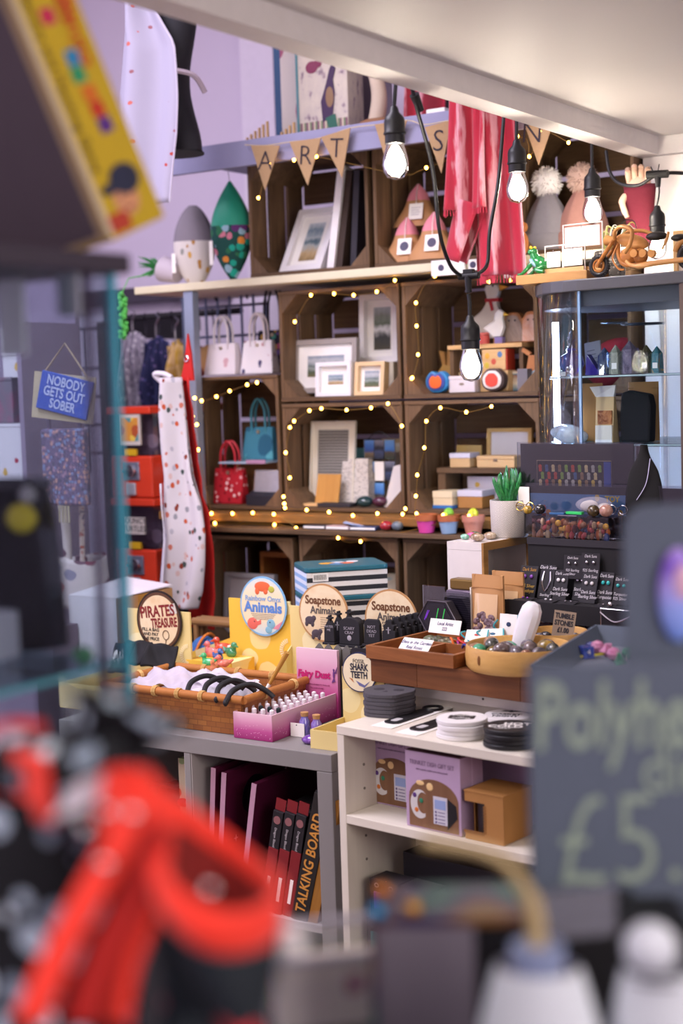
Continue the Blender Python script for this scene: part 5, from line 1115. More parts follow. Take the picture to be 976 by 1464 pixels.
for r in range(9):
    for c in range(4):
        x = -w+.016+c*(2*w-.032)/3; y = .024+r*.025; dark = r == 1 and c > 0
        v = T('glitter_bottle', f"{'white' if not dark else 'black'}-capped bottle, {['first', 'second', 'third', 'last'][c]} in row {['one','two','three','four','five','six','seven','eight','nine'][r]} of the fairy dust box", 'bottle', (fdl.x+x, fdl.y+y, KZ+.028), 0, 'tiny glitter bottles')
        if vt is None:
            part(v, 'glass_vial', VG, la([(.006, 0), (.0066, .004), (.0066, .020), (.004, .024), (.004, .026)], 12), smooth=True); part(v, 'cap', mat('#e6dfe4', .4), la([(.0052, .0262), (.0056, .030), (.0052, .036), (.002, .038)], 12), smooth=True); vt = v
        else:
            for ch in vt.children:
                cc = ch.copy(); COL.objects.link(cc); cc.parent = v
        if dark: 
            for ch in v.children:
                if ch.name.startswith('cap'): ch.data = ch.data.copy(); ch.data.materials[0] = mat('#1d2a2c', .4)
# keyring bottles in front
for k, (px, py, c, l) in enumerate(((436, 1048, '#3a4a9a', 'blue glitter bottle with a cork and blank tag at the table edge'), (453, 1052, '#7a4a9c', 'purple glitter bottle standing beside the blue corked one'))):
    q = at(px, py+4, Z=KZ+.001); t = T('corked_bottle', l, 'bottle', (q.x, q.y, KZ+.001), 0, None)
    part(t, 'glass_jar', marble([(.35, c), (.6, '#8a7ac0'), (.75, '#b9b0d8')], 60, .1, 1, .7), la([(.010, 0), (.012, .004), (.012, .034), (.008, .040), (.008, .044)], 18), smooth=True); part(t, 'cork', mat('#b98a5a', .8), cy((0, 0, .0442), (0, 0, .053), .008, .009, 14), smooth=True)
    if k == 0: part(t, 'price_tag', CARD, bx(-.028, .008, -.0145, -.013, -.0, .030)); part(t, 'tag_hole', INK, cy((-.012, -.0152, .026), (-.012, -.0145, .026), .0015, n=8))
for px, py, l in ((443, 1064, 'purple glitter pouch lying at the very edge of the grey table'), (470, 1050, 'purple glitter pouch beside the white shelf unit')):
    q = at(px, py, Z=KZ+.001); S('glitter_pouch', l, 'pouch', marble([(.35, '#5a2f86'), (.6, '#8a5ab8'), (.75, '#d0a8e0')], 70, .15, 1, .7), rock((0, 0, .010), (.022, .014, .010), px, .12), loc=(q.x, q.y+.006, KZ+.0005), smooth=True)

# --- gravestone erasers with picket fence
gx = at(462, 915, Y=2.80)
GR = mat('#211f24', .75, bump=.15)
PK = mat('#6a6762', .7)
a = at(450, 960, Y=2.81).x; b = at(556, 960, Y=2.81).x
t = T('picket_display', 'grey picket fence display stand full of black gravestones', 'display stand', ((a+b)/2, 2.81, KZ+.001)); w = (b-a)/2; zf = at(480, 922, Y=2.81).z-KZ
for k in range(8):
    x = -w+(k+.5)*2*w/8; hw = w/8*.86
    part(t, 'picket', PK, pxz([(x-hw, 0), (x+hw, 0), (x+hw, zf-.012), (x, zf), (x-hw, zf-.012)], 0, .006), bevel=.001)
part(t, 'step', mat('#4a484a', .7), bx(-w, w, .007, .06, 0, zf*.55)); part(t, 'step', mat('#4a484a', .7), bx(-w, w+.06, .0605, .09, 0, zf*.80))
pq = part(t, 'plaque', mat('#1f1d22', .6), pxz(rr(.005, .058, zf*.55, zf*.98, .006), -.006, -.001)); txt(pq, 'DIED', .016, (.03, -.0065, zf*.78), CARD, sx=.8)
def grave(label, x0, x1, ytop, ybot, Y, style, words, size):
    p = at((x0+x1)/2, ybot, Y=Y); w = (at(x1, ybot, Y=Y).x-at(x0, ybot, Y=Y).x)/2; h = at((x0+x1)/2, ytop, Y=Y).z-p.z
    t = T('gravestone', label, 'gravestone', (p.x, Y, p.z), 0, 'black gravestone erasers')
    if style == 'round': P = [(-w, 0), (w, 0), (w, h*.72)]+[(w*math.cos(k)*1.0, h*.72+h*.28*math.sin(k)) for k in [PI*i/12 for i in range(1, 12)]]+[(-w, h*.72)]
    elif style == 'flat': P = [(-w, 0), (w, 0), (w*.95, h*.82), (w*.7, h), (-w*.7, h), (-w*.95, h*.82)]
    elif style == 'cross': P = [(-w, 0), (w, 0), (w*.9, h*.55), (w*.3, h*.78), (w*.18, h*.80), (w*.18, h*.86), (w*.5, h*.86), (w*.5, h*.93), (w*.18, h*.93), (w*.18, h), (-w*.18, h), (-w*.18, h*.93), (-w*.5, h*.93), (-w*.5, h*.86), (-w*.18, h*.86), (-w*.18, h*.80), (-w*.3, h*.78), (-w*.9, h*.55)]
    else: P = [(-w, 0), (w, 0), (w, h*.45), (w*.72, h*.5), (w*.85, h*.72), (w*.5, h*.78), (w*.45, h*.95), (0, h), (-w*.45, h*.95), (-w*.5, h*.78), (-w*.85, h*.72), (-w*.72, h*.5), (-w, h*.45)]
    part(t, 'stone', GR, pxz(P, 0, .012), bevel=.0015)
    part(t, 'foot', GR, bx(-w*1.15, w*1.15, -.004, .016, -.006, -.0002), bevel=.001)
    if words: txt(t, words, size, (0, -.0006, h*.52), mat('#a29ca4', .7))
    else: part(t, 'carved_cross', mat('#a29ca4', .7), bx(-.0015, .0015, -.001, 0, h*.35, h*.65), bx(-.006, .006, -.001, 0, h*.52, h*.55))
    return t
grave('gravestone with a cross on top, at the start of the fence', 463, 478, 880, 918, 2.84, 'cross', 'HATER\nME', .008)
grave('cross-topped gravestone standing second behind the fence', 476, 490, 874, 916, 2.865, 'cross', None, 0)
grave('cross-topped gravestone at the back of the fence', 490, 506, 872, 914, 2.885, 'cross', None, 0)
g_ = grave('largest round-topped gravestone with a carved skull', 485, 514, 883, 922, 2.845, 'round', 'SCARY\nCRAP', .010)
part(g_, 'carved_skull', mat('#a29ca4', .7), el((0, -.0002, .016), (.006, .0012, .0065), 12, 8))
grave('rounded gravestone tucked behind the skull gravestone', 500, 517, 883, 920, 2.88, 'round', 'R.I.P', .007)
grave('gravestone reading not dead yet', 520, 543, 886, 921, 2.85, 'flat', 'NOT\nDEAD\nYET', .010)
grave('lobed gravestone with a small carved cross, in front of the queue', 546, 565, 886, 917, 2.85, 'lobe', None, 0)
for k, wd in enumerate(('second', 'third', 'fourth', 'last')):
    grave(f'lobed gravestone, {wd} in the overlapping queue by the wooden tray', 557+9*k, 575+9*k, 882-2*k, 914-2*k, 2.865+.02*k, 'lobe', '', 0)
S('fence_backing', 'grey card base behind the picket fence under the gravestones', 'base', mat('#4a484a', .7), bx(0, at(600, 925, Y=2.86).x-at(552, 925, Y=2.86).x, 0, .08, 0, at(555, 920, Y=2.85).z-KZ-.0075), loc=(at(552, 925, Y=2.86).x, 2.835, KZ+.001))

# --- shark teeth box
a = at(487, 985, Y=2.66).x; b = at(549, 985, Y=2.66).x
t, w, d = tray('cream display box of fossil shark teeth with a navy-ringed round sign', a+.004, b, 2.53, 2.66, .04, at(510, 955, Y=2.66).z-KZ, YEL, group=None)
p = at(514, 961, Y=2.655); x, z = p.x-t.location.x, p.z-t.location.z; rad = (at(514, 933, Y=2.655).z-at(514, 990, Y=2.655).z)/2
ds = disc(t, x, z, rad, d-.004, mat('#222b52', .5), mat('#e6d9b8', .6), 1.)
NV = mat('#2b2c3c', .6)
txt(ds, 'FOSSIL', rad*.28, (x, d-.0080, z+rad*.55), NV, sx=.85); txt(ds, 'SHARK\nTEETH', rad*.46, (x, d-.0080, z+rad*.05), NV, bold=.0006, sx=.72, lead=.85)
part(ds, 'shark_print', mat('#6a6a98', .6), pxz([(x-rad*.2, z-rad*.42), (x+rad*.3, z-rad*.62), (x+rad*.62, z-rad*.4), (x+rad*.3, z-rad*.75), (x-.0, z-rad*.66)], d-.0080, d-.0076)); part(ds, 'tooth_print', mat('#b5703c', .6), pxz([(x-rad*.6, z-rad*.3), (x-rad*.4, z-rad*.35), (x-rad*.3, z-rad*.55)], d-.0080, d-.0076))
rn = random.Random(4)
for k in range(8):
    q = at(488+rn.uniform(-14, 22), 1018+rn.uniform(-10, 8), Z=KZ+.02)
    S('shark_tooth', f"{['amber', 'ochre', 'honey', 'buff', 'straw', 'golden', 'tan', 'sandy'][k]} fossil tooth lying loose below the shark teeth sign", 'tooth', mat(rn.choice(['#c9a04a', '#b8893a', '#d6b878']), .4), pxz([(-.012, .012), (.012, .012), (.006, 0), (.001, -.018), (-.004, -.002)], -.003, .003), loc=(max(t.location.x-w+.02, min(t.location.x+w-.02, q.x)), min(2.64, max(2.545, q.y)), KZ+.008), rot=(1.4, rn.uniform(-.3, .3), rn.uniform(0, 6)), bevel=.001, group='loose fossil shark teeth')

# ------------------------------------------------------------------ inside the grey cube unit
z0 = kz2
PUR = mat('#5a1638', .45)
def slab(label, name, cat, px, py0, py1, depth0, depth1, th, m, lean=0., h=None, rz=0.):
    pass
# big maroon flat packs standing on edge, deep into the cube
def pack(label, x, y, L, h, th, lean, m, extra=None):
    t = T('flat_pack', label, 'packet', (x, y, z0+.002), 0, 'maroon flat gift packs', rot=(0, lean, 0))
    part(t, 'sleeve', m, bx(0, th, 0, L, 0, h), bevel=.001); part(t, 'pale_edge', mat('#b58aa0', .5), bx(-.0006, th+.0006, -.001, .0, 0, h))
    if extra: extra(t, th, L, h)
    return t
def stars(t, th, L, h):
    part(t, 'black_window', mat('#1a1018', .3), tr(pxz(circ(.045, 30, L*.35, h*.75), 0, .001), (th+.0011, 0, 0), (0, 0, PI/2)))
    part(t, 'star_print', mat('#c9a8b8', .5), *[tr(pxz([(s*(.5 if k % 2 else 1)*.008*math.cos(k*PI/4)*(1 if k % 2 == 0 else .4), .008*(1 if k % 2 == 0 else .4)*math.sin(k*PI/4)) for k in range(8)], 0, .001), (th+.0011, L*y, h*z_), (0, 0, PI/2)) for s, y, z_ in ((1, .15, .45), (.7, .6, .3), (.8, .75, .85))])
xk = (KX0+KX1)/2
pack('maroon flat pack with a round black window leaning by the white divider', xk+.020, 2.53, .30, .30, .012, .08, PUR)
pack('maroon flat pack with silver stars behind the first one', xk+.048, 2.525, .31, .295, .012, .10, PUR, stars)
pack('maroon flat pack with dark red lettering in the middle of the cube', xk+.115, 2.52, .32, .285, .012, .17, mat('#561436', .45))
pack('small maroon packet slumped against the black boxes', xk+.165, 2.52, .22, .22, .010, .30, mat('#4c1230', .45))
BX = mat('#1d1a1e', .5)
for k, wd in enumerate(('nearest the maroon packets', 'in the middle of its trio', 'touching the talking board box')):
    t = T('incense_box', f'tall black and red card box {wd}', 'box', (xk+.175+.030*k, 2.515, z0+.002), 0, 'tall black and red boxes', rot=(-.0, .20, 0))
    part(t, 'lower_body', mat('#7a1a1f', .5), bx(0, .026, 0, .13, 0, .15), bevel=.001); part(t, 'upper_body', BX, bx(0, .026, 0, .13, .1504, .235), bevel=.001); part(t, 'label', CARD, bx(.009, .017, -.0012, 0, .03, .085)); part(t, 'emblem', mat('#8a5a5c', .5), pxz(circ(.009, 18, .013, .215), -.0012, 0)); txt(t, 'Dragon Blood', .008, (.013, -.0012, .175), mat('#b9b2b4', .6), rot=(PI/2, PI/2, 0)); part(t, 'open_flap', mat('#7a1a1f', .5), bx(0, .026, .006, .0075, .2355, .262)); part(t, 'silver_lining', CHROME, el((.013, .03, .236), (.009, .012, .008), 10, 6))
t = T('talking_board', 'black-spined talking board game box leaning in the cube', 'game box', (xk+.262, 2.508, z0+.002), rot=(0, .25, 0))
part(t, 'spine', mat('#1f1c1a', .5), bx(0, .042, 0, .30, 0, .295), bevel=.001); part(t, 'brown_side', wood('#8a5a24', '#a8742f', 'Z', bump=.05), bx(.0424, .066, .002, .30, .0, .294)); part(t, 'dark_cap', BX, bx(.0, .042, .004, .30, .2952, .298))
txt(t, 'TALKING BOARD', .034, (.021, -.0006, .137), mat('#c98a3c', .5), rot=(PI/2, -PI/2, 0), bold=.0006, sx=.86)
part(t, 'moon_print', BX, tr(pxz(circ(.03, 24, .08, .13), 0, .001), (.0663, 0, 0), (0, 0, PI/2)))
t = T('incense_pack', 'clear bag of black incense sticks beside the talking board box', 'packet', (KX1-.075, 2.53, z0+.002), rot=(0, -.02, 0))
part(t, 'film', gauze('#c9c4cc', .3), rock((0, 0, .07), (.018, .012, .07), 2, .1), smooth=True); part(t, 'sticks', mat('#201e22', .5), *[cy((-.012+.004*k, 0, .004), (-.014+.005*k, .004, .15), .0022, n=6) for k in range(7)])
# second cube (beyond divider): vampire box etc.
t = T('vampire_kit', 'dark red box lettered vampire kit in the far cube', 'box', (xk-.22, 2.56, z0+.002))
part(t, 'box_body', mat('#4a1114', .5), bx(0, .17, 0, .2, 0, .135), bevel=.002); txt(t, 'VAMPIRE\nKIT', .030, (.10, -.0006, .08), mat('#b9a8a8', .6), sx=.75); 
t = T('black_case', 'small black case with a strap on top of the vampire kit', 'case', (xk-.21, 2.60, z0+.138)); part(t, 'case_body', BX, rock((.06, .05, .04), (.07, .05, .04), 3, .06), smooth=True); part(t, 'strap', BX, tu(sm([(.0, .0, .05), (.03, -.02, .085), (.1, .0, .08)], 5), .006, 6))
t = T('red_bow_bag', 'floral gift bag tied with a red bow beside the cube divider', 'gift bag', (xk-.045, 2.555, z0+.002)); part(t, 'bag_body', spots('#b9a890', ['#c9a23a', '#8a9a6a', '#b0553c'], 30, .4), bx(-.03, .03, .004, .10, .02, .30)); part(t, 'bow', mat('#b01a1e', .5), el((-.014, -.004, .20), (.016, .008, .010)), el((.014, -.004, .20), (.016, .008, .010)), el((0, -.008, .20), (.006, .006, .006)), smooth=True); part(t, 'ribbon', mat('#b01a1e', .5), bx(-.004, .004, .0, .003, .02, .30)); part(t, 'dark_base', BX, bx(-.031, .031, .002, .1, 0, .0195))
S('dark_book', 'dark book standing against the cube divider behind the red bow', 'book', BX, bx(0, .015, 0, .2, 0, .24), loc=(xk-.030+.003, 2.60, z0+.002), bevel=.001)
for px, c, l in ((405, '#8f9ac4', 'pale blue card at the back of the cube above the maroon packs'), (440, '#b08a5c', 'tan card at the back corner of the cube')):
    S('backing_card', l, 'card', mat(c, .7), bx(-.05, .05, 0, .003, 0, .31), loc=(min(at(px, 1110, Y=2.86).x, KX1-.10), 2.865+.008*(px > 420), z0+.002))
# ------------------------------------------------------------------ white shelf unit in front, counter behind
# both stand turned 8 degrees from the wall: built square in the counter's own frame, then turned
PIV, PHI = Vector((-1.64, 2.46, 0)), math.radians(-8)
MC = Matrix.Translation(PIV) @ Matrix.Rotation(PHI, 4, 'Z') @ Matrix.Translation(-PIV); MCI = MC.inverted()
at_room = at; before = set(bpy.data.objects)
def at(px, py, X=None, Y=None, Z=None):
    v = MCI.to_3x3() @ (fwd + rgt*((px-IW/2)/FPX) - upv*((py-IH/2)/FPX)); c = MCI @ CAM
    t = (X-c.x)/v.x if X is not None else (Y-c.y)/v.y if Y is not None else (Z-c.z)/v.z
    return c + v*t

WT = wood('#d3cabb', '#e2dacb', 'X', .6, .5, .05)
WTZ = wood('#d3cabb', '#e2dacb', 'Z', .6, .5, .05)
wx0, wx1, wy0, wy1, wz = at(481, 1037, Y=2.46).x, -.98, 2.46, 2.69, .842
t = T('white_shelf_unit', 'cream white open shelf unit with coasters on top and gift sets inside', 'shelf unit', (wx0, wy0, 0)); W_ = wx1-wx0; D_ = wy1-wy0
part(t, 'side_panel', WTZ, bx(0, .018, 0, D_, 0, wz-.0185), bevel=.001); part(t, 'side_panel', WTZ, bx(W_-.018, W_, 0, D_, 0, wz-.0185), bevel=.001)
part(t, 'top_board', WT, bx(0, W_, -.001, D_, wz-.018, wz), bevel=.001)
zsh = at(495, 1165, Y=2.46).z; zsh3 = at(500, 1372, Y=2.46).z
for z in (zsh, zsh3, .08): part(t, 'shelf_board', WT, bx(.0185, W_-.0185, 0, D_-.006, z-.018, z), bevel=.001)
part(t, 'back_panel', WT, bx(.0185, W_-.0185, D_-.0055, D_, .08, wz-.0185))
pinm = mat('#7a7468', .6); part(t, 'shelf_pin', pinm, *[cy((.018, .06, z), (.0195, .06, z), .003, n=8) for z in (.55, .60, .70, .75)])
# counter block (white back unit) with wood butcher-block slab
ct0 = at(531, 985, Y=2.66).x
zb0, zb1 = .893, .945
t = T('display_counter', 'white display counter carrying the dark wooden slab', 'counter', (ct0, 2.70, 0))
part(t, 'front_panel', WT, bx(0, .95, .012, .03, 0, zb0-.001)); part(t, 'front_rail', mat('#dcd5cc', .5), bx(0, .95, -.004, .0115, zb0-.032, zb0-.001), bevel=.001); part(t, 'screw', mat('#5a5650', .4, .6), cy((.27, -.0055, zb0-.017), (.27, -.004, zb0-.017), .0025, n=10), cy((.55, -.0055, zb0-.017), (.55, -.004, zb0-.017), .0025, n=10))
part(t, 'side_panel', WT, bx(0, .018, .0305, .88, 0, zb0-.001)); part(t, 'side_panel', WT, bx(.932, .95, .0305, .88, 0, zb0-.001)); part(t, 'back_panel', WT, bx(.0185, .9315, .86, .88, 0, zb0-.001))
DW = wood('#4f2d18', '#8a5530', 'X', .8, .5, .15)
t = T('wooden_slab', 'thick dark block-wood slab under the tray and tumble stone bowls', 'slab', (ct0-.005, 2.648, zb0)); part(t, 'front_stave', DW, bx(0, .14, 0, .05, 0, zb1-zb0), bevel=.0015); part(t, 'front_stave', wood('#57321b', '#8f5a34', 'X', .8, .5, .15), bx(.1404, .40, 0, .05, 0, zb1-zb0), bevel=.0015); part(t, 'front_stave', DW, bx(.4004, .96, 0, .05, 0, zb1-zb0), bevel=.0015); part(t, 'slab_top', wood('#57321b', '#8f5a34', 'X', .8, .5, .15), bx(0, .97, .0504, .93, 0, zb1-zb0))

# coasters and bottle openers on the white unit
CZ_ = wz+.0006
def onw(px, py): return at(px, py, Z=wz)
q = onw(551, 1020)
SK_ = mat('#4d4a50', .75, bump=.1)
for k in range(6):
    P = [(v.x, v.y) for v in sm([Vector(v) for v in ((-.026, -.052, 0), (.026, -.052, 0), (.044, -.026, 0), (.056, .004, 0), (.040, .042, 0), (.0, .056, 0), (-.040, .042, 0), (-.056, .004, 0), (-.044, -.026, 0))], 4, True)]
    t = T('skull_coaster', f"{['bottom', 'second', 'third', 'fourth', 'fifth', 'top'][k]} dark grey felt skull coaster of the pile, counting up from the white unit", 'coaster', (q.x+.002*(k % 2), q.y+.01, CZ_+.0082*k), .25+.04*(k % 3), 'grey skull coasters')
    part(t, 'felt', SK_, pxy(P, 0, .0076), bevel=.001)
    if k == 5: part(t, 'eye_socket', mat('#333036', .8), pxy([(-.022+.012*math.cos(a), .002+.011*math.sin(a)) for a in [i*PI/9 for i in range(18)]], .0076, .0079)); part(t, 'eye_socket', mat('#333036', .8), pxy([(.022+.012*math.cos(a), .002+.011*math.sin(a)) for a in [i*PI/9 for i in range(18)]], .0076, .0079)); part(t, 'nose_hole', mat('#333036', .8), pxy([(-.006, -.022), (.006, -.022), (0, -.010)], .0076, .0079))
for (a, b), l in ((((556, 1036), (628, 1012)), 'black bottle opener on a white card nearest the skull coasters'), (((592, 1046), (665, 1022)), 'black bottle opener on a white card beside the white coasters')):
    p0, p1 = onw(*a), onw(*b); v = p1-p0; an = math.atan2(v.y, v.x); Ln = v.length
    t = T('bottle_opener', l, 'bottle opener', (p0.x, p0.y, CZ_), an, 'carded bottle openers')
    part(t, 'card', CARD, bx(-.03, Ln+.01, -.028, .024, 0, .0012)); bl = rr(0, Ln, -.019, .019, .016)
    part(t, 'blade', mat('#1b1a1d', .4), pxy(rr(0, Ln*.78, -.019, .019, .014), .0014, .0042), bevel=.0005)
    part(t, 'ring', mat('#1b1a1d', .4), tu([(Ln*.86+.021*math.cos(k), .019*math.sin(k), .0035) for k in [i*PI/12 for i in range(24)]], .0035, 6, True), smooth=True); part(t, 'slot', mat('#d9d6d6', .4, .2), pxy(rr(.014, .040, -.008, .008, .004), .0043, .0048))
def disc_stack(px, py, n, r, m_, kind, group, wl, dz=.0092):
    q = onw(px, py)
    for k in range(n):
        t = T('round_coaster', f"{wl} round coaster, {['bottom', 'second', 'third', 'top'][k if n > 3 else ([0, 1, 3][k] if n == 3 else [0, 3][k])]} of its pile", 'coaster', (q.x+.002*((k*7) % 3-1), q.y+.002*(k % 2), CZ_+dz*k), .0, group)
        part(t, 'disc', m_, la([(r-.001, 0), (r, .001), (r, .0075), (r-.001, .0085)], 48), smooth=40)
        if k == n-1:
            rz_ = .45
            if kind == 'coffin':
                part(t, 'coffin_print', BLACK, tr(pxy([(-.012, -.026), (.012, -.026), (.022, .006), (.012, .026), (-.012, .026), (-.022, .006)], .0085, .009), (0, 0, 0), (0, 0, rz_+PI/2)))
                txt(t, 'COFFINS\nor\nCOFFEE', .0105, (0, 0, .0091), CARD, rot=(0, 0, rz_))
                part(t, 'cross_print', CARD, tr(bx(-.001, .001, -.003, .006, .009, .0093), (-.008, .018, 0), (0, 0, rz_)), tr(bx(-.003, .003, .001, .003, .009, .0093), (-.008, .018, 0), (0, 0, rz_)))
            elif kind == 'hot': txt(t, 'HOT', .024, (.004, .018, .0086), CARD, rot=(0, 0, rz_), bold=.0006); txt(t, 'COFFEE', .010, (-.002, .004, .0086), CARD, rot=(0, 0, rz_)); txt(t, 'COLD', .024, (-.004, -.010, .0086), CARD, rot=(0, 0, rz_), bold=.0006); txt(t, 'HEART', .010, (0, -.026, .0086), CARD, rot=(0, 0, rz_))
            else: txt(t, 'CASKET\nNIGHT', .017, (0, -.012, .0086), INK, rot=(0, 0, rz_), bold=.0006); part(t, 'bat_print', INK, tr(pxy([(-.02, .0), (-.012, .008), (-.004, .004), (0, .010), (.004, .004), (.012, .008), (.02, 0), (.006, -.002), (0, -.008), (-.006, -.002)], .0085, .009), (-.01, .022, 0), (0, 0, rz_)))
WC = mat('#e6e2e0', .5)
disc_stack(661, 1052, 4, .050, WC, 'coffin', 'white coffin coasters', 'white coffin-printed')
disc_stack(727, 1034, 2, .050, WC, 'casket', 'white bat coasters', 'white bat-printed')
disc_stack(730, 1065, 4, .051, mat('#1d1c1f', .5), 'hot', 'black hot-cold coasters', 'black hot-and-cold')
# shelf contents
z1 = zsh+.0006
def trinket(label, x, y, w, h, d):
    t = T('trinket_gift_set', label, 'gift box', (x, y, z1), 0, 'trinket dish gift sets'); a = w/2
    LIL = mat('#b59ab8', .55); part(t, 'carton', LIL, bx(-a, a, 0, d, 0, h), bevel=.0012); part(t, 'dark_top', mat('#5a3a44', .6), bx(-a+.001, a-.001, .001, d-.001, h, h+.0008))
    arch = [(-a*.88, h*.02), (a*.92, h*.02), (a*.92, h*.42)]+[(a*.02+a*.90*math.cos(k), h*.40+h*.27*math.sin(k)) for k in [PI*i/16 for i in range(1, 16)]]+[(-a*.88, h*.40)]
    ph = part(t, 'photo_print', wood('#6a4a34', '#8a6549', 'Z', .6, .5, 0), pxz(arch, -.0006, 0))
    part(ph, 'moon_dish', mat('#cdc8c6', .5), pxz([(-a*.48+a*.34*math.cos(k), h*.32+h*.19*math.sin(k)) for k in [PI*.28+i*PI*1.42/16 for i in range(17)]]+[(-a*.36+a*.21*math.cos(k), h*.34+h*.14*math.sin(k)) for k in [PI*1.62-i*PI*1.2/14 for i in range(15)]], -.0012, -.0006))
    for x_, z_, c in ((-.66, .43, '#5a3a7a'), (-.42, .37, '#2f7a5a'), (-.60, .24, '#c9702f')): part(ph, 'crystal_print', mat(c, .3), el((a*x_, -.0014, h*z_), (.005, .0008, .005), 10, 6))
    cp = part(ph, 'leaflet_print', mat('#c9c6d0', .6), bx(a*.02, a*.52, -.0012, -.0006, h*.10, h*.46)); part(cp, 'blue_arch', mat('#8fa0cc', .6), pxz([(a*.07, h*.30), (a*.47, h*.30), (a*.47, h*.42), (a*.07, h*.42)], -.0016, -.0012)); part(cp, 'dots', mat('#5a4a7a', .6), *[el((a*.11, -.0014, h*(.26-.045*k)), (.0025, .0006, .0025), 8, 5) for k in range(4)], *[bx(a*.18, a*.44, -.0015, -.0012, h*(.255-.045*k), h*(.265-.045*k)) for k in range(4)])
    part(ph, 'black_cloth', BLACK, pxz([(a*.52, h*.05), (a*.88, h*.22), (a*.84, h*.38), (a*.55, h*.45)], -.0013, -.0006)); part(ph, 'candle_glow', mat('#e8c48a', .5), el((-a*.1, -.001, h*.57), (.008, .0008, .008), 14, 8), el((-a*.45, -.001, h*.60), (.010, .0008, .005), 14, 8))
    txt(t, 'TRINKET DISH GIFT SET', .0125, (-a*.02, -.0006, h*.86), mat('#7d6480', .6), sx=.82); txt(t, 'with crystals, leaflet and velvet pouch', .0052, (-a*.02, -.0006, h*.78), mat('#7d6480', .6))
    part(t, 'side_print', mat('#c2a8c6', .55), bx(a, a+.0006, d*.5, d*.54, 0.004, h-.004))
    return t
q = at(622, 1180, Z=z1); Yt = 2.475
x0 = at(580, 1130, Y=Yt).x; x1 = at(658, 1130, Y=Yt).x; ht = at(580, 1072, Y=Yt).z-z1
trinket('lilac trinket dish gift set at the front of the shelf, beside the brown window box', (x0+x1)/2, Yt, x1-x0, ht, .075)
Yt2 = 2.56; x0b = at(527, 1100, Y=Yt2).x
trinket('lilac trinket dish gift set standing behind the front one', x0b+(x1-x0)/2, Yt2, x1-x0, ht, .075)
S('gift_carton', 'lilac carton side showing behind the front trinket gift set', 'gift box', mat('#a58aa8', .6), bx(-.06, .06, 0, .05, 0, ht*.97), loc=(x1+.01, 2.615, z1), bevel=.001)
a = at(664, 1150, Y=2.475).x; b = at(738, 1150, Y=2.475).x; h = at(664, 1128, Y=2.475).z-z1-.004
KB = mat('#a8763f', .7, var=.05, scale=40)
t = T('window_box', 'brown kraft mug box with an open scalloped window', 'box', (a, 2.475, z1)); w = b-a-.03; d = .095
part(t, 'front_wall', KB, bx(w*.52, w, 0, .002, 0, h), bx(0, w*.5195, 0, .002, h*.80, h), bx(0, w*.5195, 0, .002, 0, h*.16)); part(t, 'side_wall', KB, bx(w-.002, w, .0022, d, 0, h)); part(t, 'back_wall', KB, bx(0, w-.0022, d-.002, d, 0, h)); part(t, 'top_flap', KB, bx(-.001, w+.001, -.001, d+.001, h+.0003, h+.003)); part(t, 'base', KB, bx(0, w-.003, .0024, d-.003, 0, .002)); part(t, 'corner_wall', KB, bx(0, .002, .03, d-.003, h*.0+.003, h)); part(t, 'scallops', mat('#8a5c2c', .7), *[cy((w*.52, -.0008, h*(.2+.066*k)), (w*.52, 0, h*(.2+.066*k)), .0032, n=8) for k in range(9)], *[cy((w*.06*k, -.0008, h*.16), (w*.06*k, 0, h*.16), .0032, n=8) for k in range(9)])
part(t, 'mug', mat('#2a262a', .3, coat=.4), la([(.03, .003), (.034, .01), (.034, h*.86), (.031, h*.88)], 24, (w*.42, d*.5, 0)), smooth=True)
# lower shelf: incense cone boxes
z3 = zsh3+.0006
BP = mat('#1f1c22', .55)
def cbox(label, px, Y, z, col, h=.085, w=.075):
    x = at(px, 1250, Y=Y).x; t = T('candle_box', label, 'box', (x, Y, z), 0, 'black boxes of coloured spell candles'); a = w/2
    part(t, 'carton', BP, bx(-a, a, 0, .055, 0, h), bevel=.001)
    part(t, 'window', mat('#0d0c10', .2), bx(-a*.7, a*.7, -.0008, 0, h*.28, h*.72)); part(t, 'candles', mat(col, .4), *[cy((-a*.55+a*.27*k, -.0018, h*.30), (-a*.55+a*.27*k, -.0018, h*.70), a*.11, n=8) for k in range(5)]); part(t, 'scroll_print', mat('#8a8490', .6), tu([(.005*math.cos(k)-a*.5, -.0004, h*.86+.004*math.sin(k)) for k in [i*PI/5 for i in range(10)]], .0008, 5, True), tu([(.005*math.cos(k)+a*.5, -.0004, h*.86+.004*math.sin(k)) for k in [i*PI/5 for i in range(10)]], .0008, 5, True)); txt(t, 'SPELL\nCANDLES', .007, (0, -.0006, h*.15), mat('#a8a2ae', .6))
    return t
xx = wx0+.02+.055
for k, (dx, c, z, wd) in enumerate(((0, '#2f9a94', 0, 'turquoise'), (.080, '#3f5ab0', 0, 'blue'), (.160, '#2a7f52', 0, 'green'), (.012, '#6a2f9a', .0865, 'purple'), (.092, '#7a2f86', .0865, 'magenta'))):
    x = xx+dx; t = cbox(f'black box of {wd} candles {"stacked on the turquoise and blue ones" if z else "on the low white shelf"}', 540, 2.49+(.0), z3+z, c); t.location.x = x
S('candle_carton', 'long black patterned carton behind the candle boxes', 'box', BP, bx(-.02, .30, 0, .055, 0, .21), loc=(xx+.02, 2.57, z3), bevel=.001)

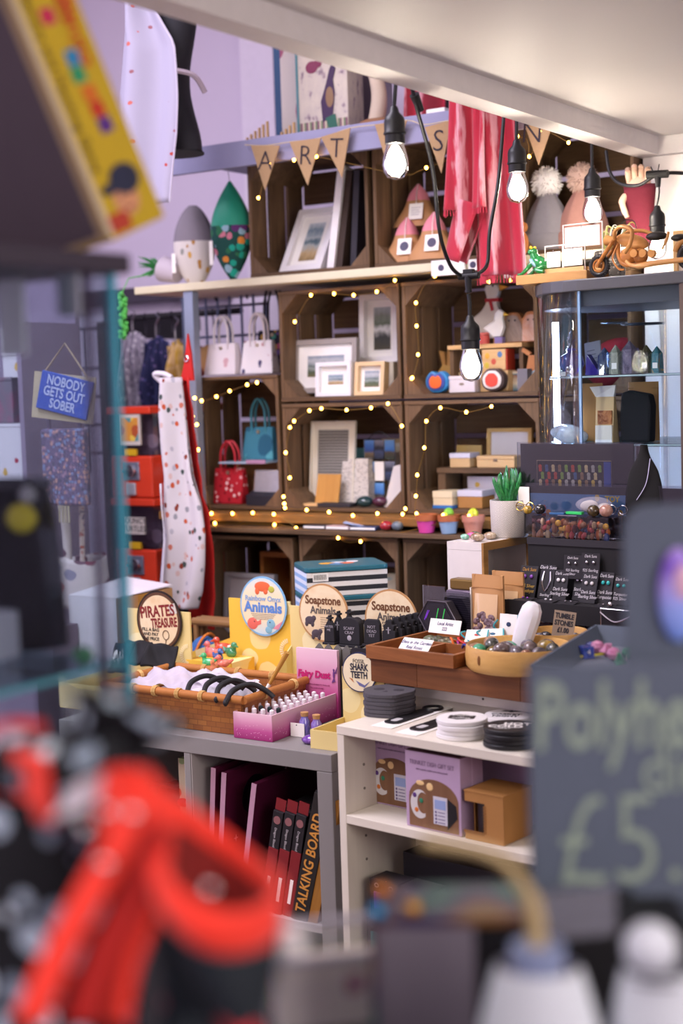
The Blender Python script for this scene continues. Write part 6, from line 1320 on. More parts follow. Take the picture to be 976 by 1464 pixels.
# ------------------------------------------------------------------ things on the wooden slab
zt = zb1+.0006
MW = {a: wood('#6a3c1e', '#a86a3c', a, .8, .45, .1) for a in 'XY'}
tx0 = at(523, 940, Y=2.636).x; tx1 = at(648, 960, Y=2.636).x; ty0, ty1 = 2.636, 2.885; th = .028
t = T('divided_tray', 'reddish wood divided tray of wristbands and pebbles', 'tray', (tx0, ty0, zt)); w = tx1-tx0; d = ty1-ty0
part(t, 'front_wall', MW['X'], bx(0, w, 0, .010, 0, th), bevel=.001); part(t, 'back_wall', MW['X'], bx(0, w, d-.01, d, 0, th), bevel=.001); part(t, 'side_wall', MW['Y'], bx(0, .010, .0103, d-.0103, 0, th), bevel=.001); part(t, 'side_wall', MW['Y'], bx(w-.01, w, .0103, d-.0103, 0, th), bevel=.001); part(t, 'divider', MW['X'], bx(.0103, w-.0103, d*.48, d*.48+.008, 0.0, th-.003)); part(t, 'divider', MW['Y'], bx(w*.5, w*.5+.008, .0103, d*.4795, 0, th-.003)); part(t, 'base', MW['X'], bx(.0103, w-.0103, .0103, d*.4795, 0, .004)) ; part(t, 'base', MW['X'], bx(.0103, w-.0103, d*.48+.0083, d-.0103, 0, .004))
tl = Vector((tx0, ty0, zt+.0045))
S('flat_stone', 'dark lilac flat stone in the front compartment of the divided tray', 'stone', mat('#5f5360', .5), rock((0, 0, .005), (.036, .022, .006), 6, .06), loc=tl+Vector((w*.74, d*.25, 0)), smooth=True)
rn = random.Random(9)
for k in range(9):
    S('river_pebble', f"{['speckled', 'olive', 'grey-green', 'brown', 'mottled', 'striped', 'sandy', 'khaki', 'stone-coloured'][k]} pebble in the back of the divided tray under the artist card", 'pebble', marble([(.35, '#4f4a38'), (.55, rn.choice(['#8a8468', '#a39a7c', '#6f7a5a'])), (.7, '#b8ae96')], 60, .35), rock((0, 0, .008), (.017, .013, .009), k+20, .12, 10, 7), loc=tl+Vector((w*.18+w*.09*(k % 5), d*.58+.03*(k//5), .0+.006*(k//5))), rz=rn.uniform(0, 3), smooth=True, group='pebbles in the divided tray')
S('green_leaf_charm', 'bright green charm at the edge of the pebble compartment', 'charm', mat('#2fae4a', .3), rock((0, 0, .004), (.022, .008, .004), 2, .1), loc=tl+Vector((w*.14, d*.53, .0)), rz=.2, smooth=True)
for (px0, px1, py0, py1, Y, words, l, lean) in ((612, 656, 887, 906, 2.79, 'Local Artist\n222', 'white handwritten card reading local artist in the divided tray', .35), (568, 610, 916, 932, 2.655, 'Eleni in the Garden\nReal Roses', 'white handwritten card lying in the front compartment of the tray', .8)):
    a = at(px0, py1, Y=Y).x; b = at(px1, py1, Y=Y).x; hh = (at(px0, py0, Y=Y).z-at(px0, py1, Y=Y).z)/max(.6, math.cos(lean))
    t = T('price_card', l, 'card', ((a+b)/2, Y, at((px0+px1)/2, py1, Y=Y).z), 0, None, rot=(-lean, 0, 0)); part(t, 'card', CARD, bx(-(b-a)/2, (b-a)/2, 0, .001, 0, hh)); txt(t, words, hh*.36, (0, -.0005, hh*.5), mat('#2a2d6a', .6), sx=.8, shear=.15)
# wristbands and bracelet cards
for k, (c, dx, dz, r_, l) in enumerate((('#d8342a', .0, .020, .026, 'red cord wristband on the tray'), ('#a02a7a', .004, .010, .024, 'magenta cord wristband under the red one'), ('#d86a2a', -.012, .014, .022, 'orange cord wristband beside the red one'), ('#2a8a94', .034, .012, .021, 'teal cord wristband by the bracelet cards'), ('#2f3a8a', .028, .006, .018, 'dark blue cord wristband by the bracelet cards'))):
    q = tl+Vector((w*.66+dx, d*.66-.01*k, dz+.006))
    S('wristband', l, 'wristband', mat(c, .6), tu(sm([(r_*math.cos(a)*(1+.1*math.sin(3*a+k)), r_*.75*math.sin(a), .006*math.sin(2*a+k)) for a in [i*PI/5 for i in range(10)]], 3, True), .0026, 6, True), loc=q, rot=(.35, .1*k, k*.6), smooth=True)
for k, (px, py, rz, l) in enumerate(((690, 897, .0, 'white bracelet card with a tiny heart standing by the kraft pouch'), (655, 915, .5, 'white bracelet card with a printed bird lying across the tray'), (675, 905, .6, 'white bracelet card with a teal edge lying behind the bird card'))):
    q = tl+Vector((w*(.98 if k == 0 else .86+.1*(k-1)), d*(.82 if k == 0 else .50+.12*(k-1)), .030 if k else .03))
    t = T('bracelet_card', l, 'card', q, rz, 'bracelet cards on the tray', rot=((-.15 if k == 0 else -1.2), 0, rz))
    part(t, 'card', CARD, bx(-.024, .024, 0, .0012, 0, .050)); part(t, 'teal_edge', mat('#2f9aa4', .5), bx(.021, .0242, -.0006, 0, 0, .050)); part(t, 'print', mat(['#2a3a5a', '#c0504a', '#3a6a8a'][k], .5), el((0, -.0006, .028), (.006, .0008, .005), 12, 7)); part(t, 'cord', mat('#2f9aa4', .5), tu(sm([(-.024, -.002, .012), (-.034, -.008, .022), (-.026, -.004, .036)], 4), .0018, 5))
# hexagon holographic coasters box, acrylic stands, cards
q = at(625, 893, Y=2.89)
t = T('hexagon_box', 'black hexagonal box with a neon purple and green window', 'box', (q.x, 2.89, zt)); hx = [(.052*math.cos(PI/3*k)*1.0, .050+.046*math.sin(PI/3*k)) for k in range(6)]
part(t, 'outer_case', mat('#26232b', .3), pxz(hx, 0, .025), bevel=.001); part(t, 'front_window', mat('#17151b', .1, coat=.6), pxz([(x*.82, .05+(z-.05)*.82) for x, z in hx], -.0012, 0)); part(t, 'neon_stripe', mat('#7a3fc0', .3), *[pxz([(-.036+.004*k, .046+.004*k), (-.026+.004*k, .068), (-.024+.004*k, .068), (-.034+.004*k, .044+.004*k)], -.0022, -.0012) for k in range(2)]); part(t, 'neon_stripe', mat('#3fc05a', .3), *[pxz([(-.004+.018*k, .044), (.004+.018*k, .074), (.0065+.018*k, .074), (-.0015+.018*k, .044)], -.0022, -.0012) for k in range(2)]); part(t, 'silver_edge', mat('#8a8690', .3, .8), tu([(x*1.01, -.001, z) for x, z in hx], .0014, 5, True))
S('acrylic_stand', 'empty clear acrylic sign holder behind the divided tray', 'sign holder', glass('#dfe2e6', .8, .12), bx(-.032, .032, 0, .003, 0, .115), bx(-.032, .032, .0, .04, 0, .003), loc=(at(622, 870, Y=2.95).x, 2.945, zt))
t = T('tarot_deck', 'deck box with a fine dark scale pattern in a clear holder', 'card deck', (at(653, 880, Y=2.93).x, 2.935, zt)); part(t, 'deck_box', stripes(['#4a3f52', '#6d6074'], 'Z', .005, .5, .01), bx(-.034, .034, 0, .03, .003, .110), bevel=.003); part(t, 'gold_tuck', mat('#7a5f30', .4, .4), bx(-.032, .036, .012, .045, .1105, .135), bevel=.004); part(t, 'holder', glass('#e6e9ec', .9, .12), bx(-.037, .037, -.003, -.001, 0, .105), bx(-.037, .037, -.001, .045, 0, .0025)); part(t, 'pale_side', CARD, bx(.0345, .037, 0, .04, .003, .12))
# kraft stand-up pouch with window
def kpouch(label, x, Y, z, w, h, rz=0):
    t = T('kraft_pouch', label, 'pouch', (x, Y, z), rz); a = w/2
    def f(sgn):
        return lambda u, v: ((u-.5)*w*(1-.04*math.sin(PI*v)), sgn*(.022*(1-v)**1.0*(1-(2*u-1)**4)+.002)+0, h*v)
    KM = mat('#bb8a58', .55, var=.06, scale=40, bump=.05)
    part(t, 'front_film', KM, gs(f(-1), 16, 16), smooth=True); part(t, 'back_film', KM, gs(f(1), 16, 16), smooth=True)
    part(t, 'side_seal', KM, bx(-a, -a+.008, -.003, .003, 0, h)); part(t, 'side_seal', KM, bx(a-.008, a, -.003, .003, 0, h)); part(t, 'zip_seal', mat('#a87848', .5), bx(-a, a, -.0065, -.004, h*.80, h*.815)); part(t, 'window_film', mat('#d8b48a', .15, coat=.5), gs(lambda u, v: ((u-.5)*w*.74, -.0225*(1-(.12+.62*v))*(1-((u-.5)*1.48)**4)-.0035, h*(.12+.60*v)), 10, 8), smooth=True)
    rn = random.Random(3); part(t, 'stone_chips', marble([(.35, '#4f3a44'), (.6, '#8a6f72')], 70, .3), *[rock((rn.uniform(-a*.62, a*.62), -.024*(1-zz/h)-.002, zz), (.008, .003, .007), i, .2, 8, 6) for i, zz in enumerate([rn.uniform(h*.14, h*.42) for _ in range(22)])])
    return t
a = at(676, 870, Y=2.94).x; b = at(724, 870, Y=2.94).x; h = at(700, 822, Y=2.94).z-zt
kpouch('kraft zip pouch of dark stones with a clear window on the slab', (a+b)/2-.003, 2.94, zt, b-a-.008, h)
kpouch('second kraft zip pouch standing behind the first', (a+b)/2+.016, 2.992, zt, b-a-.008, h*1.02)
# bowls
BW = wood('#b5813e', '#dcb06a', 'X', .45, .4, .08, 1.2)
_f = at(722, 934, Z=zt+.05); _l = at(669, 915, Z=zt+.05); bcx, bcy = _l.x+.112, _f.y+.104; _g = at(795, 894, Z=zt+.05)
def bowl(label, cx, cy_, r, h, sx=1., sy=1.):
    t = T('wooden_bowl', label, 'bowl', (cx, cy_, zt), 0, 'light wood bowls of stones')
    part(t, 'bowl_body', BW, la([(r*.93, 0), (r*.985, .008), (r, h*.5), (r*.985, h-.004), (r*.96, h), (r*.93, h-.003), (r*.92, h*.4), (r*.85, .012), (.001, .010)], 56, sx=sx, sy=sy), smooth=60)
    part(t, 'knot_mark', mat('#7a4a1e', .5), el((-r*.25*sx, -r*.972*sy, h*.55), (.004, .0015, .010), 10, 8)); return t
bowl('long light wooden bowl of tumble stones with a white crystal standing in it', bcx, bcy, .112, .050, 1.0, .92)
b2x, b2y = at(795, 893, Y=bcy+.172).x, bcy+.172
bowl('smaller round wooden bowl behind, with the tumble stones price card', b2x, b2y, .068, .050)
rn = random.Random(12)
cols = [('#8a5a3a', '#c9a88a'), ('#2f8a62', '#6ab890'), ('#3a3a36', '#6a6a60'), ('#6a5a2a', '#c99a3a'), ('#4a4448', '#7a7078'), ('#5a4a4a', '#8a7a74'), ('#7a4a3a', '#b08a70')]
names = ['pinkish tan', 'jade green', 'charcoal', 'ochre-flecked', 'slate', 'smoky brown', 'rust', 'dark olive', 'grey', 'plum', 'banded', 'spotted', 'dusky', 'sooty', 'mottled brown', 'bottle green', 'pewter', 'chestnut']
spots_ = [(-.085, -.045), (-.062, -.062), (-.052, -.025), (-.028, -.050), (-.020, -.018), (.0, -.062), (.012, -.030), (.030, -.052), (.045, -.020), (.060, -.058), (.078, -.035), (-.075, .0), (-.035, .015), (.02, .01), (.06, .02), (-.01, .05), (.04, .055), (.09, .0)]
for k, (dx, dy) in enumerate(spots_):
    c = cols[[0, 1, 2, 3, 4, 5, 2, 4, 5, 6, 4][k % 11]]
    S('tumble_stone', f"{names[k]} polished tumble stone in the long wooden bowl", 'stone', marble([(.35, c[0]), (.65, c[1])], 40, .15, 1, .6), rock((0, 0, .016), (.019, .015, .014), k+40, .08, 14, 10), loc=(bcx+dx*.92, bcy+dy*.95, zt+.020+.005*(k % 3)), rz=rn.uniform(0, 3), smooth=True, group='tumble stones in the long bowl')
part(bpy.data.objects['wooden_bowl'], 'stone_bed', marble([(.35, '#3a3432'), (.6, '#6a5f58')], 50, .4), la([(.001, .0145), (.085, .0145), (.095, .026), (.001, .027)], 30, sx=.95, sy=.86), kind='stuff')
# selenite tower
p0 = at(738, 925, Z=zt+.03); 
t = T('selenite_tower', 'rough white selenite crystal standing up in the long bowl', 'crystal', (p0.x, p0.y+.01, zt+.022), rot=(-.12, .30, .2))
rn = random.Random(6); P = [(.026*math.cos(2*PI*i/9)*(1+.2*rn.random()), .018*math.sin(2*PI*i/9)*(1+.2*rn.random())) for i in range(9)]
part(t, 'crystal', mat('#e6e3e6', .35, var=.06, scale=60, sss=.1), la([(.019, 0), (.023, .03), (.0245, .07), (.022, .092), (.014, .104), (.001, .107)], 11, sx=1.0, sy=.7), smooth=25)
q = at(797, 915, Y=2.98)
a, b, c, d_ = R(788, 880, 818, 909, b2y-.02)
t = T('price_sign', 'brown card handwritten tumble stones with a price of one pound', 'sign', ((a+b)/2, b2y-.02, c-.003), rot=(-.2, .06, .05)); w = (b-a)/2; h = d_-c+.012
part(t, 'card', mat('#8f7b66', .8), bx(-w, w, 0, .001, 0, h)); txt(t, 'TUMBLE\nSTONES\n£1.00', h*.27, (0, -.0006, h*.53), INK, sx=.82, bold=.0005)
for k in range(9):
    a_ = k*.7; S('tumble_stone', f"{['black', 'silvery', 'ash', 'ink-dark', 'pebbly', 'steel grey', 'milky', 'coal', 'cloudy'][k]} tumble stone in the smaller round bowl", 'stone', marble([(.35, '#2c2a2e'), (.65, rn.choice(['#7a7478', '#b0a8a8', '#4a484e']))], 40, .2, 1, .5), rock((0, 0, .014), (.013, .011, .010), k+70, .08, 12, 8), loc=(b2x+.038*math.cos(a_), b2y+.036*math.sin(a_), zt+.02), smooth=True, group='stones in the round bowl')
S('barcode_card', 'small white card with colour bars behind the white crystal', 'card', stripes(['#d9d4d6', '#8a4a9a', '#d9a24a', '#d9d4d6', '#3f7ab0'], 'X', .022), bx(-.020, .020, 0, .001, 0, .03), loc=(at(767, 885, Y=b2y+.075).x, b2y+.075, zt+.05), rot=(-.1, 0, 0))
# cube side table, succulent, pebbles
X0, X1 = at(640, 830, Y=2.99).x, at(692, 830, Y=2.99).x; ctz = at(640, 774, Y=2.99).z
t = T('white_cube_shelf', 'white box shelf with a wood-edged open side carrying the succulent', 'shelf', (X0, 2.99, zt)); h = ctz-zt; w = X1-X0; d = .20
MEL = mat('#dcd5d3', .45); VE = wood('#8a6236', '#b5884f', 'Y', .8, .5, .05)
part(t, 'front_panel', MEL, bx(0, w-.006, 0, .018, 0, h-.0185)); part(t, 'top_panel', MEL, bx(0, w-.006, 0, d, h-.018, h)); part(t, 'back_panel', MEL, bx(0, w-.006, d-.018, d, 0, h-.0185)); part(t, 'inner_panel', MEL, bx(0, .004, .0185, d-.0185, 0, h-.0185)); part(t, 'veneer_edge', VE, bx(w-.0058, w, 0, d, h-.018, h), bx(w-.0058, w, 0, .018, 0, h-.0183), bx(w-.0058, w, d-.018, d, 0, h-.0183))
zc2 = zt+h+.0006
t = T('potted_succulent', 'spiky green succulent in a white scallop-embossed pot', 'potted plant', ((X0+X1)/2+.026, 3.135, zc2)); pr = .046; ph = .088
PM = NT('scallop_pot'); _sp = PM.n('ShaderNodeSeparateXYZ'); PM.l(PM.coord(), _sp.inputs[0])
_th = PM.math('MULTIPLY', PM.math('ARCTAN2', _sp.outputs[1], _sp.outputs[0]), 16/(2*PI)); _zr = PM.math('DIVIDE', _sp.outputs[2], .0105)
_row = PM.math('FLOOR', _zr); _off = PM.math('MULTIPLY', PM.math('MODULO', _row, 2.0), .5)
_fx = PM.math('SUBTRACT', PM.math('FRACT', PM.math('ADD', _th, _off)), .5); _fz = PM.math('FRACT', _zr)
_rr = PM.math('SQRT', PM.math('ADD', PM.math('POWER', PM.math('MULTIPLY', PM.math('ABSOLUTE', _fx), 1.7), 2.0), PM.math('POWER', _fz, 2.0)))
_ring = PM.math('GREATER_THAN', PM.math('SINE', PM.math('MULTIPLY', _rr, 20.0)), .45)
PM.l(PM.mix(_ring, lin('#cfc8c2'), lin('#9d9690')), PM.b.inputs['Base Color']); PM.b.inputs['Roughness'].default_value = .6; PM.bump(_ring, -.4, .001)
part(t, 'pot', PM.m, la([(pr*.90, 0), (pr*.94, .003), (pr, ph-.002), (pr*.98, ph), (pr*.92, ph), (pr*.90, ph-.012)], 48), smooth=60); part(t, 'soil', mat('#3a2c24', .9), la([(pr*.89, ph-.013), (.001, ph-.008)], 24))
rn = random.Random(8)
for k in range(20):
    a = k*2.39996; tl_ = .25+.75*(k/19); e = Vector((math.cos(a)*.052*tl_, math.sin(a)*.045*tl_, ph+.088-.042*tl_+rn.uniform(-.006, .006))); b = Vector((math.cos(a)*.010, math.sin(a)*.010, ph-.010)); mid = b.lerp(e, .5)+Vector((math.cos(a)*.006, math.sin(a)*.006, .008))
    part(t, 'leaf', marble([(.4, '#1f6a3a'), (.6, '#3f9a52')], 90, .4, 1, .2), tu(sm([b, mid, e], 5), [.0062, .0068, .007, .0068, .0064, .0058, .005, .0042, .0034, .0022, .0006], 6), smooth=True)
for k, (px, py, c, l, r_) in enumerate(((654, 768, ('#d83a8a', '#f08ab8'), 'hot pink glass nugget on the box shelf corner', .013), (665, 771, ('#4fb08a', '#cfe8dc'), 'clear green glass nugget beside the pink one', .012), (664, 760, ('#1fa0a8', '#5ac8c8'), 'turquoise glass nugget behind the green one', .011), (676, 758, ('#b8243a', '#d85a6a'), 'ruby glass nugget beside the turquoise one', .011), (692, 756, ('#2f6a5a', '#5a9a80'), 'dark green agate at the back of the box shelf stones', .013), (685, 764, ('#4a5a4a', '#7a8a70'), 'grey-green agate beside the ruby nugget', .013), (682, 774, ('#7a5a3a', '#c9b49a'), 'sliced brown agate at the front edge of the box shelf', .017), (700, 771, ('#8a6a4a', '#d0c0a8'), 'sliced tan agate behind the brown one', .016), (712, 768, ('#7a7a3a', '#a8a860'), 'olive pebble in front of the succulent pot', .012), (722, 766, ('#a86a3a', '#d09a6a'), 'orange-brown pebble in front of the succulent pot', .012), (731, 764, ('#4a3a34', '#7a6a60'), 'dark pebble at the wood-edged end of the box shelf', .011))):
    q = at(px, py, Z=zc2); S('agate', l, 'stone', marble([(.35, c[0]), (.65, c[1])], 60, .12, 1, .7), rock((0, 0, r_*.55), (r_, r_*.8, r_*.55), k+90, .1, 12, 8), loc=(min(max(q.x, X0+.012), X1-.012), min(max(q.y, 3.005), 3.085), zc2), smooth=True, group='bright stones on the box shelf')
# the jewellery steps and the cabinet stand 17 cm further back on the slab
MCS = MC @ Matrix.Translation((0, .17, 0)); MCI = MCS.inverted(); on_slab = set(bpy.data.objects)
# ------------------------------------------------------------------ jewellery display
VEL = mat('#1c1a1e', .8)
jx0, jx1 = at(722, 860, Y=2.80).x, -.80
zA = at(760, 858, Y=2.82).z; zB = at(800, 772, Y=2.88).z
t = T('jewellery_step', 'low black display step holding the front row of earring cards', 'display step', (jx0, 2.80, zt)); w = jx1-jx0
part(t, 'top_board', VEL, bx(0, w, 0, .075, zA-zt-.030, zA-zt), bevel=.001); part(t, 'front_valance', VEL, bx(0, w, -.006, -.0005, zA-zt-.042, zA-zt+.001)); part(t, 'leg', glass('#c9c4dc', .8, .2), bx(.02, .03, .02, .05, 0, zA-zt-.0305)); part(t, 'leg', glass('#c9c4dc', .8, .2), bx(w*.3, w*.3+.01, .02, .05, 0, zA-zt-.0305)); part(t, 'back_board', mat('#3a3644', .7), bx(0, w, .070, .0745, 0, zA-zt-.0305))
t = T('jewellery_riser', 'taller black display step behind the earring cards', 'display step', (jx0+.012, 2.877, zt)); w2 = w-.012
part(t, 'riser_box', VEL, bx(0, w2, 0, .112, 0, zB-zt), bevel=.001); part(t, 'front_lip', DARK, bx(0, w2, -.003, -.0005, zB-zt-.012, zB-zt+.004))
SILV = mat('#c9c6cc', .2, 1.)
def jcard(label, x0, x1, ytop, ybot, Y, words, gem, gold=False, neck=False, z=None, lean=.30):
    a = at(x0, ybot, Y=Y).x; b = at(x1, ybot, Y=Y).x; w = (b-a)/2*.93; h = (at(x0, ytop, Y=Y).z-at(x0, ybot, Y=Y).z)/math.cos(lean)*.98
    t = T('jewellery_card', label, 'jewellery card', ((a+b)/2, Y, z), 0, 'black handwritten jewellery cards', rot=(-lean, 0, .03*((int(x0) % 5)-2)))
    part(t, 'card', mat('#242127', .7), bx(-w, w, 0, .0014, 0, h)); wt = mat('#cfcad0', .6)
    if neck:
        part(t, 'necklace', SILV, tu(sm([(-w*.45, -.0015, h*.8), (-w*.55, -.0015, h*.5), (0, -.0015, h*.22), (w*.55, -.0015, h*.5), (w*.45, -.0015, h*.8)], 6), .0018, 6), smooth=True); txt(t, 'Dark Suns', h*.14, (0, -.0006, h*.92), wt, shear=.2); txt(t, 'Sterling', h*.11, (0, -.0006, h*.1), wt, shear=.2)
    else:
        for s in (-1, 1):
            e = part(t, 'earring', gem, el((s*w*.38, -.002, h*.66), (h*.065, .003, h*.065), 10, 7), smooth=True)
        txt(t, words, h*.155, (0, -.0006, h*.28), mat('#c9a24a', .6) if gold else wt, shear=.2, sx=.85); txt(t, 'Dark Suns', h*.15, (0, -.0006, h*.88), wt, shear=.2, sx=.8) if not gold else txt(t, 'Dark Suns', h*.15, (0, -.0006, h*.88), mat('#b8863a', .6), shear=.2, sx=.8)
AM = mat('#7a3fa0', .15, coat=.6); TQ = mat('#2fb0b0', .2, coat=.5)
F_ = zA+.001
jcard('black card with two purple stud earrings and gold lettering, first on the step', 738, 764, 802, 846, 2.845, '925 Silver\nAmethyst', AM, True, z=F_)
jcard('black card holding a silver chain necklace', 766, 788, 798, 845, 2.85, '', SILV, neck=True, z=F_)
jcard('black card with two pearl studs beside the necklace card', 788, 808, 804, 846, 2.845, 'Dark Suns\nSterling Silver', mat('#e0dce0', .3), z=F_)
jcard('black card with tiny silver bow studs, half hidden behind its neighbour', 816, 834, 803, 846, 2.858, 'Sterling\nSilver', SILV, z=F_)
jcard('black card leaning forward with two small white studs', 826, 850, 808, 850, 2.835, 'Dark Suns\nSterling Silver', mat('#d9d4d6', .3), z=F_)
jcard('black card with two turquoise studs beside the leaning card', 851, 872, 806, 850, 2.845, 'Dark Suns\nTurquoise', TQ, z=F_)
jcard('black card with two small teal studs near the chalk sign', 872, 896, 810, 850, 2.848, 'Turquoise\n925 Silver', TQ, z=F_)
jcard('black card with silver drop earrings beside the teal studs card', 897, 920, 812, 852, 2.845, 'Sterling\nSilver', SILV, z=F_)
G_ = zB-.030
jcard('larger black card with silver figure earrings standing on the upper step', 804, 830, 769, 803, 2.862, '925 Sterling\nSilver', SILV, z=zA+.048, lean=.12)
jcard('larger black card with silver starfish earrings on the upper step', 829, 856, 764, 803, 2.860, '925 Sterling\nSilver', SILV, z=zA+.048, lean=.12)
for k, (px, l, c) in enumerate(((748, 'flat black card with purple studs lying at the front of the step', AM), (782, 'flat black card with pearl studs lying at the front of the step', mat('#e0dce0', .3)), (812, 'flat black card with silver studs lying below the bow studs', SILV), (868, 'flat black card with fine chains lying below the turquoise studs', SILV))):
    q = at(px, 852, Y=2.815); t = T('jewellery_card', l, 'jewellery card', (q.x, 2.798+.001, F_+.0003), .1*(k-1), 'flat jewellery cards', rot=(-1.45, 0, .15*(k-1.5))); part(t, 'card', mat('#242127', .7), bx(-.022, .022, 0, .0014, 0, .03)); part(t, 'earring', c, el((-.007, -.002, .018), (.003, .002, .003), 8, 6)); part(t, 'earring', c, el((.007, -.002, .018), (.003, .002, .003), 8, 6))
# acrylic case of gem sets on the upper step
zB_ = zB+.0006
t = T('acrylic_case', 'clear acrylic case packed with coloured gem figures on the upper step', 'display case', (jx0+.018, 2.886, zB_)); w = .20; h = at(800, 738, Y=2.89).z-zB_
part(t, 'clear_box', ACRYL, bx(0, w, 0, .06, 0, h), bevel=.001); 
rn = random.Random(21)
for k in range(57):
    c = rn.choice(['#b0402a', '#d8a23a', '#8a5a3a', '#c9703a', '#3a4a7a', '#a08a6a', '#5a2a2a', '#d0b08a', '#b84a4a'])
    part(t, 'gem_figure', mat(c, .3, coat=.1), rock((.010+.0098*(k % 19)+rn.uniform(-.003, .003), .010+.02*rn.random(), .008+(k//19)*h*.26+rn.uniform(-.003, .003)), (rn.uniform(.004, .008), .006, rn.uniform(.005, .010)), k, .3, 8, 6), smooth=True)
# novelty items on the case
zC = zB_+h+.0006
for px, c, l, r_ in ((756, '#c9a23a', 'gold ring stand at the end of the acrylic case', .010), (773, '#2a2a2e', 'black ring box item on the acrylic case', .012), (850, '#5a4a2a', 'tiger-brown polished ball on the acrylic case', .013), (868, '#9a6a5a', 'pinkish crystal skull on the acrylic case', .014)):
    S('trinket', l, 'trinket', marble([(.35, c), (.7, '#1a181a' if c != '#9a6a5a' else '#c9a090')], 60, .2, 1, .5), rock((0, 0, r_), (r_*1.1, r_, r_), px, .06), loc=(at(px, 735, Y=2.91).x, 2.905, zC), smooth=True)
t = T('feather_clip', 'green and blue glitter hair clip lying on the acrylic case', 'hair clip', (at(815, 738, Y=2.90).x, 2.896, zC)); part(t, 'green_wing', mat('#2fc060', .3), pxy([(-.01, 0), (.035, -.006), (.03, .014), (-.005, .012)], .004, .010), bevel=.001); part(t, 'blue_wing', mat('#2f5a8a', .3), pxy([(-.05, -.006), (-.011, -.006), (-.012, .010), (-.04, .006)], .002, .007), bevel=.001); part(t, 'clip', SILV, bx(-.03, .02, -.002, .003, 0, .0018))
for px, l in ((748, 'gold-rimmed glasses folded at the end of the acrylic case'), (880, 'silver-rimmed glasses on the acrylic case by the chalk sign')):
    m_ = mat('#c9a24a' if px < 800 else '#9a98a0', .2, 1.); t = T('spectacles', l, 'glasses', (at(px, 730, Y=2.925).x, 2.932, zC+.014))
    for s in (-1, 1): part(t, 'rim', m_, tu([(s*.014+.011*math.cos(a), 0, .010*math.sin(a)) for a in [i*PI/9 for i in range(18)]], .0012, 5, True)); part(t, 'temple', m_, cy((s*.025, 0, .002), (s*.022, .022, .0), .001, n=6))
    part(t, 'bridge', m_, cy((-.003, 0, .004), (.003, 0, .004), .001, n=6))
t = T('plastic_pouch', 'clear bag of white fluffy charms lying over the blue card set', 'bag', (at(842, 720, Y=2.925).x, 2.945, zC)); part(t, 'film', gauze('#b9b4c4', .25), rock((0, .0, .018), (.050, .010, .020), 5, .3), smooth=True); part(t, 'fluff', mat('#b9b2b0', .9), rock((-.012, 0, .020), (.024, .008, .014), 6, .15), rock((.028, 0, .014), (.018, .008, .012), 9, .2), smooth=True)
# framed prints in clear sleeves
Y1 = 2.966
a, b, c, d_ = R(742, 692, 946, 765, Y1)
t = T('mounted_print', 'black mounted blue print of toy figures in a clear sleeve', 'print', (a, Y1, zB_)); w = b-a+.10; h = d_-zB_
part(t, 'black_mount', mat('#242226', .6), bx(.004, w, 0, .004, 0, h-.006)); pi = part(t, 'blue_print', spots('#5f86b8', ['#b5743c', '#d9b46a', '#a03a3a', '#8aa8c8', '#e0d8c8', '#6a4a3a'], 48, .34, (1, 1, .8), keep=.6), bx(.030, w*.66, -.0008, 0, h*.42, h*.80)); txt(pi, 'TOY', .018, (w*.53, -.0014, h*.72), mat('#d9b83a', .5), bold=.0006); part(t, 'clear_sleeve', glass('#eef0f4', .9, .05), bx(0, w+.005, -.006, -.003, 0, h)); part(t, 'sleeve_edge', mat('#9fb4d8', .2), bx(-.0012, .0015, -.006, .004, 0, h)); part(t, 'price_label', CARD, bx(.004, .034, -.0085, -.0065, h*.52, h*.92)); 
Y2_ = 2.982
a, b, c, d_ = R(737, 632, 905, 692, Y2_)
t = T('mounted_print', 'taller black mounted print with rows of tiny cartoon figures', 'print', (a+.008, Y2_, zB_)); w = b-a-.008; h = d_-zB_
part(t, 'black_mount', mat('#2a272a', .5), bx(.006, w, 0, .004, 0, h-.004)); pi = part(t, 'dark_print', mat('#16141a', .5), bx(w*.17, w*.82, -.0008, 0, h*.30, h*.80)); part(t, 'print_border', mat('#b5a58a', .5), tu([(w*.17, -.001, h*.30), (w*.17, -.001, h*.80), (w*.82, -.001, h*.80), (w*.82, -.001, h*.30)], .0008, 4, True))
rn = random.Random(31); i = 0
for r_ in range(3):
    for k in range(10):
        x = w*(.20+.058*k+.02*(r_ % 2)); z = h*(.735-.08*r_)
        if x > w*.74: continue
        f = part(pi, 'tiny_figure', mat(rn.choice(['#b8452a', '#c9b48a', '#7a9a3a', '#a8a4a0', '#6a5a9a', '#d0b04a', '#8a6a4a', '#3a5a8a']), .5), el((x, -.0018, z), (.0048, .001, .005), 10, 7), bx(x-.004, x+.004, -.0016, -.0008, z-.012, z-.004))
part(pi, 'blue_block', mat('#2f4a9a', .5), bx(w*.755, w*.815, -.0014, -.0008, h*.32, h*.79))
part(t, 'clear_sleeve', glass('#eef0f4', .9, .05), bx(0, w+.004, -.005, -.003, 0, h)); part(t, 'spare_sleeves', glass('#e6e9ee', .9, .12), bx(w+.0045, w+.022, -.003, .006, 0, h-.002))
# bags under the step
for k, (dx, l) in enumerate(((.03, 'grey organza bag under the first earring card'), (.11, 'grey organza bag under the necklace card'), (.17, 'grey organza bag nearest the dice tray'))):
    S('organza_bag', l, 'bag', gauze('#7a7488', .55), gs(lambda u, v: ((.036*(1-v)**.4+.010*math.sin(9*u*2*PI)*v)*math.cos(2*PI*u), .020*math.sin(2*PI*u)*(1-.5*v), .052*v), 40, 10, True), loc=(jx0+.045+dx, 2.835, zt), smooth=True, group='organza bags')
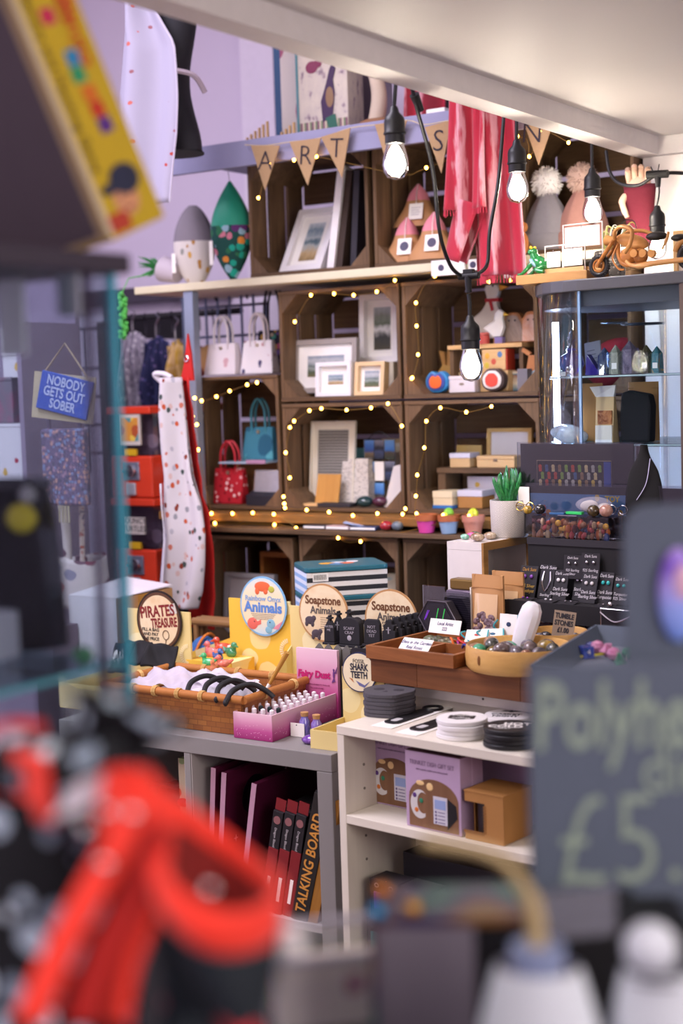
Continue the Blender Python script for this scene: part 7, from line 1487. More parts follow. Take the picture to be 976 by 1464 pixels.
# dice tray
zt_ = 1.028; zr_ = zt_+.040
A = at(851, 893, Z=zr_); B = at(757, 950, Z=zr_)
t = T('dice_tray', 'slate grey dice tray with a flared side holding coloured dice', 'tray', (A.x, A.y, zt_)); SL_ = mat('#56606f', .65)
bx_ = B-A; rw = Vector((.34, 0.03, 0))
def wl_(p, q_, inn):
    p, q_ = Vector(p), Vector(q_); i_ = Vector(inn)
    return hb(0,0,0,0,0,0, [tuple(p+i_*.02), tuple(q_+i_*.02), tuple(q_+i_*.024), tuple(p+i_*.024), tuple(p+Vector((0, 0, .040))), tuple(q_+Vector((0, 0, .040))), tuple(q_+i_*.004+Vector((0, 0, .040))), tuple(p+i_*.004+Vector((0, 0, .040)))])
O0, O1, O2, O3 = Vector((0, 0, 0)), Vector((bx_.x, bx_.y, 0)), Vector((bx_.x, bx_.y, 0))+rw, rw
part(t, 'long_wall', SL_, wl_(O0, O1, (1, 0, 0))); part(t, 'back_wall', SL_, wl_(O3, O0, (0, -1, 0))); part(t, 'front_wall', SL_, wl_(O1, O2, (0, 1, 0))); part(t, 'end_wall', SL_, wl_(O2, O3, (-1, 0, 0)))
part(t, 'felt_base', mat('#6a6f7c', .9), pxy([tuple((O0+Vector((.022, -.02, 0)))[:2]), tuple((O1+Vector((.022, .02, 0)))[:2]), tuple((O2+Vector((-.022, .02, 0)))[:2]), tuple((O3+Vector((-.022, -.02, 0)))[:2])], 0, .006))
def die(label, px, py, m_, r_, kind):
    q = at(px, py, Z=zt_+.012); me = None
    if kind == 6: pr_ = bx(-r_*.7, r_*.7, -r_*.7, r_*.7, 0, r_*1.4)
    elif kind == 8: pr_ = el((0, 0, r_*.8), (r_, r_, r_*.85), 4, 2)
    elif kind == 4: pr_ = cy((0, 0, 0), (0, 0, r_*1.5), r_, .0005, 3)
    else: pr_ = el((0, 0, r_*.85), (r_, r_, r_*.9), 7, 4)
    t = T('polyhedral_die', label, 'die', (q.x, q.y, zt_+.0065), px % 3, 'polyhedral dice'); part(t, 'body', m_, pr_, bevel=.0008); 
    txt(t, str(int(px) % 9+3), r_*.8, (0, -r_*.86 if kind != 6 else -r_*.72, r_*.75), mat('#e0dcd8', .5))
PK_ = marble([(.35, '#b86a94'), (.6, '#d8a0be')], 60, .2, 1, .5); BLD = marble([(.35, '#1f2f7a'), (.6, '#4a5ab0')], 60, .2, 1, .5); GRD = marble([(.35, '#1f6a4a'), (.6, '#4aa07a')], 60, .2, 1, .5)
for l, px, py, m_, r_, k in (('cream die at the narrow corner of the dice tray', 830, 930, mat('#c9c0ac', .3), .010, 10), ('dark blue dotted die touching the pink dice', 838, 936, BLD, .015, 6), ('second dark blue die just behind the dotted one', 844, 929, BLD, .012, 10), ('largest pink die in the dice tray', 854, 930, PK_, .014, 12), ('pink die in the middle of the pink group', 866, 935, PK_, .013, 8), ('pale pink die at the end of the pink group', 877, 939, PK_, .013, 10), ('small pink die behind the pink group', 869, 927, PK_, .010, 6), ('green four-sided die by the chalk sign', 884, 944, GRD, .014, 4), ('green many-sided die by the chalk sign', 898, 938, GRD, .013, 10)): die(l, px, py, m_, r_, k)
S('yellow_pick', 'thin yellow stick lying beside the blue dice', 'stick', mat('#d0c43a', .5), cy((0, 0, 0), (.045, .05, .004), .0022, n=8), loc=(at(812, 940, Z=zt_+.01).x, at(812, 940, Z=zt_+.01).y, zt_+.009)) 
S('tray_support', 'slate block under the dice tray, hidden behind the chalk sign', 'block', SL_, bx(0, .22, 0, .16, 0, zt_-.8435), loc=(max(A.x, B.x)+.05, 2.305, .8428), bevel=.002)
# small music box / silver clasp box behind dice tray
t = T('black_box', 'small black box with a silver clasp behind the dice tray', 'box', (at(880, 890, Y=2.73).x, 2.73, zt)); w = .035; zq = at(880, 870, Y=2.73).z-zt
part(t, 'box_body', mat('#1c1a20', .4), bx(-w, w, 0, .03, 0, zq), bevel=.002); part(t, 'silver_trim', SILV, tu([(-w, -.001, .002), (-w, -.001, zq-.002), (w, -.001, zq-.002), (w, -.001, .002)], .0012, 5, True), tu(sm([(-w, -.003, zq-.01), (0, -.005, zq-.028), (w, -.003, zq-.014)], 5), .002, 5)); part(t, 'knob', SILV, el((-w*.5, .01, zq+.006), (.006, .006, .006), 10, 8))

# ------------------------------------------------------------------ bow-fronted glass cabinet
cx, cy0, rC = -1.473, 3.205, .205
zs0 = at(766, 427, Y=3.15).z; zs1 = at(766, 411, Y=3.15).z
def stad(r, x1=-.72, n=16):
    return [(r*math.cos(a), r*math.sin(a)) for a in [PI/2+PI*i/n for i in range(n+1)]]+[(x1-cx, -r), (x1-cx, r)]
t = T('glass_cabinet', 'bow-ended glass display cabinet with a dark grey top and crystals inside', 'display cabinet', (cx, cy0, zt))
h = zs0-zt
TOPM = mat('#4a4a52', .4)
part(t, 'top_slab', TOPM, pxy(stad(rC+.006), h, zs1-zt), bevel=.003); part(t, 'inner_collar', TOPM, pxy(stad(rC-.012), h-.035, h-.0005)); part(t, 'base_slab', TOPM, pxy(stad(rC+.006), 0, .05), bevel=.002)
curve = [(rC*math.cos(a), rC*math.sin(a)) for a in [PI/2+PI*i/24 for i in range(25)]]
part(t, 'curved_pane', glass('#eef4f8', .5, .02, .03), gs(lambda u, v: (curve[int(u*24)][0], curve[int(u*24)][1], .05+(h-.05)*v), 25, 2), smooth=True, solid=.004)
part(t, 'flat_pane', glass('#eef4f8', .08, .0, .03), bx(.004, -.72-cx, -rC, -rC+.004, .05, h)); part(t, 'back_pane', glass('#eef4f8', .6, .03, .05), bx(.004, -.72-cx, rC-.004, rC, .05, h))
part(t, 'pane_edge', mat('#8fb0d8', .15, coat=.6), bx(-.003, .003, -rC-.001, -rC+.005, .05, h)); part(t, 'corner_post', mat('#5a4a44', .5), bx(.255, .272, -rC-.003, -rC+.012, .05, h)); part(t, 'reflection_streak', emit('#cfdcff', 45.), cy((-rC+.03, -.03, .06), (-rC+.03, -.03, h-.06), .008, n=10))  # glowing tube added for a reflected streak; it also brightens the crystals
z537 = at(840, 537, Y=cy0-.1).z-zt; z632 = at(840, 632, Y=cy0-.1).z-zt
SHG = glass('#cfe0e4', .8, .12)
for z in (z537, z632): s_ = part(t, 'glass_shelf', SHG, pxy(stad(rC-.025, -.95), z-.006, z)); part(s_, 'polished_edge', mat('#b8c8c8', .15, coat=.5), tu([(x, y, z-.003) for x, y in stad(rC-.0245, -.95)], .002, 5, True))
part(t, 'hanging_ring', SILV, tu([(.06+.05*math.cos(a), -.02+.05*math.sin(a), h-.075) for a in [i*PI/12 for i in range(24)]], .002, 5, True), tu([(.0+.03*math.cos(a), -.05+.03*math.sin(a), h-.07) for a in [i*PI/12 for i in range(24)]], .002, 5, True))
zu1 = zt+z537+.0006; zu2 = zt+z632+.0006
yc = cy0-.10
# crystals
def xt(px, y=yc): return at(px, 530, Y=y).x
t = T('perfume_bottle', 'cobalt blue glass perfume bottle with a tall stopper', 'bottle', (xt(817), yc, zu1)); BLG = mat('#1f1f9a', .05, coat=1., trans=.3)
part(t, 'flask', BLG, la([(.012, 0), (.02, .004), (.031, .028), (.026, .046), (.010, .056), (.008, .066)], 28), smooth=True); part(t, 'stopper', glass('#c9c8f0', 1., .2), la([(.006, .0665), (.010, .070), (.006, .078), (.011, .086), (.001, .108)], 16), smooth=True); part(t, 'collar', mat('#3a3ab0', .1, coat=1), la([(.010, .058), (.013, .061), (.010, .065)], 18), smooth=True)
t = T('silver_charm', 'silver flower charm with a white tag in front of the blue bottle', 'charm', (xt(815, yc-.05), yc-.052, zu1)); part(t, 'petal', SILV, *[el((.007*math.cos(k*1.26), 0, .012+.007*math.sin(k*1.26)), (.006, .003, .006), 10, 6) for k in range(5)]); part(t, 'tag', CARD, bx(-.03, -.012, 0, .001, 0, .010))
S('purple_wedge', 'violet glass wedge beside the blue bottle', 'ornament', mat('#3a2a8a', .08, coat=1., trans=.2), pxz([(-.012, 0), (.030, 0), (-.006, .05)], 0, .02), loc=(xt(842), yc, zu1), bevel=.001)
t = T('leaning_plaque', 'grey slate plaque leaning behind the violet wedge', 'plaque', (xt(849, yc+.05), yc+.05, zu1), rot=(-.15, -.15, 0)); part(t, 'slab', mat('#8a8a92', .4), bx(-.022, .022, 0, .004, 0, .082)); part(t, 'etched_line', mat('#5a5a64', .5), *[bx(-.015, .015-.003*k, -.0006, 0, .03+.01*k, .032+.01*k) for k in range(4)])
def tower(label, px, ytop, w, stops, y=yc, tag=False, tr_=.45):
    x = xt(px, y); h = at(px, ytop, Y=y).z-zu1
    t = T('crystal_point', label, 'crystal', (x, y, zu1), .2+px % 3*.1, 'polished crystal points'); hexa = [(w*math.cos(PI/3*k), w*math.sin(PI/3*k)) for k in range(6)]
    V = [(x_*1.0, y_, 0) for x_, y_ in hexa]+[(x_*.88, y_*.88, h*.72) for x_, y_ in hexa]+[(0, 0, h)]; F = [tuple(range(5, -1, -1))]+[(k, (k+1) % 6, 6+(k+1) % 6, 6+k) for k in range(6)]+[(6+k, 6+(k+1) % 6, 12) for k in range(6)]
    part(t, 'crystal', marble(stops, 30, .06, 1.5, .8, tr_), (V, F), bevel=.0008)
    if tag: part(t, 'price_sticker', CARD, bx(-w*.35, w*.35, -w*1.0, -w*.95, h*.18, h*.38))
    return t
tower('dark blue rounded crystal point nearest the slate plaque', 864, 496, .018, [(.3, '#2f3a6a'), (.5, '#5a6a90'), (.65, '#b0a878')])
tower('clear pale green crystal point with a sticker', 880, 492, .017, [(.3, '#8a947a'), (.55, '#c9ccb8'), (.7, '#b0a878')], tag=True, tr_=.4)
tower('tallest purple-grey crystal point', 900, 486, .022, [(.3, '#5a4f6a'), (.5, '#8f8298'), (.65, '#b0a6b6')])
tower('thin indigo crystal point behind the purple-grey one', 912, 496, .011, [(.3, '#2a1f7a'), (.6, '#4a3fa8')], y=yc+.06)
tower('dark smoky crystal point with a white sticker', 924, 492, .016, [(.3, '#3f382a'), (.5, '#6a6248'), (.65, '#948a64')], tag=True)
tower('teal and gold labradorite point with a white sticker', 939, 494, .016, [(.3, '#2f6a74'), (.5, '#5aa0a8'), (.62, '#c8a04a')], tag=True)
# lower shelf: kraft pouches, crystal cluster
S('crystal_cluster', 'lump of clear crystal under the blue bottle shelf', 'crystal', marble([(.3, '#b0b8bc'), (.6, '#dfe4e6')], 40, .15, 1, .6, .3), rock((0, 0, .018), (.042, .03, .020), 4, .25, 18, 12), loc=(xt(815), yc, zu2), smooth=25)
kx = at(848, 600, Y=yc).x
kh = at(848, 548, Y=yc).z-zu2
for x_, y_, w_, l in ((846, yc+.05, .060, 'tan kraft pouch behind the white-fronted incense bag in the cabinet'), (920, yc+.07, .078, 'wide kraft pouch at the back of the cabinet')):
    t = T('kraft_pouch', l, 'pouch', (at(x_, 600, Y=y_).x, y_, zu2)); part(t, 'pouch_film', mat('#a8783f', .6), gs(lambda u, v: (w_*.5*math.cos(2*PI*u)*(1.05-.02*v), .016*math.sin(2*PI*u)*(1-.85*v), kh*v), 28, 8, True), smooth=True); part(t, 'top_seal', mat('#96692f', .6), bx(-w_*.5, w_*.5, -.003, .003, kh*.88, kh*.90))
t = T('incense_bag', 'white-fronted paper bag with a clear window of resin', 'bag', (at(864, 600, Y=yc-.03).x, yc-.035, zu2)); ih = at(864, 551, Y=yc-.03).z-zu2
part(t, 'bag_body', mat('#c9a878', .6), hb(0,0,0,0,0,0, [(-.024, 0, 0), (.024, 0, 0), (.024, .03, 0), (-.024, .03, 0), (-.026, .012, ih*.8), (.022, .012, ih*.8), (.022, .018, ih*.8), (-.026, .018, ih*.8)])); part(t, 'folded_top', mat('#d9d0cc', .5), hb(0,0,0,0,0,0, [(-.026, .010, ih*.8005), (.022, .010, ih*.8005), (.022, .018, ih*.8005), (-.026, .018, ih*.8005), (-.036, .0, ih*.98), (.026, .012, ih), (.026, .016, ih), (-.036, .006, ih*.98)])); part(t, 'resin_window', marble([(.35, '#7a3f1f'), (.6, '#b87a4a')], 50, .1, 1, .7), bx(-.018, .020, .0035, .006, ih*.32, ih*.56)); part(t, 'white_label', mat('#ddd4c6', .6), bx(-.022, .022, -.0006, .004, ih*.05, ih*.30)); part(t, 'label_strip', mat('#ece8e6', .6), bx(-.022, .022, -.0012, .0, ih*.0, ih*.05))
t = T('black_bust', 'black velvet block bust standing in the cabinet beside the incense bag', 'bust', (at(908, 600, Y=yc-.02).x, yc-.02, zu2)); bh = at(908, 558, Y=yc-.02).z-zu2
part(t, 'velvet_body', mat('#121114', .85), pxz([(-.040, 0), (.036, 0), (.040, bh*.7), (.034, bh*.92), (-.02, bh), (-.038, bh*.95), (-.043, bh*.5)], 0, .03), bevel=.006)
t = T('necklace_bust', 'black necklace bust with a fine silver chain beside the mounted prints', 'bust', (at(930, 670, Y=2.945+.05).x, 3.0-.035, zB_)); nb = at(930, 636, Y=2.96).z-zB_
part(t, 'velvet_body', mat('#141316', .85), gs(lambda u, v: ((.018+.030*math.sin(PI*min(1, .15+v*.95))**.8)*math.cos(2*PI*u)*(1 if v < .75 else 1-.6*(v-.75)/.25), .010*math.sin(2*PI*u), nb*v), 26, 16, True), smooth=True); part(t, 'chain', SILV, tu(sm([(.022, -.0115, nb*.86), (.012, -.0125, nb*.6), (-.012, -.0125, nb*.42)], 6), .0011, 5))
# things behind, seen through the cabinet
S('shop_fitting', 'white shop-fitting panel behind the cabinet', 'panel', mat('#d0c8c2', .6), bx(0, .06, 0, .02, 0, 1.70), loc=(at(925, 500, Y=3.60).x, 3.60, 0))
# ------------------------------------------------------------------ things on top of the cabinet
ztop = zs1+.0012
a = at(737, 400, Y=3.04); b = at(838, 390, Y=3.04)
t = T('wood_block', 'pale wooden plank on the cabinet top overhanging its rounded end', 'plank', (a.x, 3.04, ztop), 0)
wb = b.x-a.x; part(t, 'plank', wood('#a87a4a', '#cfa066', 'X', .7, .5, .08), bx(0, wb, 0, .12, 0, .022), bevel=.0015); part(t, 'end_grain', wood('#8a5c30', '#a87845', 'X', 2), bx(wb, wb+.0008, .001, .119, .001, .021))
zpl = ztop+.0228
t = T('frog_figurine', 'glossy green frog figurine sitting at the end of the plank', 'frog figurine', (at(765, 385, Y=3.06).x, 3.075, zpl)); t.scale = (1.2, 1.2, 1.25); FG = mat('#1f7a3a', .12, coat=.8)
part(t, 'body', FG, tr(el((0, 0, 0), (.022, .014, .013), 18, 12), (.004, 0, .021), (0, .55, 0)), smooth=True); part(t, 'head', FG, el((-.014, 0, .044), (.011, .010, .008), 16, 10), smooth=True); part(t, 'eye', mat('#e0b83a', .2), el((-.013, -.007, .052), (.0035, .0035, .0035), 10, 7)); part(t, 'eye', mat('#e0b83a', .2), el((-.013, .007, .052), (.0035, .0035, .0035), 10, 7)); part(t, 'neck', FG, cy((-.006, 0, .028), (-.013, 0, .042), .011, .008, 14), smooth=True)
for s in (-1, 1): part(t, 'foreleg', FG, tu(sm([(-.008, s*.009, .024), (-.018, s*.014, .012), (-.030, s*.015, .003), (-.040, s*.016, .002)], 4), [.005, .005, .005, .0045, .004, .004, .004, .0035, .0035, .003, .003, .003, .002], 8), smooth=True); part(t, 'hind_leg', FG, tu(sm([(.018, s*.010, .014), (.006, s*.020, .008), (.024, s*.020, .003)], 4), .005, 8), smooth=True)
part(t, 'belly', mat('#8fb8d0', .2, coat=.6), tr(el((0, 0, 0), (.014, .009, .006), 12, 8), (-.006, -.006, .022), (0, .7, 0)), smooth=True)
# earring rack (white wire)
a, b, c, d_ = R(779, 347, 836, 385, 3.07)
WW = mat('#e6e2e2', .4)
def wframe(w, z0, z1): return tu([(0, 0, z0), (w, 0, z0), (w, 0, z1), (0, 0, z1)], .0022, 6, True)
t = T('earring_rack', 'white wire double rack of carded earrings on the plank', 'earring rack', (a, 3.07, zpl+.002)); w = b-a
part(t, 'low_frame', WW, wframe(w, 0, d_-c)); part(t, 'mid_bar', WW, cy((w*.45, 0, 0), (w*.45, 0, d_-c), .002, n=6)); a2, b2, c2, d2 = R(805, 312, 861, 380, 3.10); part(t, 'tall_frame', WW, tr(wframe(b2-a2, 0, d2-c2), (a2-a, .03, .0))); part(t, 'wooden_foot', LIGHTWOOD['X'], bx(.002, w-.002, -.004, .012, -.0015, .009)); part(t, 'wooden_foot', LIGHTWOOD['X'], bx(a2-a+.002, b2-a-.002, .024, .044, -.0015, .009))
for x0, x1, z0_, z1_, y in ((w*.06, w*.40, .012, .048, -.003), (w*.50, w*.95, .012, .052, -.003), (a2-a+.006, b2-a-.006, (d2-c2)*.52, (d2-c2)*.94, .027)):
    c_ = part(t, 'earring_card', CARD, bx(x0, x1, y, y+.001, z0_, z1_)); part(c_, 'hook', SILV, tu([((x0+x1)/2, y-.001, z1_+.004), ((x0+x1)/2, y-.003, z1_-.005)], .0008, 5)); part(c_, 'script_print', mat('#c9b4bc', .6), tu(sm([((x0+x1)/2-.012, y-.0006, (z0_+z1_)/2), ((x0+x1)/2-.004, y-.0006, (z0_+z1_)/2+.005), ((x0+x1)/2+.003, y-.0006, (z0_+z1_)/2-.004), ((x0+x1)/2+.012, y-.0006, (z0_+z1_)/2+.003)], 4), .0006, 4))
# air plant in grey speckled pot
t = T('air_plant', 'air plant with curling pale leaves in a speckled grey pot', 'potted plant', (at(868, 350, Y=3.16).x, 3.17, ztop))
part(t, 'pot', spots('#8a8784', ['#c9c6c2', '#5a5856'], 160, .4), la([(.032, 0), (.036, .004), (.036, .070), (.033, .072), (.031, .066)], 28), smooth=60); rn = random.Random(14)
part(t, 'soil', mat('#5a5044', .9), la([(.0315, .062), (.001, .064)], 20))
for k in range(14):
    a_ = k*2.4; L_ = .05+.03*rn.random(); e = Vector((math.cos(a_)*.035+.022, math.sin(a_)*.025, .072+L_*.8)); part(t, 'leaf', mat(['#a8b04a', '#c9c48a', '#d0cfc0'][k % 3], .5), tu(sm([(math.cos(a_)*.006, math.sin(a_)*.006, .062), (math.cos(a_)*.016+.004, math.sin(a_)*.014, .085), e, e+Vector((.018, 0, -.008))], 4), [.0032-.00022*i for i in range(13)], 5), smooth=True)
# wooden motorbike
TK = wood('#8a4f22', '#c98a4a', 'X', .8, .3, .03); TKL = wood('#b0743a', '#d8a468', 'X', .8, .3, .03); TB = mat('#1a1718', .4)
mx = at(857, 398, Y=3.02)
t = T('wooden_motorbike', 'carved wooden chopper motorbike model with curled handlebars on the cabinet top', 'model motorbike', (mx.x, 3.02, ztop+.0), .0)
def P2(px, py): q = at(px, py, Y=3.02); return (q.x-mx.x, q.z-ztop)
def L3(pts, y=0): return [(P2(*p)[0], y, P2(*p)[1]) for p in pts]
fwc = P2(857, 393); fr = .026
fz_ = fr+.0005
part(t, 'front_tyre', TB, tu([(fwc[0]+fr*.78*math.cos(a), .0, fz_+fr*.78*math.sin(a)) for a in [i*PI/14 for i in range(28)]], .0062, 8, True), smooth=True); part(t, 'front_rim', TK, tu([(fwc[0]+fr*.5*math.cos(a), -.004, fz_+fr*.5*math.sin(a)) for a in [i*PI/12 for i in range(24)]], .0028, 6, True), cy((fwc[0], -.012, fz_), (fwc[0], .010, fz_), .005, n=12)); part(t, 'tyre_tread', mat('#3a3638', .4), *[cy((fwc[0]+fr*.96*math.cos(a), -.005, fz_+fr*.96*math.sin(a)), (fwc[0]+fr*1.0*math.cos(a+.15), .005, fz_+fr*1.0*math.sin(a+.15)), .0012, n=5) for a in [i*PI/14 for i in range(28)]])
bxr = fwc[0]
part(t, 'fork', TK, tu([(bxr, -.011, fz_), (bxr+.048, -.011, .085)], .0045, 8), smooth=True); part(t, 'fork', TK, tu([(bxr, .011, fz_), (bxr+.048, .011, .085)], .0045, 8), smooth=True)
part(t, 'headlamp', TKL, cy((bxr+.018, 0, .082), (bxr+.042, 0, .078), .012, .009, 16), smooth=True); part(t, 'handlebar', TKL, tu(sm([(bxr+.046, -.012, .082), (bxr+.06, -.03, .098), (bxr+.085, -.045, .104), (bxr+.112, -.05, .092), (bxr+.108, -.05, .065), (bxr+.092, -.048, .046)], 5), .0048, 8), smooth=True); part(t, 'handlebar', TKL, tu(sm([(bxr+.046, .012, .082), (bxr+.055, .03, .098), (bxr+.085, .045, .10), (bxr+.112, .05, .088)], 5), .0045, 8), smooth=True)
part(t, 'fuel_tank', TKL, tr(el((0, 0, 0), (.042, .016, .016), 22, 12), (bxr+.085, 0, .074), (0, .28, 0)), smooth=True); part(t, 'engine', TK, el((bxr+.075, 0, .042), (.022, .014, .020), 18, 10), el((bxr+.105, 0, .040), (.018, .013, .018), 18, 10), smooth=True); part(t, 'cylinder_cap', TKL, *[cy((bxr+.098+.022*k, -.020, .046-.002*k), (bxr+.098+.022*k, -.010, .046-.002*k), .009, n=16) for k in range(3)], smooth=True)
part(t, 'down_tube', TK, tu(sm([(bxr+.05, 0, .08), (bxr+.052, -.004, .045), (bxr+.075, -.008, .022), (bxr+.15, -.010, .022), (bxr+.22, -.010, .024)], 5), .0055, 8), smooth=True); part(t, 'exhaust', TKL, tu(sm([(bxr+.08, -.020, .030), (bxr+.105, -.024, .016), (bxr+.16, -.024, .020), (bxr+.25, -.024, .022)], 5), [.004]*6+[.006]*10, 8), smooth=True); part(t, 'hanging_loop', TK, tu(sm([(bxr+.052, -.006, .07), (bxr+.040, -.010, .04), (bxr+.055, -.012, .016), (bxr+.07, -.012, .012)], 5), .0025, 6), smooth=True)
part(t, 'seat', TB, el((bxr+.145, 0, .080), (.026, .014, .010), 16, 9), el((bxr+.20, 0, .072), (.020, .013, .008), 16, 9), smooth=True); part(t, 'rear_fender', TKL, tu([(bxr+.225+.036*math.cos(a), 0, .030+.040*math.sin(a)) for a in [PI*.2+i*PI*.7/12 for i in range(13)]], .007, 8), smooth=True)
part(t, 'rear_tyre', TB, tu([(bxr+.225+.0215*math.cos(a), 0, .030+.0215*math.sin(a)) for a in [i*PI/14 for i in range(28)]], .009, 8, True), smooth=True); part(t, 'brake_cable', mat('#2a2a2e', .4), tu(sm([(bxr+.05, -.014, .09), (bxr+.075, -.02, .118), (bxr+.10, -.02, .116), (bxr+.112, -.03, .10)], 5), .001, 5))
part(t, 'foot_peg', TKL, tu(sm([(bxr+.165, -.012, .05), (bxr+.18, -.018, .07), (bxr+.185, -.02, .085)], 4), .003, 6), smooth=True)
# small wood frame at far right on cabinet
a, b, c, d_ = R(962, 328, 1010, 372, 3.16)
t = T('picture_frame', 'small pale wooden frame on the cabinet top below the brightest bulb', 'picture frame', (a, 3.16, ztop)); w = b-a; h = d_-ztop
part(t, 'surround', LIGHTWOOD['Z'], bx(0, .010, 0, .012, 0, h), bx(w-.01, w, 0, .012, 0, h), bx(.0102, w-.0102, 0, .012, 0, .010), bx(.0102, w-.0102, 0, .012, h-.01, h)); part(t, 'mount', CARD, bx(.010, w-.010, .006, .008, .010, h-.010))

for o in [o for o in bpy.data.objects if o not in before and o.parent is None]: o.matrix_basis = (MC if o in on_slab else MCS) @ o.matrix_basis
at = at_room
# ------------------------------------------------------------------ close by: glass case, game box, pouches, chalk sign
XR = -1.0; YB = at(163, 378, X=XR).y; YF = YB-.42; XL = -1.62
zsb = at(168, 392, X=XR).z; zst = at(168, 364, X=XR).z; zsh_ = at(175, 945, X=XR).z
t = T('glass_case', 'tall glass display case with a dark slab top under the yellow game box', 'display case', (XR, YB, 0))
part(t, 'slab_top', mat('#3a3340', .5), bx(XL-XR, .012, YF-YB, .012, zsb, zst), bevel=.002)
CG = glass('#eef4f6', .55, .02, .04)
part(t, 'side_pane', CG, bx(-.005, 0, YF-YB, -.0055, .98, zsb-.0005)); part(t, 'back_pane', CG, bx(XL-XR, -.0055, -.005, 0, .98, zsb-.0005)); part(t, 'front_pane', CG, bx(XL-XR, -.0055, YF-YB, YF-YB+.005, .98, zsb-.0005))
part(t, 'corner_edge', mat('#4fb4cc', .15, coat=.6), bx(-.0052, .0008, -.0052, .0008, .98, zsb-.0005)); part(t, 'clear_strip', glass('#c9c4cc', .8, .25), bx(-.004, .001, -.045, -.036, .98, zsb-.0005))
sh = part(t, 'glass_shelf', glass('#d6eaec', .6, .06), bx(XL-XR+.006, -.006, YF-YB+.006, -.006, zsh_-.006, zsh_)); part(sh, 'shelf_edge', mat('#6fb0bc', .2, coat=.4), bx(-.0058, -.0050, YF-YB+.006, -.006, zsh_-.006, zsh_))
part(t, 'base_cabinet', mat('#4a4250', .6), bx(XL-XR, 0, YF-YB, 0, 0, .979), bevel=.003)
# goods inside the case
q = at(38, 925, Z=zsh_)
t = T('black_handbag', 'black fabric bag with a yellow rosette inside the glass case', 'handbag', (q.x, q.y, zsh_+.001), .3); hbg = at(45, 685, Y=q.y).z-zsh_
part(t, 'bag_body', mat('#15131a', .8), gs(lambda u, v: (.046*math.cos(2*PI*u)*(1-.28*v**3), .036*math.sin(2*PI*u)*(1-.5*v), hbg*.96*v), 32, 12, True), smooth=True, solid=.004); part(t, 'top_rim', mat('#3a3640', .6), tu([(.034*math.cos(a), .018*math.sin(a), hbg*.97) for a in [i*PI/12 for i in range(24)]], .006, 6, True)); part(t, 'rosette', mat('#c9b02f', .6), el((.020, -.034, hbg*.78), (.018, .008, .016), 14, 9), smooth=True); part(t, 'badge', mat('#a8a0a8', .5), el((.024, -.026, hbg*.91), (.010, .006, .010), 12, 8), smooth=True)
S('white_carton', 'small white carton on the glass shelf beside the black bag', 'carton', mat('#a8a2b4', .6), bx(-.02, .02, -.02, .02, 0, .05), loc=(at(2, 945, Z=zsh_).x-.012, at(2, 945, Z=zsh_).y, zsh_+.001), bevel=.002)
for px, w_, h_, c, l in ((12, .035, .075, '#d8d2dc', 'white hanging paper label at the top of the glass case'), (95, .028, .04, '#8f93a0', 'silver-grey boxed charm hanging under the dark slab')):
    p = at(px, 395, Y=YB-.06); S('hanging_label', l, 'label', mat(c, .6), bx(-w_/2, w_/2, 0, .004, -h_, 0), loc=(p.x, YB-.06, zsb-.003))
S('green_gem', 'green glass nugget on the glass shelf near its corner', 'glass nugget', mat('#2f7a4a', .1, coat=.8), rock((0, 0, .009), (.012, .010, .009), 2, .1), loc=(-1.02, YB-.05, zsh_+.001), smooth=True)
# game box
d0 = (at(158, 348, X=-1.01)-CAM).dot(fwd)
P0 = at(158, 346, d=d0); k_ = d0/FPX
e1 = (rgt*-135 + upv*345 - fwd*106)*k_; e2 = (rgt*66 + upv*56 + fwd*104)*k_
e1n = e1.normalized(); e2 = e2-e1n*e2.dot(e1n); e2n = e2.normalized(); e3n = e1n.cross(e2n)
if e3n.dot(rgt) > 0: e3n = -e3n
Th = e2.length; Lg = .34; Wd = .27
m4 = Matrix((e3n, e1n, e2n)).transposed().to_4x4(); m4.translation = P0
GB = mat('#c9aa28', .45)
t = bpy.data.objects.new('game_box', None); COL.objects.link(t); t.matrix_world = m4
t['label'] = 'yellow children\'s board game box tilted on one corner on the glass case'; t['category'] = 'board game'
part(t, 'lid', GB, bx(0, Wd, 0, Lg, .004, Th), bevel=.0015); part(t, 'inner_tray', mat('#b09a78', .6), bx(.004, Wd-.004, .004, Lg-.004, .0, .0038)); part(t, 'dark_base', mat('#5a5058', .8), bx(.012, Wd-.012, .010, Lg-.012, -.0015, -.0002)); part(t, 'tray_edge', mat('#cdbb9c', .6), bx(-.0003, .0, .004, Lg-.004, .0, .010))  # dark plate holds the shade of the box's down-facing side in its colour
# printed spine (the face x = 0): letters run down the long edge
sp_x = -.0012
def onspine(y, z): return (sp_x, y, z)
ROTS = Matrix(((0, 0, -1), (-1, 0, 0), (0, 1, 0))).to_euler()
txt(t, 'Rainbow', Th*.36, (sp_x, Lg*.80, Th*.74), mat('#c9502a', .5), rot=ROTS, bold=.0006); txt(t, 'Bingo', Th*.34, (sp_x, Lg*.60, Th*.76), mat('#c9502a', .5), rot=ROTS, bold=.0006); txt(t, 'A Memory and Matching Game', Th*.17, (sp_x, Lg*.50, Th*.22), INK, rot=ROTS)
for y, z, c in ((.93, .36, '#3a9a9a'), (.86, .40, '#c93a3a'), (.79, .42, '#4a2a7a'), (.66, .44, '#c92a5a'), (.53, .56, '#2f8ac0'), (.48, .54, '#2f9a6a'), (.42, .60, '#d8702a'), (.37, .62, '#c93a2a'), (.32, .64, '#5a2f8a')):
    part(t, 'coloured_token', mat(c, .5), bx(sp_x, -.0002, Lg*y-.008, Lg*y+.008, Th*z-.010, Th*z+.010))
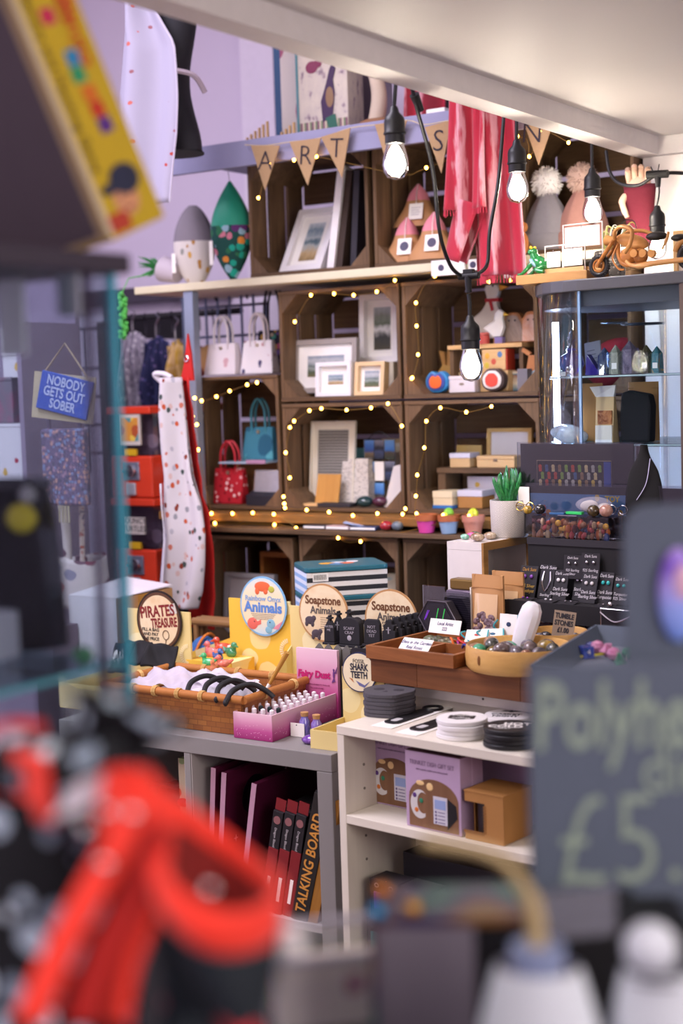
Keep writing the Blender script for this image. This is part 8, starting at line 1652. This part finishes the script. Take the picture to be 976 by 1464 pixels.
ch = part(t, 'child_portrait', mat('#d89a72', .6), el((sp_x, Lg*.10, Th*.50), (.0012, .018, .020), 16, 12)); part(ch, 'cap_print', mat('#2a2f48', .6), el((sp_x-.001, Lg*.155, Th*.58), (.0012, .016, .024), 16, 10), el((sp_x-.001, Lg*.14, Th*.28), (.0012, .006, .012), 10, 7)); part(ch, 'shirt_print', mat('#b8402f', .6), bx(sp_x-.0006, -.0002, Lg*.015, Lg*.07, Th*.10, Th*.42)); part(ch, 'eye_print', INK, el((sp_x-.0012, Lg*.11, Th*.42), (.001, .002, .002), 8, 6), el((sp_x-.0012, Lg*.11, Th*.56), (.001, .002, .002), 8, 6)); part(ch, 'mouth_print', mat('#8a3a30', .6), el((sp_x-.0012, Lg*.07, Th*.48), (.001, .002, .005), 8, 6))

# table close by that holds the pouches and boxes
t = T('display_table', 'dark cloth-covered table close by, under the dice pouches', 'table', (-.55, .60, 0)); tz = 1.02
part(t, 'tabletop', mat('#211d26', .9), bx(-.40, .42, -.45, .42, tz-.02, tz))
for x in (-.37, .39):
    for y in (-.42, .39): part(t, 'leg', mat('#3a3238', .6), bx(x-.015, x+.015, y-.015, y+.015, 0, tz-.0205))
# dice pouches
DOT = spots('#1a2027', ['#c0323a', '#d0708c', '#b02a34'], 26, .32, keep=.62, rand=.8)
DOTW = spots('#0e0f14', ['#a4b4c4', '#c9d6e2', '#7d8a9a'], 42, .40, keep=1., rand=.7)
RL = mat('#e02a14', .75, sheen=.2); RL2 = mat('#a8160f', .8)
def cp(px, py, dd=0., d=.86): return at(px, py, d=d+dd)
t = T('dice_pouch', 'black dice pouch with red and pink spots and a wide open red lining', 'pouch', (cp(290, 1464).x, cp(290, 1464).y+.02, tz+.001)); o = t.location.copy()
rim = sm([cp(x, y, dd)-o for x, y, dd in ((200, 1138, 0), (250, 1166, .03), (310, 1208, .045), (370, 1256, .03), (398, 1292, 0), (372, 1324, -.03), (310, 1332, -.05), (255, 1298, -.045), (220, 1240, -.03), (198, 1182, -.01))], 6, True)
nr = len(rim); RP = lambda u: rim[int(round(u*nr)) % nr]
part(t, 'lining_cuff', RL, gs(lambda u, v: RP(u)+upv*((.5-v)*.024)-fwd*(.004*math.sin(PI*v)), nr, 8, True), smooth=True, solid=.005)
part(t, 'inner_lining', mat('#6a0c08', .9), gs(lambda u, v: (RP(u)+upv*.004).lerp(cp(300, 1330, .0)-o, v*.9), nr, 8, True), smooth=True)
def bodyf(u, v):
    a = RP(u)-upv*.009; b = Vector((.070*math.cos(2*PI*u+2.2)-.006, .055*math.sin(2*PI*u+2.2), .004))
    q = a.lerp(b, v*v*(3-2*v)); return q+(q-(cp(290, 1330)-o)).normalized()*(.012*math.sin(PI*v))*Vector((1, 1, .2)).length/1.4
part(t, 'spotted_body', DOT, gs(bodyf, nr, 22, True), smooth=True)
for (pts, w_, c) in ((((200, 1150), (150, 1240), (95, 1340), (40, 1464)), .010, RL), (((210, 1170), (190, 1270), (140, 1370), (110, 1464)), .011, RL2), (((225, 1190), (215, 1290), (180, 1380), (165, 1464)), .008, RL)):
    q_ = sm([cp(x, y, -.03)-o for x, y in pts], 6); part(t, 'ribbon', c, gs(lambda u, v: q_[int(v*(len(q_)-1))]+rgt*((u-.5)*2*w_)+fwd*(.004*math.cos(PI*u)), 6, len(q_)), smooth=True, solid=.003)
part(t, 'gathered_neck', RL, gs(lambda u, v: (cp(182+20*v, 1100+80*v, -.01)-o)+rgt*((.012+.012*v)*math.cos(2*PI*u)*(1+.15*math.sin(12*PI*u)))+fwd*(.012*math.sin(2*PI*u)), 36, 8, True), smooth=True)
for x, y in ((153, 1160), (190, 1163), (122, 1185), (150, 1235), (300, 1272)): part(t, 'silver_bead', CHROME, el(tuple(cp(x, y, -.045)-o), (.0035,)*3, 12, 8), smooth=True)
part(t, 'white_toggle', mat('#d9d6d8', .4), el(tuple(cp(412, 1345, -.0)-o), (.010, .010, .010), 14, 9), smooth=True)
t = T('dice_pouch', 'black dice pouch with white spots and a ruffled neck', 'pouch', (cp(85, 1464, .08).x-.01, cp(85, 1464, .08).y, tz+.001)); o2 = t.location.copy()
bc_ = cp(70, 1215, .08)-o2
part(t, 'spotted_body', DOTW, gs(lambda u, v: Vector((bc_.x*v, bc_.y*v, 0))+Vector(((.052+.014*math.sin(PI*v))*math.cos(2*PI*u), .042*math.sin(2*PI*u), (bc_.z+.045)*v)), 40, 14, True), smooth=True)
nk0 = cp(110, 1120, .06)-o2; nk1 = cp(192, 1010, .05)-o2
part(t, 'ruffled_neck', DOTW, gs(lambda u, v: nk0.lerp(nk1, v)+(rgt*math.cos(2*PI*u)+fwd*math.sin(2*PI*u)*.8+upv*(-.3*math.cos(2*PI*u)))*((.030-.038*v+.042*v*v*1.0)*(1+.22*v*math.sin(10*PI*u))), 60, 16, True), smooth=True, solid=.003)
part(t, 'shoulder_fold', DOTW, tu(sm([cp(10, 1090, .07)-o2, cp(70, 1100, .05)-o2, cp(130, 1110, .04)-o2, cp(190, 1080, .04)-o2], 6), [.020]*19, 14), smooth=True)
wt_ = part(t, 'white_tag', mat('#d6d3da', .6), gs(lambda u, v: (cp(95, 1165, .0)-o2).lerp(cp(140, 1110, .0)-o2, v)+rgt*((u-.5)*.020)+upv*((u-.5)*.006), 4, 5), solid=.002)
part(t, 'red_lining', RL, gs(lambda u, v: (cp(40+18*v, 1075+100*v, .03)-o2)+rgt*((u-.5)*.024)+fwd*(.01*math.cos(PI*u)), 8, 8), smooth=True, solid=.003)
t = T('dice_pouch', 'black and red dice pouch cut by the edge of the picture, below the glass shelf', 'pouch', (cp(0, 1464, .12).x-.02, cp(0, 1464, .12).y, tz+.001)); o3 = t.location.copy(); b3 = cp(-15, 1180, .12)-o3
part(t, 'dark_body', mat('#1a2228', .85), gs(lambda u, v: Vector((b3.x*v, b3.y*v, 0))+Vector(((.035+.02*math.sin(PI*v))*math.cos(2*PI*u), .035*math.sin(2*PI*u), b3.z*v)), 30, 10, True), smooth=True); part(t, 'red_neck', RL, gs(lambda u, v: (b3.lerp(cp(18, 1035, .12)-o3, v))+rgt*((.032-.014*v)*math.cos(2*PI*u)*(1+.2*math.sin(10*PI*u)))+fwd*(.022*math.sin(2*PI*u)), 40, 8, True), smooth=True); part(t, 'pink_edge', mat('#b06a80', .7), el(tuple(cp(4, 1065, .09)-o3), (.014, .01, .014), 14, 9), smooth=True)
# pastel packets and their tray
tq = at(480, 1420, d=1.16)
t = T('clear_tray', 'clear plastic tray with a pale rim holding pastel packets beside the red-lined pouch', 'tray', (tq.x, tq.y, tz-.0), .75)
hh = at(480, 1368, d=1.16).z-tz
part(t, 'wall', gauze('#dcd8e2', .2), bx(-.055, .055, 0, .003, 0, hh), bx(-.055, .055, .077, .08, 0, hh), bx(-.055, -.052, .0035, .0765, 0, hh), bx(.052, .055, .0035, .0765, 0, hh)); part(t, 'rim', mat('#a8a4b4', .4), tu([(-.056, -.001, hh), (.056, -.001, hh), (.056, .081, hh), (-.056, .081, hh)], .0035, 6, True))
for k, (c, l) in enumerate((('#e0d4cc', 'cream packet in the clear tray'), ('#c9bfe0', 'lilac packet in the clear tray'), ('#d8905a', 'orange packet in the clear tray'), ('#7ab06a', 'green packet in the clear tray'))):
    S('packet', l, 'packet', spots(c, ['#c9c4c0', '#b05a78', '#8a8ab0'], 30, .3, keep=.4), bx(-.045+.0*k, .045, .010+.016*k, .020+.016*k, 0, hh*.97-.006*k), loc=(tq.x, tq.y, tz+.001), rz=.75, bevel=.001)
# holographic box
hq = at(610, 1464, d=1.08); hz_ = at(600, 1335, d=1.06).z
t = T('holographic_box', 'grey and black gift box with rainbow foil edges', 'box', (hq.x, hq.y, tz+.001), .52); h = hz_-tz-.001
part(t, 'grey_front', mat('#6d6672', .5), bx(-.036, .036, 0, .002, 0, h)); part(t, 'black_side', mat('#0e0d11', .4), bx(.0365, .074, .0, .073, 0, h*.985)); part(t, 'box_core', mat('#2a2632', .5), bx(-.036, .036, .0022, .073, 0, h-.001)); part(t, 'foil_top', holo(), bx(-.038, .075, -.001, .075, h, h+.006), bevel=.001); part(t, 'foil_edge', holo('#334'), bx(-.040, -.0365, -.003, .073, 0, h))
rn = random.Random(3)
for x, y, c in ((-.034, .004, '#1f8ac0'), (-.008, .01, '#c9902a'), (-.032, .05, '#c97a2a')): part(t, 'foil_glint', mat(c, .1, .6), el((x, y, h+.010), (.006, .006, .006), 12, 8), smooth=True)
# white pouches with cord
for k, (px, py, w_, l) in enumerate(((770, 1380, .050, 'white cloth pouch tied with a tan cord and blue band'), (940, 1385, .040, 'white cloth pouch with a pale bead on top, below the chalk sign'))):
    q = at(px, 1464, d=.98); zt_ = at(px, py, d=.98).z
    t = T('white_pouch', l, 'pouch', (q.x, q.y, tz+.001), .3, 'white pouches'); h = zt_-tz
    part(t, 'cloth_body', mat('#c9cfd8', .8), gs(lambda u, v: (w_*(1.0-.45*v**1.6)*math.cos(2*PI*u)*(1+.05*math.sin(14*PI*u)), w_*.7*(1-.4*v)*math.sin(2*PI*u), h*v), 40, 12, True), smooth=True)
    if k == 0:
        part(t, 'blue_band', mat('#7a86a8', .6), la([(.018, h-.004), (.018, h+.014)], 20), smooth=True); part(t, 'neck', mat('#b58a6a', .7), la([(.020, h-.006), (.017, h-.002)], 20), smooth=True); part(t, 'tan_cord', mat('#a8946a', .7), tu(sm([(0, 0, h+.012), (-.004, 0, h+.045), (-.026, -.005, h+.075), (-.075, -.005, h+.082)], 6), [.006]*7+[.0045]*12, 10), smooth=True)
    else: part(t, 'bead', mat('#c9ced8', .4), el((-.004, 0, h+.014), (.018, .018, .018), 18, 12), smooth=True); part(t, 'cap', mat('#4a4a52', .5), la([(.021, h-.004), (.012, h+.001)], 20), smooth=True)
for px, py, w_, l in ((800, 1320, .07, 'black box under the chalk sign beside the white pouch'), (905, 1330, .05, 'black box between the two white pouches'), (700, 1310, .03, 'narrow black box beside the holographic box')):
    q = at(px, 1464, d=1.10); S('black_box', l, 'box', mat('#100f13', .5), bx(-w_, w_, 0, .08, 0, at(px, py, d=1.1).z-tz-.001), loc=(q.x, q.y, tz+.001), rz=YAW, bevel=.002)
S('clear_label', 'smoky clear plastic label holder on the black box under the chalk sign', 'label holder', gauze('#8a8a98', .4), bx(-.03, .03, 0, .003, 0, .035), loc=(at(825, 1330, d=1.07).x, at(825, 1330, d=1.07).y, at(800, 1320, d=1.1).z), rz=YAW+.2)
# chalk sign
dS = 1.22; q = at(757, 1120, d=dS); CHK = mat('#566071', .75, var=.05); CH = mat('#8fa092', .9)
zb_s = at(760, 1305, d=dS).z; zt_s = at(757, 950, d=dS).z; ws = .24
t = T('chalk_sign', 'slate chalkboard sign handwritten polyhedral dice with a five pound price', 'sign', (q.x, q.y, zb_s), YAW)
h = zt_s-zb_s
part(t, 'board', CHK, bx(0, ws, 0, .008, 0, h), bevel=.002)
txt(t, 'Polyhedral', .080, (.004, -.0008, h*.78), CH, align='LEFT', sx=.60, shear=.08, bold=.0012);
txt(t, 'dice', .060, (.092, -.0008, h*.56), CH, align='LEFT', sx=.8); txt(t, '£5.', .112, (.018, -.0008, h*.26), CH, align='LEFT', sx=.80, bold=-.0015)
part(t, 'stand_back', CHK, bx(.02, ws-.02, .009, .013, -(zb_s-tz)+.002, h*.7)); 
# rounded card behind the sign
dC = 1.30; q = at(893, 840, d=dC); zc_t = at(893, 722, d=dC).z; zc_b = tz+.001
t = T('display_card', 'slate rounded display card with a lilac and blue moon badge above the chalk sign', 'display card', (q.x, q.y, zc_b), YAW); h = zc_t-zc_b
part(t, 'card', CHK, pxz([(0, 0), (.13, 0)]+[(.13-.03+.03*math.cos(a), h-.03+.03*math.sin(a)) for a in [PI/2*i/6 for i in range(7)]]+[(.022+.022*math.cos(a), h-.022+.022*math.sin(a)) for a in [PI/2+PI/2*i/6 for i in range(7)]], 0, .006))
bz = at(962, 850, d=dC).z-zc_b
mb = part(t, 'moon_badge', bands([(0, '#6f8fe0'), (.35, '#8fa4ee'), (.6, '#a99be8'), (.8, '#7a52c8'), (1, '#b59aec')], noise=.1), el((.046, -.004, bz), (.018, .006, .042), 24, 16), smooth=True); part(mb, 'pink_centre', mat('#d9b0c8', .5), el((.050, -.009, bz+.012), (.009, .003, .016), 16, 10), smooth=True)
# ------------------------------------------------------------------ festoon lights under the soffit
CBL = mat('#17171a', .45)
HOT = emit('#fff1dc', 95.); SHELL = glass('#ffffff', .9, .06, .02)
def bulb(label, p, sc=1., cord=None, strength=None):
    """p: point where the cord meets the socket's top"""
    t = T('festoon_bulb', label, 'light bulb', p, 0, 'festoon bulbs')
    part(t, 'socket', CBL, la([(.006*sc, 0), (.008*sc, -.004*sc), (.010*sc, -.012*sc), (.019*sc, -.022*sc), (.0205*sc, -.03*sc), (.0205*sc, -.048*sc), (.022*sc, -.050*sc), (.022*sc, -.053*sc), (.0195*sc, -.055*sc), (.0195*sc, -.072*sc)], 28), smooth=40)
    part(t, 'glass_bulb', SHELL, la([(.017*sc, -.0725*sc), (.019*sc, -.080*sc), (.0245*sc, -.100*sc), (.0255*sc, -.112*sc), (.023*sc, -.125*sc), (.016*sc, -.136*sc), (.001, -.1405*sc)], 28), smooth=True)
    part(t, 'glowing_core', HOT, la([(.006*sc, -.076*sc), (.013*sc, -.088*sc), (.0185*sc, -.104*sc), (.0185*sc, -.116*sc), (.013*sc, -.127*sc), (.001, -.132*sc)], 22), smooth=True)
    if cord: part(t, 'cord', CBL, tu([Vector(c)-Vector(p) for c in cord], .0042, 8), smooth=True)
    return t
XE_ = -1.475
def ub(px, py, X=XE_): return at(px, py, X=X)
u1 = ub(563, 152); bulb('hanging bulb nearest the bunting, first under the soffit edge', u1, 1., [u1+Vector((0, 0, -.002)), u1+Vector((.006, 0, .05)), u1+Vector((.012, 0, .12))])
u2 = ub(738, 200); bulb('hanging bulb between the red towel and the N pennant', u2, 1., [u2, u2+Vector((0, .002, .04)), u2+Vector((0, .004, .09))])
u4 = ub(846, 240); bulb('hanging bulb in front of the pink bobble hat', u4, 1., [u4, u4+Vector((0, 0, .05)), u4+Vector((0, .0, .09))])
jn = ub(669, 400); u3 = jn+Vector((.002, 0, -.075)); bulb('lowest hanging bulb, in front of the painted goose', u3, 1.0, [u3, u3+Vector((0, 0, .03)), jn+Vector((0, 0, -.03))])
u5p = at(939, 294, Y=3.55); bulb('brightest bulb against the white partition', u5p, .95, None)
t = T('festoon_cable', 'black festoon cable looping below the soffit to a junction', 'cable', jn)
part(t, 'cable_loop', CBL, tu(sm([ub(587, 118)-jn, ub(597, 160)-jn, ub(618, 240)-jn, ub(628, 330)-jn, ub(643, 378)-jn, ub(658, 394)-jn], 8), .0042, 8), tu(sm([ub(680, 393)-jn, ub(696, 378)-jn, ub(700, 330)-jn, ub(712, 260)-jn, ub(720, 165)-jn], 8), .0042, 8), smooth=True)
part(t, 'junction', CBL, cy((-.022, 0, .008), (.026, 0, .008), .0075, n=10), cy((0, 0, .008), (.001, 0, -.028), .008, .0065, 12), bx(-.010, .014, -.006, .006, .006, .022), bevel=.001); part(t, 'upper_joint', CBL, cy(ub(592, 135)-jn, ub(601, 158)-jn, .010, .0075, 12))
o5 = at(905, 268, Y=3.60)
t = T('festoon_cable', 'black festoon cable drooping past the burgundy mitten to the white partition', 'cable', o5)
part(t, 'cable_run', CBL, tu(sm([at(866, 216, Y=3.62)-o5, at(871, 245, Y=3.60)-o5, at(885, 262, Y=3.58)-o5, at(912, 265, Y=3.56)-o5, at(935, 252, Y=3.55)-o5, at(960, 247, Y=3.58)-o5, at(1000, 250, Y=3.62)-o5], 8), .0045, 8), tu(sm([at(941, 258, Y=3.55)-o5, at(942, 275, Y=3.55)-o5, u5p-o5], 5), .0022, 6), smooth=True)
jq = at(940, 250, Y=3.55)-o5
part(t, 'junction', CBL, cy(jq+Vector((-.028, 0, .003)), jq+Vector((.026, 0, .0)), .010, n=12), cy(jq, jq+Vector((0, 0, -.03)), .009, .006, 12)); part(t, 'cable_tie', CBL, cy(jq+Vector((-.01, 0, .005)), jq+Vector((-.018, 0, .022)), .0014, n=5), cy(jq+Vector((.0, 0, .005)), jq+Vector((.004, 0, .026)), .0014, n=5))

# ------------------------------------------------------------------ light of the shop: ceiling panels, unseen area lamps at both sides
def area(loc, rot, sx, sy, e, col):
    l = bpy.data.lights.new('shop_light', 'AREA'); l.shape = 'RECTANGLE'; l.size = sx; l.size_y = sy; l.energy = e; l.color = col
    o = bpy.data.objects.new('shop_light', l); COL.objects.link(o); o.location = loc; o.rotation_euler = rot; return o
area((-2.9, 1.7, 3.5), (0, 0, 0), 1.2, 1.2, 52, (.90, .84, 1.0))
area((-1.6, -.6, 3.5), (0, 0, 0), 1.4, 1.4, 60, (1.0, .93, .88))
area((1.2, .8, 2.2), (0, math.radians(75), 0), 1.6, 1.8, 36, (1.0, .90, .84))
area((-4.9, 1.4, 2.0), (0, math.radians(-90), 0), 1.6, 2.2, 15, (.72, .70, 1.0))
w = bpy.data.worlds.new('shop_air'); SC.world = w; w.use_nodes = True
bg = w.node_tree.nodes['Background']; bg.inputs[0].default_value = (.6, .55, .59, 1); bg.inputs[1].default_value = .33
SC.view_settings.view_transform = 'Standard'; SC.view_settings.look = 'None'; SC.view_settings.exposure = .95; SC.view_settings.gamma = 1; SC.view_settings.use_curve_mapping = False
SC.cycles.use_denoising = True; SC.cycles.max_bounces = 8; SC.cycles.transparent_max_bounces = 24; SC.cycles.sample_clamp_indirect = 4
